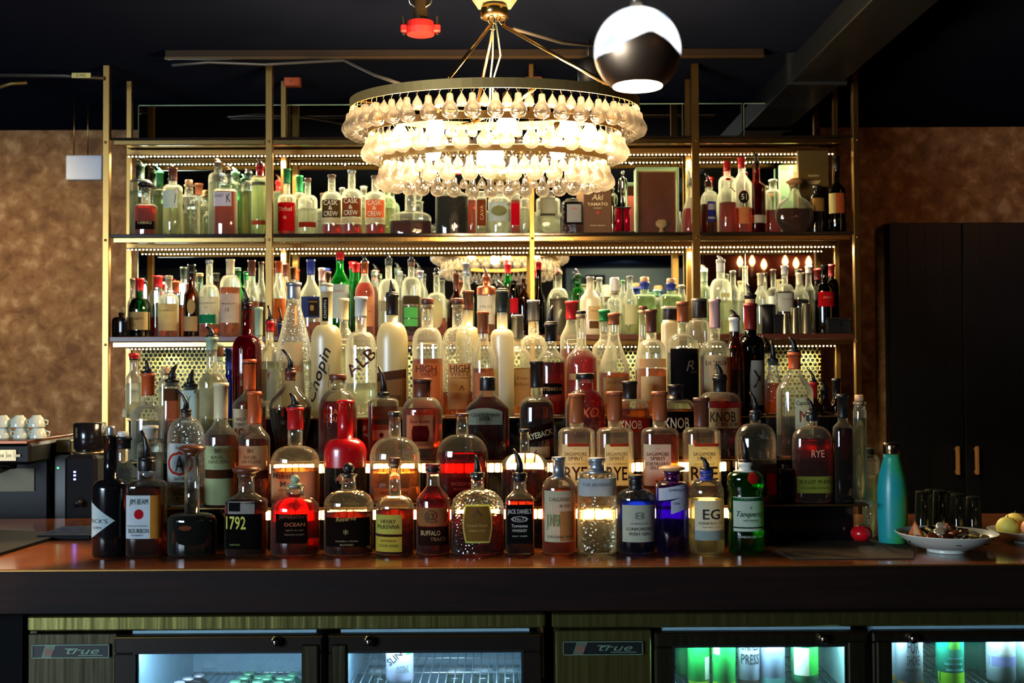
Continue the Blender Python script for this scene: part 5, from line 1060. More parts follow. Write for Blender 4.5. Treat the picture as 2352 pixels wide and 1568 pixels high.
# ---------------------------------------------------------------- MIDDLE RACK SHELF
B('S2', 335, 52, 432, 468, 478, 'flat amber bottle with black lower label and black stopper, shelf left end', 'whisky_bottle', 'cl', 'rd', 474, 'd', 20, 2.6, stopper=('disc', 'k', 14), labs=[(316, 361, 510, 529, (24, 20, 20))], txt=[('HIBIKI', 338, 514, 6, (190, 170, 120), 30)])
B('S2', 322, 48, 380, 412, 418, 'tall clear bottle with dark green neck behind the flat amber bottle', 'whisky_bottle', 'cl', 'wt', 440, 'd', 18, caps=('dg', 36), sp=14, back=1, spc='dg')
B('S2', 367, 32, 396, 430, 440, 'pale bottle with bright green neck and spout between amber and dark-banded bottles', 'liquor_bottle', 'cg', 'yl', 450, 's', 14, caps=('gn', 34), sp=12, spc='gn', back=1)
B('S2', 397, 44, 386, 424, 434, 'clear bottle with dark banded neck and brushstroke label', 'whisky_bottle', 'cl', 'yl', 440, 'd', 18, caps=('br', 30), cap=('k', 6, 1.05), labs=[(380, 412, 440, 480, (200, 214, 210))], txt=[('/', 408, 458, 22, (30, 26, 30), 5)])
B('S2', 434, 50, 424, 448, 458, 'square crystal bottle with pale label and two brushstrokes', 'whisky_bottle', 'cl*', 'yl', 470, 'f', 20, 4, q=0.7, cap=('co', 10, 0.9, 1), labs=[(406, 434, 458, 492, (206, 218, 222))], txt=[('/ \\', 420, 475, 18, (40, 36, 40), 18)])
B('S2', 477, 22, 486, 492, 500, 'tiny pale bottle squeezed in a gap near the brushstroke bottles', 'miniature_bottle', 'cl', 'yl', 500, 'd', 10, back=1)
B('S2', 518, 52, 426, 434, 440, 'square-shouldered clear bottle with white label and black calligraphy', 'whisky_bottle', 'cl', 'rs', 442, 'f', 26, 3, cap=('gn', 5, 0.9), labs=[(493, 536, 444, 476, (206, 216, 228))], txt=[('K', 529, 458, 20, (24, 20, 24), 12, 0.2, 0.3), ('JAPANESE\nWHISKY', 507, 452, 3.6, (90, 100, 120), 24)])
B('S2', 501, 44, 376, 396, 410, 'tall clear bottle with open neck behind the calligraphy label', 'whisky_bottle', 'cl', 'wt', 420, 'd', 18, sp=12, spc='br', back=1)
B('S2', 541, 32, 398, 420, 430, 'pale green bottle with thin spout behind the calligraphy label, right', 'liquor_bottle', 'lg', 'gn', 440, 'd', 18, sp=14, spc='mt', back=1)
B('S2', 571, 30, 396, 412, 424, 'clear bottle with dark green spout beside the first inner post', 'liquor_bottle', 'cl', 'yl', 440, 's', 15, caps=('dg', 34), sp=8, back=1)
B('S2', 597, 38, 380, 404, 412, 'frosted tall bottle with red neck next to the first inner post', 'liquor_bottle', 'cg', 'yl', 420, 'd', 16, caps=('r', 28), sp=18, spc='br', labs=[(580, 612, 508, 518, (190, 80, 50)), (580, 612, 420, 428, (110, 110, 90))])
B('S2', 659, 42, 388, 446, 456, 'bottle with bright red label and green neck right of the first inner post', 'whisky_bottle', 'cl', 'rd', 470, 'd', 15, caps=('gn', 34), cap=('k', 8, 1.1), labs=[(639, 679, 467, 532, (196, 22, 26))], txt=[('Dickel', 658, 482, 10, (230, 190, 150), 30), ('*', 658, 502, 14, (230, 170, 130))])
B('S2', 688, 30, 404, 440, 450, 'pale bottle with emerald green neck capsule behind the red label', 'liquor_bottle', 'cl', 'wt', 460, 's', 14, caps=('gn', 38), cap=('w', 5, 1.1), back=1)
B('S2', 707, 44, 410, 448, 462, 'clear bourbon bottle with low brick-red band left of the twin-word bottles', 'bourbon_bottle', 'cl', 'wt', 480, 'd', 14, cap=('br', 8, 1.1), labs=[(688, 727, 512, 524, (140, 40, 26))])
for (x, top, lc, ds) in ((762, 402, (70, 50, 26), 'two-word label bottle with dark olive glass, left of three'), (808, 392, (104, 52, 28), 'two-word label bottle with brown glass, middle of three'), (862, 404, (206, 96, 52), 'two-word label bottle with orange label, right of three under the chandelier')):
    d_ = 2 if x == 808 else 0
    B('S2', x, 46, top, 440-d_*3, 458-d_*3, ds, 'whiskey_bottle', 'cl', 'rd', 516, 'd', 17, cap=('s' if x == 808 else 'br', 7, 1.0), labs=[(x-21, x+22, 461-d_*2, 502-d_, lc), (x-21, x+22, 503, 514, (190, 176, 140))],
      txt=[('CASK', x, 468-d_*2, 11, (222, 220, 190), 32), ('&', x, 480-d_, 9, (222, 220, 190), 9), ('CREW', x, 493-d_, 11, (222, 220, 190), 32)], group='three matching two-word label bottles')
B('S2', 786, 24, 432, 450, 460, 'small pale bottle peeking between the left two matching bottles', 'liquor_bottle', 'cl', 'yl', 480, 'd', 12, cap=('w', 6, 1.1), back=1)
B('S2', 836, 24, 432, 450, 460, 'small pale bottle peeking between the right two matching bottles', 'liquor_bottle', 'cl', 'yl', 480, 'd', 12, cap=('w', 6, 1.1), back=1)
B('S2', 889, 40, 420, 450, 466, 'pale green bottle behind the left end of the chandelier drops', 'liquor_bottle', 'cg', 'yl', 480, 'd', 16, cap=('w', 6, 1.1), back=1)
B('S2', 943, 96, 430, 486, 502, 'wide ship-style decanter with ringed neck, directly under the chandelier', 'decanter', 'cl', 'dk', 508, 'd', 26, q=0.4, stopper=('ball', 'cl', 22))
B('S2', 1038, 76, 410, 430, 452, 'broad dark red-black cognac bottle under the chandelier centre', 'cognac_bottle', 'cl', 'vd', 452, 's', 22, q=0.5, cap=('br', 8, 1.1))
B('S2', 1084, 20, 430, 450, 460, 'narrow copper-coloured bottle right of the broad dark cognac', 'liqueur_bottle', 'cl', 'rs', 460, 's', 10, cap=('cu', 6, 1.1))
B('S2', 1106, 24, 440, 452, 458, 'narrow bottle with upright brown label under the chandelier', 'liqueur_bottle', 'cl', 'yl', 460, 'f', 14, 4, labs=[(1104-8, 1104+12, 460, 520, (120, 54, 30))], txt=[('CAVA', 1107, 490, 8, (200, 160, 110), 34, math.pi/2)])
B('S2', 1147, 52, 434, 450, 462, 'wide pale bottle with oval emblem label under the chandelier', 'cognac_bottle', 'cl', 'wt', 480, 'd', 20, cap=('w', 8, 1.1), labs=[(1123, 1173, 466, 510, (186, 200, 196)), (1128, 1164, 474, 499, (140, 142, 90), 'o')])
B('S2', 1184, 22, 430, 445, 455, 'slim bottle with slanted scarlet label left of the middle post', 'whisky_bottle', 'cl', 'rs', 460, 'f', 13, 4, cap=('go', 6, 1.1), labs=[(1174, 1193, 468, 518, (200, 16, 36), 'r')])
B('S2', 1206, 22, 445, 455, 462, 'pale slim bottle touching the middle post from the left', 'liquor_bottle', 'cl', 'wt', 480, 'd', 14, cap=('w', 6, 1.1))
B('S2', 1259, 56, 440, 455, 462, 'clear bottle with grey rectangular label right of the middle post', 'liquor_bottle', 'cl', 'wt', 496, 'f', 22, 3, cap=('g', 8, 1.1), labs=[(1240, 1275, 450, 494, (168, 166, 140)), (1240, 1275, 493, 498, (60, 60, 50))])
B('S2', 1314, 48, 458, 463, 470, 'squat ribbed square bottle with black label and white plate', 'whisky_bottle', 'cl*', 'dk', 470, 'f', 30, 5, cap=('k', 6, 1.0), labs=[(1295, 1338, 466, 518, (26, 20, 18)), (1301, 1334, 472, 513, (186, 188, 176))], txt=[('Aki', 1319, 482, 7, (200, 90, 60), 14), ('------', 1318, 499, 2, (190, 40, 34), 32)])
B('S2', 1585, 40, 420, 445, 500, 'wide-based clear flask with red liquor and white tag left of the third post', 'liqueur_bottle', 'cl', 'rd', 480, 's', 14, sp=34, spc='s', labs=[(1584, 1598, 455, 515, (220, 226, 220))])
B('S2', 1627, 36, 420, 444, 464, 'brandy bottle with blue and white label right of the third post', 'brandy_bottle', 'cl', 'dk', 470, 'd', 15, cap=('br', 10, 1.1), sp=22, labs=[(1622, 1643, 465, 511, (60, 66, 170)), (1623, 1641, 470, 484, (220, 224, 240)), (1623, 1641, 500, 505, (220, 224, 240))])
B('S2', 1671, 40, 371, 405, 420, 'clear bottle half full of scarlet liquor with red capsule, shelf right', 'liqueur_bottle', 'cl', 'rd', 466, 'd', 15, caps=('r', 22), labs=[(1664, 1676, 411, 418, (190, 30, 26), 'o')], txt=[('~', 1680, 438, 20, (200, 40, 30), 18, -0.5)])
B('S2', 1704, 46, 362, 396, 424, 'clear rum bottle with round black number medallion', 'rum_bottle', 'cl', 'rs', 478, 's', 15, caps=('r', 24), labs=[(1693, 1717, 440, 470, (30, 26, 24), 'o'), (1692, 1718, 478, 516, (214, 150, 96))], txt=[('51', 1705, 455, 13, (220, 214, 190), 13)])
B('S2', 1738, 42, 376, 412, 430, 'dark red bottle with white lower band and black spout', 'vermouth_bottle', 'rd', 'dr', 400, 's', 17, sp=30, spc='k', labs=[(1718, 1758, 496, 514, (214, 212, 190))])
B('S2', 1776, 36, 413, 436, 452, 'small clear square flask with red liquor left of the round decanter', 'liqueur_bottle', 'cl', 'rd', 484, 'f', 18, 3, cap=('w', 5, 1.0), back=1)
B('S2', 1825, 90, 424, 450, 490, 'round globe decanter half full with flared disc stopper', 'decanter', 'cl', 'dk', 480, 'globe', 22, q=0.45, stopper=('disc', 'co', 14))
B('S2', 1878, 34, 428, 446, 460, 'dark bottle with glittering gold band behind the globe decanter', 'liqueur_bottle', 'blk', None, None, 'd', 20, q=0.7, cap=('k', 8, 1.2), labs=[(1864, 1891, 456, 486, (170, 130, 70))])
B('S2', 1922, 42, 360, 418, 440, 'wine bottle with orange and cream label at the shelf right end', 'wine_bottle', 'dk', 'vd', 440, 's', 14, caps=('k', 30), labs=[(1902, 1936, 446, 492, (216, 110, 60)), (1902, 1914, 446, 492, (206, 196, 130))])
# ---------------------------------------------------------------- LOWEST RACK SHELF
B('S3', 279, 38, 718, 728, 738, 'small squat black bottle with clear stopper at the shelf left end', 'liqueur_bottle', 'blk', None, None, 'f', 12, 4, stopper=('ball', 'cl', 14))
B('S3', 321, 50, 640, 684, 712, 'green whisky bottle with red capsule and cream label', 'whisky_bottle', 'dg', 'vd', 740, 'd', 17, caps=('r', 28), labs=[(300, 346, 717, 758, (196, 168, 110))], txt=[('laggan', 322, 732, 6, (60, 44, 30), 26), ('12', 314, 746, 6, (60, 44, 30), 8)])
B('S3', 304, 22, 640, 680, 700, 'slim clear bottle half behind the red-capsuled green one', 'liquor_bottle', 'cl', 'wt', 720, 's', 11, cap=('br', 6, 1.1), back=1)
B('S3', 363, 42, 634, 664, 690, 'clear bottle with red seal on its neck beside the big cream label', 'whisky_bottle', 'cl', 'rd', 728, 'd', 19, caps=('r', 26), cap=('br', 8, 1.1), back=1)
B('S3', 387, 46, 634, 676, 692, 'whisky bottle with large blank cream label, shelf left', 'whisky_bottle', 'cl', 'am', 740, 'd', 17, cap=('cr', 8, 1.05), labs=[(364, 409, 698, 760, (206, 184, 126))], txt=[('THE BENRIACH', 387, 714, 4, (110, 90, 50), 32), ('----------', 387, 726, 1.6, (140, 110, 60), 32)])
B('S3', 405, 20, 646, 676, 690, 'slim bottle with orange neck peeking right of the large cream label', 'liquor_bottle', 'cl', 'rs', 700, 's', 13, caps=('o', 28), back=1)
B('S3', 422, 20, 614, 656, 682, 'green-necked bottle with cork left of the dark oval-label bottle', 'whisky_bottle', 'cl', 'am', 700, 's', 14, caps=('dg', 26), cap=('co', 5, 1.0), back=1)
B('S3', 440, 36, 608, 660, 680, 'dark brown bottle with cream oval label and square lower label', 'whisky_bottle', 'br', 'dk', 690, 's', 15, caps=('k', 22), labs=[(434, 452, 687, 723, (190, 160, 100), 'o'), (421, 456, 727, 761, (190, 160, 110))])
B('S3', 459, 22, 628, 664, 684, 'small green corked bottle right of the dark oval-label bottle', 'liquor_bottle', 'lg', 'gn', 700, 's', 14, cap=('co', 7, 1.1), back=1)
B('S3', 481, 46, 598, 654, 682, 'whisky bottle with white and beige label over a green band', 'whisky_bottle', 'cl', 'am', 745, 'd', 15, cap=('s', 8, 1.05), labs=[(458, 503, 682, 722, (206, 200, 170)), (460, 498, 723, 743, (30, 120, 84))], txt=[('GLENLIVET', 481, 697, 4.5, (90, 80, 60), 38), ('12', 478, 706, 5, (90, 80, 60), 7)])
B('S3', 529, 47, 596, 632, 656, 'whisky bottle with tall white label numbered twelve', 'whisky_bottle', 'cl', 'am', 660, 'd', 17, caps=('cr', 34), labs=[(507, 551, 675, 742, (206, 198, 176))], txt=[('MACALLAN', 530, 698, 4, (80, 66, 50), 34), ('12', 527, 712, 8, (60, 50, 40), 9)])
B('S3', 546, 26, 616, 644, 664, 'emerald bottle with white cap behind the number-twelve label', 'liquor_bottle', 'gr', 'gn', 690, 's', 14, cap=('w', 6, 1.1), back=1)
B('S3', 578, 34, 598, 640, 684, 'pale bottle with brown capsule left of the first inner post', 'whisky_bottle', 'cl', 'am', 692, 's', 15, caps=('br', 36))
B('S3', 600, 28, 602, 640, 688, 'clear bottle with long plain neck touching the first inner post', 'whisky_bottle', 'cl', 'dk', 694, 's', 12, cap=('br', 6, 1.1))
B('S3', 565, 20, 628, 650, 664, 'small bottle with white and green cap behind the brown capsule', 'liquor_bottle', 'cl', 'gn', 690, 's', 8, caps=('gn', 14), cap=('w', 8, 1.0), back=1)
B('S3', 640, 34, 600, 640, 680, 'bottle with orange label and clear cork right of the first inner post', 'whisky_bottle', 'cl', 'am', 700, 's', 14, caps=('o', 26), labs=[(632, 658, 686, 732, (206, 116, 60))])
B('S3', 656, 28, 606, 640, 672, 'bottle with brown ring capsule behind the orange label', 'whisky_bottle', 'cl', 'am', 690, 's', 12, caps=('br', 28), back=1)
B('S3', 714, 50, 597, 640, 678, 'gin bottle with blue capsule and dark blue gold-lined label', 'whisky_bottle', 'cl', 'am', 740, 's', 17, caps=('b', 34), cap=('s', 8, 1.0), labs=[(694, 736, 682, 730, (40, 52, 100)), (712, 734, 688, 726, (40, 34, 30))], txt=[('LONDON', 722, 694, 4, (160, 130, 80), 18), ('8', 720, 708, 12, (170, 140, 90), 8)])
B('S3', 739, 26, 616, 660, 690, 'slim pinkish-necked corked bottle left of the tall green one', 'liquor_bottle', 'cl', 'rs', 690, 's', 13, caps=('pk', 30), cap=('cr', 7, 1.1), back=1)
B('S3', 781, 44, 580, 618, 652, 'vivid green vermouth bottle with red capsule and pale paper label', 'vermouth_bottle', 'gr', 'gn', 640, 's', 17, caps=('r', 18), labs=[(762, 802, 654, 732, (196, 206, 200))], txt=[('SEMPIO', 778, 670, 5, (170, 70, 50), 26)])
B('S3', 818, 26, 604, 640, 670, 'green bottle with red-topped neck right of the vivid green one', 'vermouth_bottle', 'gr', 'gn', 650, 's', 15, caps=('r', 22), back=1)
B('S3', 838, 44, 602, 630, 672, 'bottle with conical pink-brown shoulders, tilted label and pour spout', 'liquor_bottle', 'cl', 'rs', 650, 's', 15, caps=('cu', 26), sp=18, labs=[(838, 858, 682, 750, (206, 150, 106))], txt=[('VII', 851, 716, 5, (120, 60, 40), 9)])
B('S3', 860, 24, 622, 650, 676, 'orange-shouldered bottle right of the conical pink one', 'liquor_bottle', 'cl', 'rs', 660, 's', 14, cap=('yl' if 'yl' in CAPC else 'lg', 12, 1.1), back=1)
B('S3', 893, 48, 598, 640, 672, 'clear bottle with dark-ringed neck and spout, centre left of the shelf', 'gin_bottle', 'cl', 'wt', 690, 'd', 15, cap=('dg', 12, 1.1), sp=16, labs=[(876, 908, 692, 716, (160, 150, 120))])
B('S3', 919, 22, 624, 648, 668, 'small silver-capped bottle left of the lime-green label', 'liquor_bottle', 'cl', 'wt', 690, 's', 11, cap=('s', 9, 1.1), back=1)
B('S3', 945, 44, 600, 636, 660, 'liqueur bottle with two bright green label panels and spout', 'liqueur_bottle', 'cl', 'dk', 682, 'd', 15, cap=('br', 12, 1.05), sp=20, labs=[(928, 964, 680, 700, (70, 60, 40)), (929, 961, 706, 731, (90, 190, 96)), (929, 961, 733, 750, (90, 186, 96))], txt=[('CHARTREUSE', 945, 702, 4, (190, 190, 150), 34)])
B('S3', 966, 22, 622, 648, 668, 'small silver-necked bottle right of the lime-green label', 'liquor_bottle', 'cl', 'wt', 690, 's', 12, caps=('s', 16), back=1)
B('S3', 1003, 42, 626, 672, 686, 'clear bottle with pale oval pattern label and black round stopper', 'liqueur_bottle', 'cl', 'rs', 730, 'd', 14, stopper=('ball', 'k', 12), labs=[(990, 1018, 686, 756, (190, 184, 130), 'o')])
B('S3', 1048, 42, 628, 668, 700, 'dark brown bottle with copper-ringed neck in front of the mirrored chandelier', 'liqueur_bottle', 'br', 'dk', 700, 's', 12, caps=('br', 38), cap=('cu', 6, 1.1))
B('S3', 1071, 32, 604, 650, 684, 'clear bottle with ribbed grey neck in front of the mirrored chandelier', 'liquor_bottle', 'cl', 'wt', 690, 's', 14, caps=('g', 26), back=1)
B('S3', 1117, 42, 634, 656, 662, 'bottle dipped copper over the shoulder above a white label', 'whiskey_bottle', 'cl', 'am', 720, 'd', 14, dip=('cu', 677), sp=24, spc='br', labs=[(1097, 1136, 680, 745, (206, 206, 190))], txt=[('HILLS', 1117, 705, 6, (90, 80, 66), 28)])
B('S3', 1147, 28, 656, 675, 690, 'green bottle with orange tag label and dark spout', 'liqueur_bottle', 'dg', 'gn', 700, 's', 13, sp=16, labs=[(1152, 1160, 690, 736, (206, 140, 90))])
B('S3', 1167, 26, 606, 634, 655, 'bright emerald bottle with scarlet capsule and red spout', 'liqueur_bottle', 'gr', 'gn', 640, 's', 13, caps=('r', 22), sp=18, spc='r', back=1)
B('S3', 1180, 24, 645, 655, 668, 'short dark flask with red side label right of the emerald one', 'liqueur_bottle', 'vk', 'vd', 690, 'd', 14, labs=[(1172, 1190, 685, 720, (190, 30, 40))])
B('S3', 1203, 26, 640, 660, 685, 'dark brown teardrop bottle left of the middle post', 'liqueur_bottle', 'br', 'vd', 690, 's', 9)
B('S3', 1238, 34, 602, 660, 700, 'black wine bottle with red top right of the middle post', 'wine_bottle', 'vk', 'vd', 690, 's', 12, caps=('r', 18))
B('S3', 1283, 46, 626, 662, 690, 'pale clear bottle with thin spout above the dark round tin', 'liquor_bottle', 'cl', 'wt', 700, 'd', 16, sp=12, spc='br', back=1)
B('S3', 1328, 30, 632, 660, 680, 'emerald glass bottle with black spout right of the dark tin', 'liqueur_bottle', 'gr', 'gn', 655, 'd', 14, sp=16, back=1)
B('S3', 1356, 48, 636, 662, 690, 'bottle wrapped in cream paper with brown label lower right', 'whisky_bottle', 'fw', None, None, 's', 17, cap=('k', 5, 1.0), labs=[(1350, 1380, 704, 735, (206, 180, 130)), (1352, 1374, 738, 755, (96, 70, 46))], txt=[('NIKKA', 1365, 715, 4, (100, 80, 50), 18)])
B('S3', 1377, 22, 638, 656, 672, 'slim clear bottle with dark rim behind the paper-wrapped one', 'liquor_bottle', 'cl', 'wt', 700, 's', 13, cap=('w', 5, 1.1), back=1)
B('S3', 1412, 34, 670, 684, 694, 'clear faceted bottle with big white tapered stopper', 'liqueur_bottle', 'cl*', 'wt', 720, 'd', 18, cap=('w', 32, 1.25, 1))
B('S3', 1447, 34, 634, 664, 692, 'tall clear bottle with pale label left of the square corked pair', 'gin_bottle', 'cl', 'yl', 700, 's', 14, cap=('s', 5, 1.0), labs=[(1434, 1460, 700, 745, (206, 206, 160))])
B('S3', 1431, 18, 644, 664, 680, 'very slim clear bottle left of the pale-label gin', 'liquor_bottle', 'cl', 'yl', 700, 's', 9, cap=('gn', 5, 1.0), back=1)
for x, t, ds in ((1481, 648, 'square frosted-yellow tequila bottle with blue neck tag, left of the pair'), (1542, 651, 'square frosted-yellow tequila bottle with blue neck tag, right of the pair')):
    B('S3', x, 48, t, 676, 680, ds, 'tequila_bottle', 'lg', 'yl', 684, 'f', 20, 5, cap=('co', 11, 1.05, 1), caps=('b', 16), group='pair of square corked tequila bottles')
B('S3', 1509, 26, 666, 682, 690, 'pale corked bottle between the two square tequila bottles', 'liquor_bottle', 'cl', 'yl', 700, 's', 15, cap=('co', 7, 1.1), caps=('mt', 14), back=1)
B('S3', 1566, 22, 655, 670, 684, 'pale bottle between the right tequila and the third post', 'liquor_bottle', 'cl', 'yl', 700, 's', 14, cap=('w', 5, 1.0), back=1)
B('S3', 1618, 26, 622, 650, 668, 'pale bottle with creamy square cap right of the third post', 'liquor_bottle', 'cg', 'wt', 690, 's', 14, caps=('lg', 26), sp=10, spc='w', back=1)
B('S3', 1656, 50, 600, 640, 668, 'large clear bottle with tall wax-white neck right of the third post', 'vodka_bottle', 'cl', 'yl', 690, 'd', 19, cap=('w', 26, 1.0), sp=12, spc='w', labs=[(1652, 1674, 674, 684, (190, 180, 130))])
B('S3', 1684, 26, 622, 650, 672, 'narrow bottle with silver cap behind the large clear one', 'liquor_bottle', 'cl', 'wt', 690, 's', 13, cap=('s', 6, 1.0), back=1)
B('S3', 1712, 32, 611, 646, 680, 'clear bottle with slender curved neck left of the black tin', 'liquor_bottle', 'cl', 'wt', 690, 's', 13)
B('S3', 1748, 34, 628, 658, 684, 'clear bottle with cream ring and dark top behind the black tin', 'gin_bottle', 'cl', 'wt', 700, 's', 14, caps=('cr', 28), cap=('k', 16, 1.05))
B('S3', 1777, 30, 619, 660, 676, 'clear bottle with white label and small shot beaker before it', 'gin_bottle', 'cl', 'dk', 700, 'd', 12, cap=('br', 5, 1.1), labs=[(1763, 1786, 681, 701, (220, 224, 214))], back=1)
B('S3', 1803, 42, 611, 652, 672, 'dark bottle with big white square label under the candle glow', 'whisky_bottle', 'cl', 'dk', 670, 'd', 14, caps=('w', 20), labs=[(1784, 1822, 674, 716, (216, 220, 196))], txt=[('CARDHU', 1806, 688, 4, (110, 110, 90), 24)])
B('S3', 1838, 40, 627, 655, 684, 'clear-topped dark bottle behind the steel shot cups', 'liqueur_bottle', 'cl', 'vd', 688, 's', 15, caps=('cr', 28))
B('S3', 1858, 26, 611, 648, 670, 'clear bottle with square white neck behind the tall steel cup', 'liquor_bottle', 'cl', 'wt', 690, 's', 13, caps=('w', 16), back=1)
B('S3', 1878, 22, 618, 642, 662, 'dark bottle with red ribbed capsule left of the red label', 'liqueur_bottle', 'vk', 'vd', 690, 's', 13, caps=('dr', 26), back=1)
B('S3', 1895, 46, 609, 650, 672, 'black bottle with large red label near the right end post', 'liqueur_bottle', 'vk', 'vd', 670, 'd', 15, cap=('k', 6, 1.0), labs=[(1876, 1914, 671, 705, (206, 26, 30))], txt=[('BRANCA', 1896, 684, 4, (230, 130, 90), 20)])
B('S3', 1911, 32, 608, 640, 664, 'black bottle with dark red capsule behind the large red label', 'liqueur_bottle', 'vk', 'vd', 670, 'd', 13, caps=('dr', 28), back=1)

# ================================================================ OTHER THINGS ON THE SHELVES
def on_shelf(px, Y, key): 
    x = X_at(px, Y, SH[key]+0.05); return x, Y, SH[key]+0.0005
def zrel(py, Y, x, key): return Z_at(py, Y, x)-SH[key]
# brown presentation carton
x, Y, z = on_shelf(1371, 5.06, 'S2'); w_ = (1403-1340)/F*Y; h_ = zrel(408, Y, x, 'S2')
o = thing('whisky_carton', 'brown whisky gift carton with cream lettering next to the chandelier', 'carton', (x, Y, z))
b1 = MB().box(-w_/2, w_/2, -0.04, 0.035, 0, h_, 0.0015).build('carton_body', plain((98, 66, 38), 0.6, 0, 0.3, 'brown_card'), o)
def ztx(py): return zrel(py, Y, x, 'S2')
ci = plain((226, 206, 150), 0.6, 0, 0.3, 'cream_ink')
flat_text('Aki', 0, -0.0412, ztx(456), 0.024, ci, b1, bold=0.02, shear=0.2); flat_text('YAMATO', 0, -0.0412, ztx(472), 0.013, ci, b1, width=0.088, bold=0.03); flat_text('WHISKY', 0, -0.0412, ztx(481), 0.006, ci, b1, width=0.036)
flat_text('PRODUCT OF JAPAN', 0, -0.0412, ztx(521), 0.005, ci, b1, width=0.064)
MB().lathe([(0.008, 0), (0.008, 0.001)], (0, 0, 0), 18).build('emblem', plain((180, 60, 44), 0.6, 0, 0.3, 'red_ink'), b1).matrix_local = Matrix.Translation((0, -0.0405, ztx(491))) @ Matrix.Rotation(math.pi/2, 4, 'X')
# olive tall carton
x, Y, z = on_shelf(1868, 5.148, 'S2'); w_ = (1904-1833)/F*Y; h_ = zrel(347, Y, x, 'S2')
o = thing('whisky_carton', 'tall olive gift carton behind the round decanter', 'carton', (x, Y, z))
b1 = MB().box(-w_/2, w_/2, -0.014, 0.014, 0, h_, 0.0015).build('carton_body', plain((96, 80, 40), 0.6, 0, 0.3, 'olive_card'), o)
ci2 = plain((226, 214, 160), 0.6, 0, 0.3, 'cream_ink2')
flat_text('SIGNET', 0.0, -0.0152, zrel(405, Y, x, 'S2'), 0.008, ci2, b1, width=0.05, bold=0.03)
addmesh('emblem', [(-0.032, -0.0152, zrel(416, Y, x, 'S2')), (0.032, -0.0152, zrel(416, Y, x, 'S2')), (0.02, -0.0152, zrel(424, Y, x, 'S2')), (-0.02, -0.0152, zrel(424, Y, x, 'S2'))], [(0, 3, 2, 1)], ci2, b1, False)
x, Y, z = on_shelf(1806, 5.235, 'S2'); w_ = (1822-1791)/F*Y; h_ = zrel(380, Y, x, 'S2')
o = thing('gift_carton', 'mint green narrow carton left of the tall olive carton', 'carton', (x, Y, z))
MB().box(-w_/2, w_/2, -0.012, 0.012, 0, h_, 0.001).build('carton_body', plain((120, 160, 116), 0.6, 0, 0.3, 'mint_card'), o)
MB().box(-w_/2+0.004, w_/2-0.004, -0.0128, -0.0118, h_-0.02, h_-0.017).build('print_line', plain((90, 126, 90), 0.6, 0, 0.3, 'mint_print'), o)
# trophy with human figure on two red columns
x, Y, z = on_shelf(1431, 5.06, 'S2')
o = thing('trophy', 'small trophy with silver standing figure on metallic red columns', 'trophy', (x, Y, z))
zt = zrel(478, Y, x, 'S2')
MB().box(-0.048, 0.05, -0.025, 0.025, 0, 0.012, 0.002).box(-0.030, 0.034, -0.02, 0.02, zt-0.002, zt+0.003, 0.001).build('plinth', M_CAB, o)
for dx in (-0.018, 0.018): MB().lathe([(0.0145, 0.011), (0.0145, zt-0.001)], (dx, 0, 0), 16).build('column', plain((206, 14, 50), 0.15, 0.6, 0.5, 'red_foil'), o, True)
M_SIL = plain((196, 200, 180), 0.18, 1, 0.5, 'silver_plastic')
fh = zrel(393, Y, x, 'S2')-zt; fz = zt+0.003
def u(a): return a*fh
hu = MB().tube([(-0.006, 0, fz+0.004), (-0.0065, -.001, fz+u(.16)), (-0.0055, 0, fz+u(.30)), (-0.005, 0, fz+u(.47))], [0.003, 0.0042, 0.0046, 0.0065], 10)
hu.tube([(0.009, 0, fz+0.004), (0.0085, -.001, fz+u(.16)), (0.006, 0, fz+u(.30)), (0.004, 0, fz+u(.47))], [0.003, 0.0042, 0.0046, 0.0065], 10)
hu.tube([(0, 0, fz+u(.43)), (0, 0, fz+u(.55)), (0, 0, fz+u(.68)), (0, 0, fz+u(.78)), (0, 0, fz+u(.83))], [0.009, 0.0085, 0.0115, 0.012, 0.005], 12)
hu.tube([(-0.012, 0, fz+u(.775)), (-0.017, -0.001, fz+u(.62)), (-0.019, -0.003, fz+u(.45)), (-0.019, -.004, fz+u(.40))], [0.0042, 0.0036, 0.003, 0.0034], 8)
hu.tube([(0.012, 0, fz+u(.775)), (0.018, -0.001, fz+u(.64)), (0.017, -0.008, fz+u(.50)), (0.014, -.011, fz+u(.45))], [0.0042, 0.0036, 0.003, 0.0034], 8)
hu.tube([(0, 0, fz+u(.82)), (0, 0, fz+u(.86))], 0.004, 8).ball((0, -0.001, fz+u(.93)), 0.0078, 12, 9, 1.25)
hu.build('figure', M_SIL, o, True)
# cluster of silver ornaments beside the trophy
x, Y, z = on_shelf(1407, 5.05, 'S2')
o = thing('silver_figurine', 'stacked silver beaded figurine between brown carton and trophy', 'figurine', (x, Y, z))
MB().lathe([(0.010, 0), (0.012, 0.006), (0.006, 0.02), (0.011, 0.034), (0.006, 0.05), (0.012, 0.075), (0.005, 0.095), (0.013, 0.115), (0.011, 0.135), (0.004, 0.15), (0.007, 0.162), (0.001, 0.172)], (0, 0, 0), 16).build('beaded_stem', M_SIL, o, True)
MB().ball((0.009, -0.004, 0.12), 0.007, 10, 7).build('bead', M_SIL, o, True); MB().ball((-0.008, -0.005, 0.06), 0.006, 10, 7).build('bead', M_SIL, o, True)
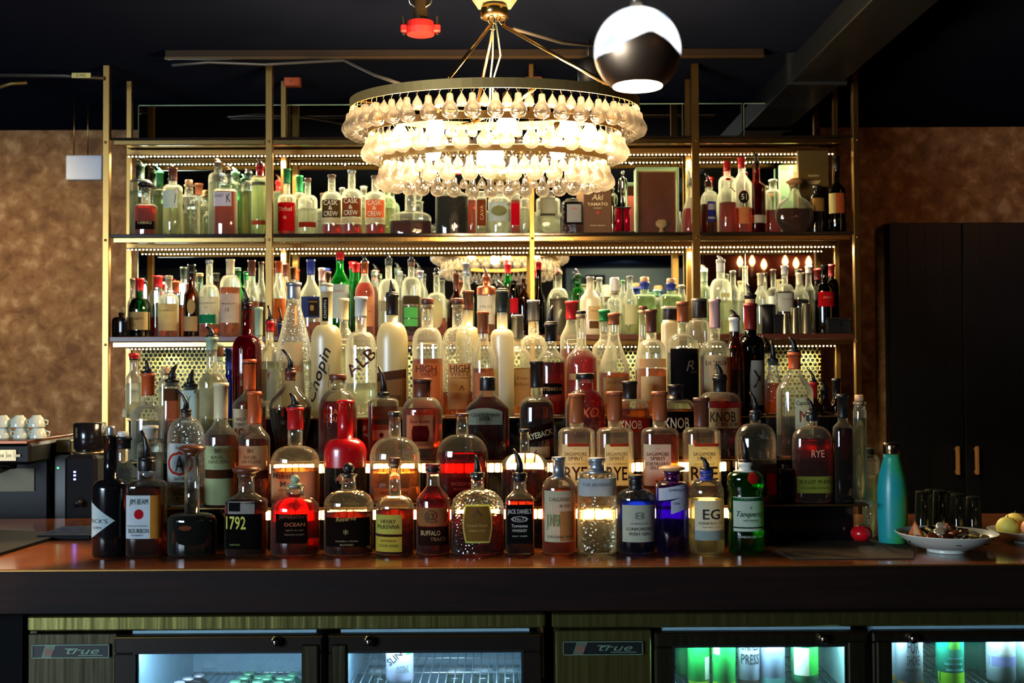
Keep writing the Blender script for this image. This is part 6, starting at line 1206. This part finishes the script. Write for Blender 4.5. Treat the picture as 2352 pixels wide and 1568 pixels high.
# clear acrylic display case with brown card inside and plain little figure
x, Y, z = on_shelf(1508, 5.075, 'S2'); hw_ = (1556-1458)/2/F*Y; hh_ = zrel(388, Y, x, 'S2')
o = thing('display_case', 'clear box case holding brown backing card and small plain figure', 'display case', (x, Y, z))
pl = MB(); t_ = 0.0035
for bx_ in ((-hw_, -hw_+t_, -.045, .045, 0, hh_), (hw_-t_, hw_, -.045, .045, 0, hh_), (-hw_, hw_, -.045, .045, hh_-t_, hh_), (-hw_, hw_, -.045, .045, 0, t_)): pl.box(*bx_, 0.001)
pl.build('case_frame', frosted((206, 226, 200)), o)
MB().box(-hw_+t_, hw_-t_, -.045, -.043, t_, hh_-t_).build('front_pane', shell((250, 252, 248), 0.1, hz=0.3), o)
cd = MB().box(-hw_+0.010, hw_-0.006, 0.0, 0.003, 0.006, hh_-0.010).build('backing_card', plain((104, 38, 22), 0.6, 0, 0.3, 'brown_backing', noise=0.2), o)
MB().box(-hw_+0.010, -hw_+0.015, -0.004, 0, 0.006, hh_-0.01).box(hw_-0.011, hw_-0.006, -0.004, 0, 0.006, hh_-0.01).box(-hw_+0.010, hw_-0.006, -0.004, 0, 0.006, 0.011).box(-hw_+0.010, hw_-0.006, -0.004, 0, hh_-0.015, hh_-0.01).build('card_border', plain((206, 150, 106), 0.5, 0, 0.3, 'peach_border'), o)
MB().ball((0.018, -0.018, 0.012), 0.010, 12, 8, 1.1).tube([(0.018, -0.018, 0.0), (0.018, -0.018, 0.03)], [0.006, 0.008], 10).box(-0.006, 0.042, -0.032, -0.008, 0.030, 0.064, 0.012).build('plain_figure', plain((214, 176, 130), 0.6, 0, 0.3, 'plain_figure'), o, True)
# dark round tin
x, Y, z = on_shelf(1284, 5.02, 'S3')
o = thing('spirits_tin', 'dark grey-green round tin with small pale emblem on the lower shelf', 'tin', (x, Y, z))
r_ = 21/F*Y; h_ = zrel(684, Y, x, 'S3')
MB().lathe([(r_*.97, 0), (r_, 0.002), (r_, h_-0.006), (r_*.98, h_-0.005)], (0, 0, 0), 28).build('tin_body', plain((66, 64, 46), 0.45, 0.3, 0.5, 'tin_paint', noise=0.2), o, True)
MB().lathe([(r_*1.03, h_-0.012), (r_*1.03, h_-0.001), (r_*.95, h_)], (0, 0, 0), 28).build('tin_lid', plain((84, 82, 60), 0.35, 0.5, 0.5, 'tin_lid'), o, True)
addmesh('emblem', [(-0.004, -r_-0.001, h_*.42), (0.012, -r_*.96-0.001, h_*.66), (0.004, -r_-0.001, h_*.70), (-0.004, -r_-0.001, h_*.6)], [(0, 1, 2, 3)], plain((170, 176, 150), 0.5, 0, 0.3, 'tin_emblem'), o, False)
# steel shot cups, upside down
for i, (px, t, w_, ds) in enumerate(((1804, 720, 24, 'upturned steel shot cup, leftmost and smallest of three'), (1826, 706, 26, 'upturned steel shot cup, middle of three'), (1852, 697, 32, 'upturned steel cup, tallest and rightmost of three'))):
    x, Y, z = on_shelf(px, 5.012, 'S3'); r_ = w_/2/F*Y; h_ = zrel(t, Y, x, 'S3')
    o = thing('steel_cup', ds, 'cup', (x, Y, z), 'upturned steel cups on the lowest shelf')
    MB().lathe([(r_, 0), (r_*1.03, 0.002), (r_, 0.004), (r_*.72, h_-0.004), (r_*.66, h_)], (0, 0, 0), 24).build('cup_body', plain((206, 204, 176), 0.22, 0.95, 0.5, 'cup_steel'), o, True)
    MB().lathe([(r_*1.05, 0.0), (r_*1.06, 0.0015), (r_*1.03, 0.003)], (0, 0, 0), 24).build('rim', plain((206, 204, 176), 0.15, 1, 0.5, 'cup_rim'), o, True)
for px, t, w_, nm, ds in ((1764, 699, 28, 'canister', 'round black canister with ringed lid on the lower shelf right'), (1786, 722, 22, 'black_box', 'low black box between canister and steel cups'), (1914, 730, 34, 'black_box', 'low black box, left of two at the shelf right end'), (1940, 732, 26, 'black_box', 'low black box, right of two at the shelf right end')):
    x, Y, z = on_shelf(px, 5.015, 'S3'); r_ = w_/2/F*Y; h_ = zrel(t, Y, x, 'S3')
    o = thing(nm, ds, 'canister' if nm == 'canister' else 'box', (x, Y, z))
    if nm == 'canister':
        MB().lathe([(r_, 0), (r_, h_-0.008)], (0, 0, 0), 24).build('body', M_CAB, o, True); MB().lathe([(r_*1.15, h_-0.008), (r_*1.15, h_-0.002), (r_*.9, h_)], (0, 0, 0), 24).build('lid', M_BLK, o, True)
    else:
        MB().box(-r_, r_, -0.02, 0.02, 0, h_-0.006, 0.003).build('body', M_CAB, o); MB().box(-r_*1.03, r_*1.03, -0.021, 0.021, h_-0.008, h_, 0.002).build('lid', M_BLK, o)

# ================================================================ COUNTER RIGHT: bottle, tomato, bowls, mat
def on_ct(px, Y): return X_at(px, Y, CT+0.05), Y, CT+0.0005
x, Y, z = on_ct(2050, 3.17); zz = lambda py: Z_at(py, Y, x)-CT
r_ = 33.5/F*Y; H = zz(1043)
o = thing('water_bottle', 'teal-green ombre steel water bottle with chrome cap', 'water bottle', (x, Y, z))
m, n, l = newmat('teal_ombre'); p = n.new('ShaderNodeBsdfPrincipled'); p.inputs['Roughness'].default_value = 0.32
tc = n.new('ShaderNodeTexCoord'); nz = N(n, 'ShaderNodeTexNoise', Scale=9.0, Detail=2.0); l.new(tc.outputs['Object'], nz.inputs['Vector'])
sx = n.new('ShaderNodeSeparateXYZ'); l.new(tc.outputs['Object'], sx.inputs[0])
ma = N(n, 'ShaderNodeMath', op='MULTIPLY_ADD'); l.new(sx.outputs['X'], ma.inputs[0]); ma.inputs[1].default_value = 10.0; l.new(nz.outputs['Fac'], ma.inputs[2])
r = n.new('ShaderNodeValToRGB'); e = r.color_ramp.elements; e[0].position = 0.25; e[0].color = (*lin((28, 150, 152)), 1); e[1].position = 0.68; e[1].color = (*lin((60, 170, 84)), 1)
l.new(ma.outputs[0], r.inputs[0]); l.new(r.outputs[0], p.inputs['Base Color']); out(n, l, p.outputs[0])
rn_ = 18.5/F*Y
MB().lathe([(r_*.86, 0), (r_*.92, 0.003), (r_*.95, 0.02), (r_, 0.07), (r_, H*0.56), (r_*.97, H*.64), (r_*.86, H*.76), (r_*.68, H*.88), (rn_*1.02, H*.955), (rn_, H)], (0, 0, 0), 36).build('flask_body', m, o, True)
MB().lathe([(rn_*1.02, H+0.0005), (rn_*1.05, H+0.002), (rn_*1.05, H+0.024), (rn_*.96, H+0.030), (rn_*.6, H+0.031)], (0, 0, 0), 32).build('screw_cap', plain((196, 170, 130), 0.16, 1, 0.5, 'chrome_cap'), o, True)
x, Y, z = on_ct(1978, 3.20)
o = thing('tomato', 'shiny red tomato on the dark mat left of the water bottle', 'tomato', (x, Y, z))
MB().ball((0, 0, 0.0225), 0.029, 24, 14, 0.78).build('fruit', plain((206, 18, 28), 0.25, 0, 0.5, 'tomato_skin', coat=0.3), o, True)
st = MB()
for k_ in range(5): a = k_*1.256; st.tube([(0, 0, 0.044), (0.006*math.cos(a), 0.006*math.sin(a), 0.0465), (0.013*math.cos(a), 0.013*math.sin(a), 0.0435)], [0.0015, 0.0016, 0.0004], 5)
st.build('calyx', plain((40, 80, 30), 0.6, 0, 0.3, 'calyx'), o, True)
xa, xb = X_at(1800, 3.0, CT), X_at(2092, 2.92, CT)
mt = thing('bar_mat', 'thin dark rubber bar mat on the counter, right of the gin bottles', 'mat', (xa, 2.90, CT+0.0005))
q_ = [(-0.02+X_at(1760, 3.2, CT)-xa, 0.30), (X_at(2080, 3.22, CT)-xa+0.02, 0.30), (xb-xa, -0.0), (0.0, -0.0)]
mbm = MB(); mbm.add([(a, b, 0) for a, b in q_]+[(a, b, 0.003) for a, b in q_], [(0, 3, 2, 1)[::-1] if False else (3, 2, 1, 0), (4, 5, 6, 7), (0, 1, 5, 4), (1, 2, 6, 5), (2, 3, 7, 6), (3, 0, 4, 7)])
mbm.build('mat_sheet', plain((56, 48, 36), 0.75, 0, 0.2, 'rubber', noise=0.3, nscale=200, bump=0.4), mt)
def bowl(px, Y, wpx, ds, rim_py):
    x, Y, z = on_ct(px, Y); r_ = wpx/2/F*Y; h_ = Z_at(rim_py, Y-r_*0.0, x)-CT
    o = thing('shallow_bowl', ds, 'bowl', (x, Y, z))
    pr = [(r_*.36, 0), (r_*.38, 0.004), (r_*.34, 0.006), (r_*.62, h_*.30), (r_*.86, h_*.66), (r_*.985, h_*.96), (r_, h_), (r_*.975, h_), (r_*.84, h_*.70), (r_*.6, h_*.40), (r_*.3, h_*.30)]
    MB().lathe(pr, (0, 0, 0), 48).build('bowl_body', plain((206, 212, 200), 0.25, 0, 0.5, 'white_china', coat=0.3), o, True)
    MB().lathe([(r_*.375, -0.0002), (r_*.385, 0.0012), (r_*.37, 0.0045)], (0, 0, 0), 40).build('foot_ring', plain((196, 202, 190), 0.4, 0, 0.4, 'foot_ring'), o, True)
    return o, x, Y, z, r_, h_
bo, bx_, bY, bz, br_, bh = bowl(2174, 3.02, 228, 'white shallow bowl heaped with bottle caps and corks', 1222)
rg = random.Random(11)
cols = [((190, 190, 170), 'pale silver'), ((30, 26, 26), 'black'), ((120, 60, 36), 'copper brown'), ((170, 150, 90), 'brass yellow'), ((70, 40, 30), 'dark brown')]
capm = {}
spots = []
for lvl, (cnt, rad, zz_) in enumerate(((15, .74, .70), (11, .52, .84), (8, .32, 1.05), (3, .10, 1.25))):
    for k_ in range(cnt): a = 2*math.pi*k_/cnt+lvl*0.4; spots.append((br_*rad*math.cos(a), br_*rad*math.sin(a), bh*zz_))
for i, (ax, ay, az) in enumerate(spots):
    c_, cn = cols[(i*7) % 5]
    o = thing('bottle_cap', f'{cn} crown cap in the heaped white bowl', 'bottle cap', (bx_+ax, bY+ay, bz+az+0.004), 'caps heaped in the white bowl')
    o.rotation_euler = (rg.uniform(-.7, .7), rg.uniform(-.7, .7), rg.uniform(0, 3))
    if c_ not in capm: capm[c_] = (MB().lathe([(0.0158, -0.006), (0.0145, -0.001), (0.0118, 0.0008), (0.002, 0.0012)], (0, 0, 0), 21), plain(c_, 0.25, 0.7, 0.5, 'cap_print'))
    m_, mt_ = capm[c_]; MB_2 = MB(); MB_2.v = m_.v; MB_2.f = m_.f; MB_2.build('cap_shell', mt_, o, True)
    MB().lathe([(0.0145, -0.0058), (0.0105, -0.003)], (0, 0, 0), 18).build('liner', plain((214, 214, 190), 0.6, 0, 0.3, 'cap_liner'), o, True)
co_ = thing('orange_peel', 'pointed orange peel wedge at the left of the heaped bowl', 'peel', (bx_-br_*.70, bY-0.02, bz+bh*.80))
MB().add([(-.02, 0, 0), (.02, -.004, 0), (.026, .006, .008), (0.002, .002, .042), (-.012, .004, .012), (0, .014, 0)], [(0, 1, 3), (1, 2, 3), (0, 3, 4), (2, 5, 3), (5, 4, 3), (0, 4, 5), (0, 5, 2, 1)]).build('peel', plain((216, 120, 60), 0.5, 0, 0.3, 'peel', noise=0.2), co_)
MB().add([(-.016, .0003, .003), (.014, -.0036, .003), (0.001, .0012, .034)], [(0, 1, 2)]).build('pith', plain((232, 170, 120), 0.6, 0, 0.3, 'pith'), co_)
b2, b2x, b2Y, b2z, b2r, b2h = bowl(2368, 3.16, 190, 'white bowl of lemons and peaches at the right picture edge', 1216)
for (ax, ay, az, r_, c_, nm, ds) in ((-0.070, -0.015, .9, .029, (216, 204, 90), 'lemon', 'yellow lemon at the left of the right-edge bowl'), (-0.018, -0.045, .9, .028, (226, 150, 96), 'peach', 'pink-orange peach in front in the right-edge bowl'), (-0.03, 0.030, 1.2, .032, (220, 200, 100), 'lemon', 'yellow lemon at the back of the right-edge bowl'), (0.04, 0.0, 1.2, .030, (222, 150, 90), 'peach', 'second peach further right in the right-edge bowl')):
    o = thing(nm, ds, nm, (b2x+ax, b2Y+ay, b2z+b2h*0.62), None)
    MB().ball((0, 0, r_*.8), r_, 20, 12, 0.9).build('fruit', plain(c_, 0.5, 0, 0.4, 'fruit_skin', noise=0.2, nscale=40, bump=0.2), o, True)
    MB().tube([(0, 0, r_*1.64), (0.002, 0, r_*1.64+0.006)], 0.002, 6).build('stem', plain((90, 60, 30), 0.6, 0, 0.3, 'stem'), o, True)
# faceted cut-glass bottle beyond the riser end, and dark upturned glasses
TY['X'] = (3.30, CT); GRP['X'] = 'bottles beside the riser'
B('X', 1998, 46, 1030, 1044, 1060, 'cut-glass bottle with black cap beside the riser end, left of the teal flask', 'liqueur_bottle', 'cl*', 'yl', 1090, 'd', 22, cap=('k', 22, 1.0), br=0.6, labs=[(1984, 2000, 1120, 1160, (170, 196, 180))])
for i, (px, dY, t) in enumerate(((2120, .0, 1128), (2160, .03, 1126), (2200, .0, 1134), (2236, .03, 1140), (2140, .09, 1124), (2182, .10, 1130))):
    Y = 3.36+dY; x = X_at(px, Y, CT+.05)
    o = thing('upturned_glass', 'dark upturned tumbler %s behind the heaped bowl' % ('far left', 'left of centre', 'right of centre', 'far right', 'back left', 'back right')[i].join(('', '')), 'glass', (x, Y, CT+0.0005), 'upturned tumblers behind the bowls')
    r_ = 0.022; h_ = Z_at(t, Y, x)-CT
    MB().lathe([(r_*1.1, 0), (r_*1.08, 0.003), (r_*.9, h_-0.004), (r_*.8, h_)], (0, 0, 0), 20).build('glass_body', shell((120, 124, 120), 0.5), o, True)
    MB().lathe([(r_*.8, h_-0.0095), (r_*.8, h_-0.006)], (0, 0, 0), 18).build('glass_base', shell((150, 154, 150), 0.5), o, True)

# ================================================================ LEFT: coffee corner
bt = thing('coffee_cabinet', 'low black cabinet carrying the coffee machine, far left', 'cabinet', (-2.3, 3.86, 0))
MB().box(0, 1.05, 0, 0.6, 0.001, 0.80).build('carcass', M_CAB, bt); MB().box(-0.01, 1.06, -0.01, 0.61, 0.80, 0.82, 0.003).build('worktop', M_BLK, bt)
eY = 4.10; x0, x1 = X_at(-90, eY, 1.1), X_at(124, eY, 1.1)
em_ = thing('espresso_machine', 'dark espresso machine with chrome fascia and cups on top', 'espresso machine', (x0, eY-0.2, 0.8205)); W_ = x1-x0; H = Z_at(1012, eY-.2, x0)-0.8205
ez = lambda py: Z_at(py, eY-.2, x0)-0.8205
MB().box(0, W_, 0.16, 0.46, 0, H-0.01, 0.01).box(0, W_, 0.0, 0.46, ez(1068), H-0.01, 0.01).build('machine_body', plain((13, 12, 12), 0.5, 0.1, 0.2, 'machine_black'), em_)
MB().box(-0.004, W_-0.01, -0.004, 0.46, H-0.012, H, 0.002).build('cup_tray', plain((110, 60, 34), 0.3, 0.7, 0.5, 'tray'), em_)
MB().box(0.01, W_-0.045, -0.005, 0.001, ez(1060), ez(1032), 0.002).build('fascia', plain((140, 120, 90), 0.2, 0.9, 0.5, 'chrome_fascia'), em_)
for k_ in range(9): MB().box(0.05+k_*0.028, 0.066+k_*0.028, -0.009, -0.004, ez(1050), ez(1044), 0.001).build('button', plain((206, 196, 160), 0.4, 0, 0.4, 'button'), em_)
for dx in (W_-0.085, W_-0.060): MB().box(dx, dx+0.006, -0.01, -0.004, ez(1052), ez(1036), 0.001).build('lit_switch', emit((255, 230, 170), 0.9, 'switch'), em_)
MB().box(0.04, W_-0.05, 0.155, 0.16, ez(1140), ez(1085)).build('backsplash', plain((60, 54, 34), 0.45, 0.5, 0.4, 'splash_steel'), em_)
for dx in (0.10, 0.22): 
    MB().tube([(dx, 0.06, ez(1069)), (dx, 0.06, ez(1080))], 0.03, 20).tube([(dx, 0.06, ez(1078)), (dx, -0.07, ez(1084))], 0.010, 10).build('portafilter', plain((60, 56, 52), 0.25, 0.8, 0.5, 'portafilter'), em_, True)
for k_, (px, py, lvl, ds) in enumerate(((8, 1008, 0, 'white cup, left of the bottom row on the coffee machine'), (50, 1008, 0, 'white cup, middle of the bottom row on the coffee machine'), (88, 1008, 0, 'white cup, right of the bottom row on the coffee machine'), (6, 984, 1, 'white cup, left of the upper row on the coffee machine'), (44, 984, 1, 'white cup, middle of the upper row on the coffee machine'), (84, 984, 1, 'white cup, right of the upper row on the coffee machine'))):
    Y = eY-0.10; x = X_at(px, Y, 1.2); z = 0.8205+H+0.0005+(0.038 if lvl else 0); r_ = 18.5/F*Y
    o = thing('espresso_cup', ds, 'cup', (x, Y, z), 'white cups stacked on the coffee machine')
    MB().lathe([(r_, 0), (r_*1.02, 0.003), (r_*.96, 0.014), (r_*.80, 0.030), (r_*.52, 0.038), (r_*.50, 0.041), (r_*.2, 0.0405)], (0, 0, 0), 26).build('cup_body', plain((206, 214, 196), 0.2, 0, 0.5, 'cup_china', coat=0.4), o, True)
    MB().tube([(r_*.96*math.cos(0)+0.0, 0, 0.008), (r_+0.010, 0, 0.010), (r_+0.011, 0, 0.022), (r_*.85, 0, 0.026)], 0.0024, 8).build('handle', plain((206, 214, 196), 0.2, 0, 0.5, 'cup_china', coat=0.4), o, True)
gY_ = 4.05; x = X_at(206, gY_, 1.1); gz_ = lambda py: Z_at(py, gY_-.1, x)-0.8205
o = thing('coffee_grinder', 'black coffee grinder with three blue indicator lights', 'grinder', (x, gY_, 0.8205))
MB().box(-0.055, 0.055, -0.09, 0.10, 0, gz_(1046), 0.012).build('grinder_body', plain((12, 12, 15), 0.7, 0.0, 0.15, 'grinder_black'), o)
MB().lathe([(0.040, 0), (0.052, 0.02), (0.055, gz_(975)-gz_(1045)), (0.050, gz_(972)-gz_(1045))], (0, 0, gz_(1046)), 28).build('hopper', plain((24, 22, 24), 0.15, 0.1, 0.6, 'hopper'), o, True)
MB().lathe([(0.056, 0), (0.056, 0.008)], (0, 0, gz_(1046)), 28).build('hopper_ring', plain((150, 130, 96), 0.3, 0.9, 0.5, 'hopper_ring'), o, True)
for py in (1084, 1092, 1101): MB().box(-0.022, -0.014, -0.092, -0.089, gz_(py)-0.003, gz_(py)+0.003, 0.0006).build('indicator', emit((120, 120, 255), 6, 'blue_light'), o)
MB().tube([(0.0, -0.09, gz_(1150)), (0.0, -0.12, gz_(1156))], 0.012, 12).build('spout', M_CAB, o, True)
sc_ = thing('card_terminal', 'small dark device with green light beside the coffee machine', 'device', (X_at(150, 4.12, 1.1), 4.12, 0.8205))
MB().box(-0.035, 0.035, -0.03, 0.03, 0, 0.30, 0.006).build('device_body', plain((40, 34, 28), 0.4, 0.1, 0.4, 'device_body'), sc_)
MB().box(-0.016, -0.011, -0.033, -0.029, Z_at(1076, 4.09, -1.5)-0.8205, Z_at(1072, 4.09, -1.5)-0.8205).build('indicator', emit((60, 255, 120), 4, 'green_light'), sc_)
MB().box(-0.025, 0.03, -0.028, 0.03, 0.30, 0.345, 0.004).build('screen_head', plain((110, 104, 70), 0.4, 0.2, 0.4, 'screen_head'), sc_)
mt = thing('bar_mat', 'flat black sheet added for the dark beside the coffee machine, far left', 'mat', (0, 0, CT+0.0005))  # black sheet added to stand in for the machine's dark edge and shadow
def cpt(px, py):
    Y = 3.2
    for _ in range(6): Y = F*(CZ-CT)/((py-850)+(proj((X_at(px, Y, CT), Y, CT))[1]-(850+F*(CZ-CT)/Y))*-1)
    return X_at(px, Y, CT), Y
pp = [cpt(-20, 1283), cpt(132, 1236), cpt(136, 1228), cpt(-20, 1222)]
mbm = MB(); mbm.add([(a, b, 0) for a, b in pp]+[(a, b, 0.008) for a, b in pp], [(3, 2, 1, 0), (4, 5, 6, 7), (0, 1, 5, 4), (1, 2, 6, 5), (2, 3, 7, 6), (3, 0, 4, 7)]).build('mat_sheet', M_BLK, mt)
o = thing('drip_tray', 'low black tray behind the leftmost bottles on the counter', 'tray', (X_at(175, 3.42, CT), 3.42, CT+0.0005))
MB().box(-0.075, 0.075, -0.10, 0.10, 0, 0.012, 0.002).build('tray_body', M_BLK, o)
sl_ = MB()
for k_ in range(7): sl_.box(-0.07, 0.07, -0.085+k_*0.026, -0.077+k_*0.026, 0.012, 0.014)
sl_.build('tray_grid', plain((40, 40, 42), 0.3, 0.6, 0.5, 'grid'), o)
for nm_ in ('drip_tray',): pass
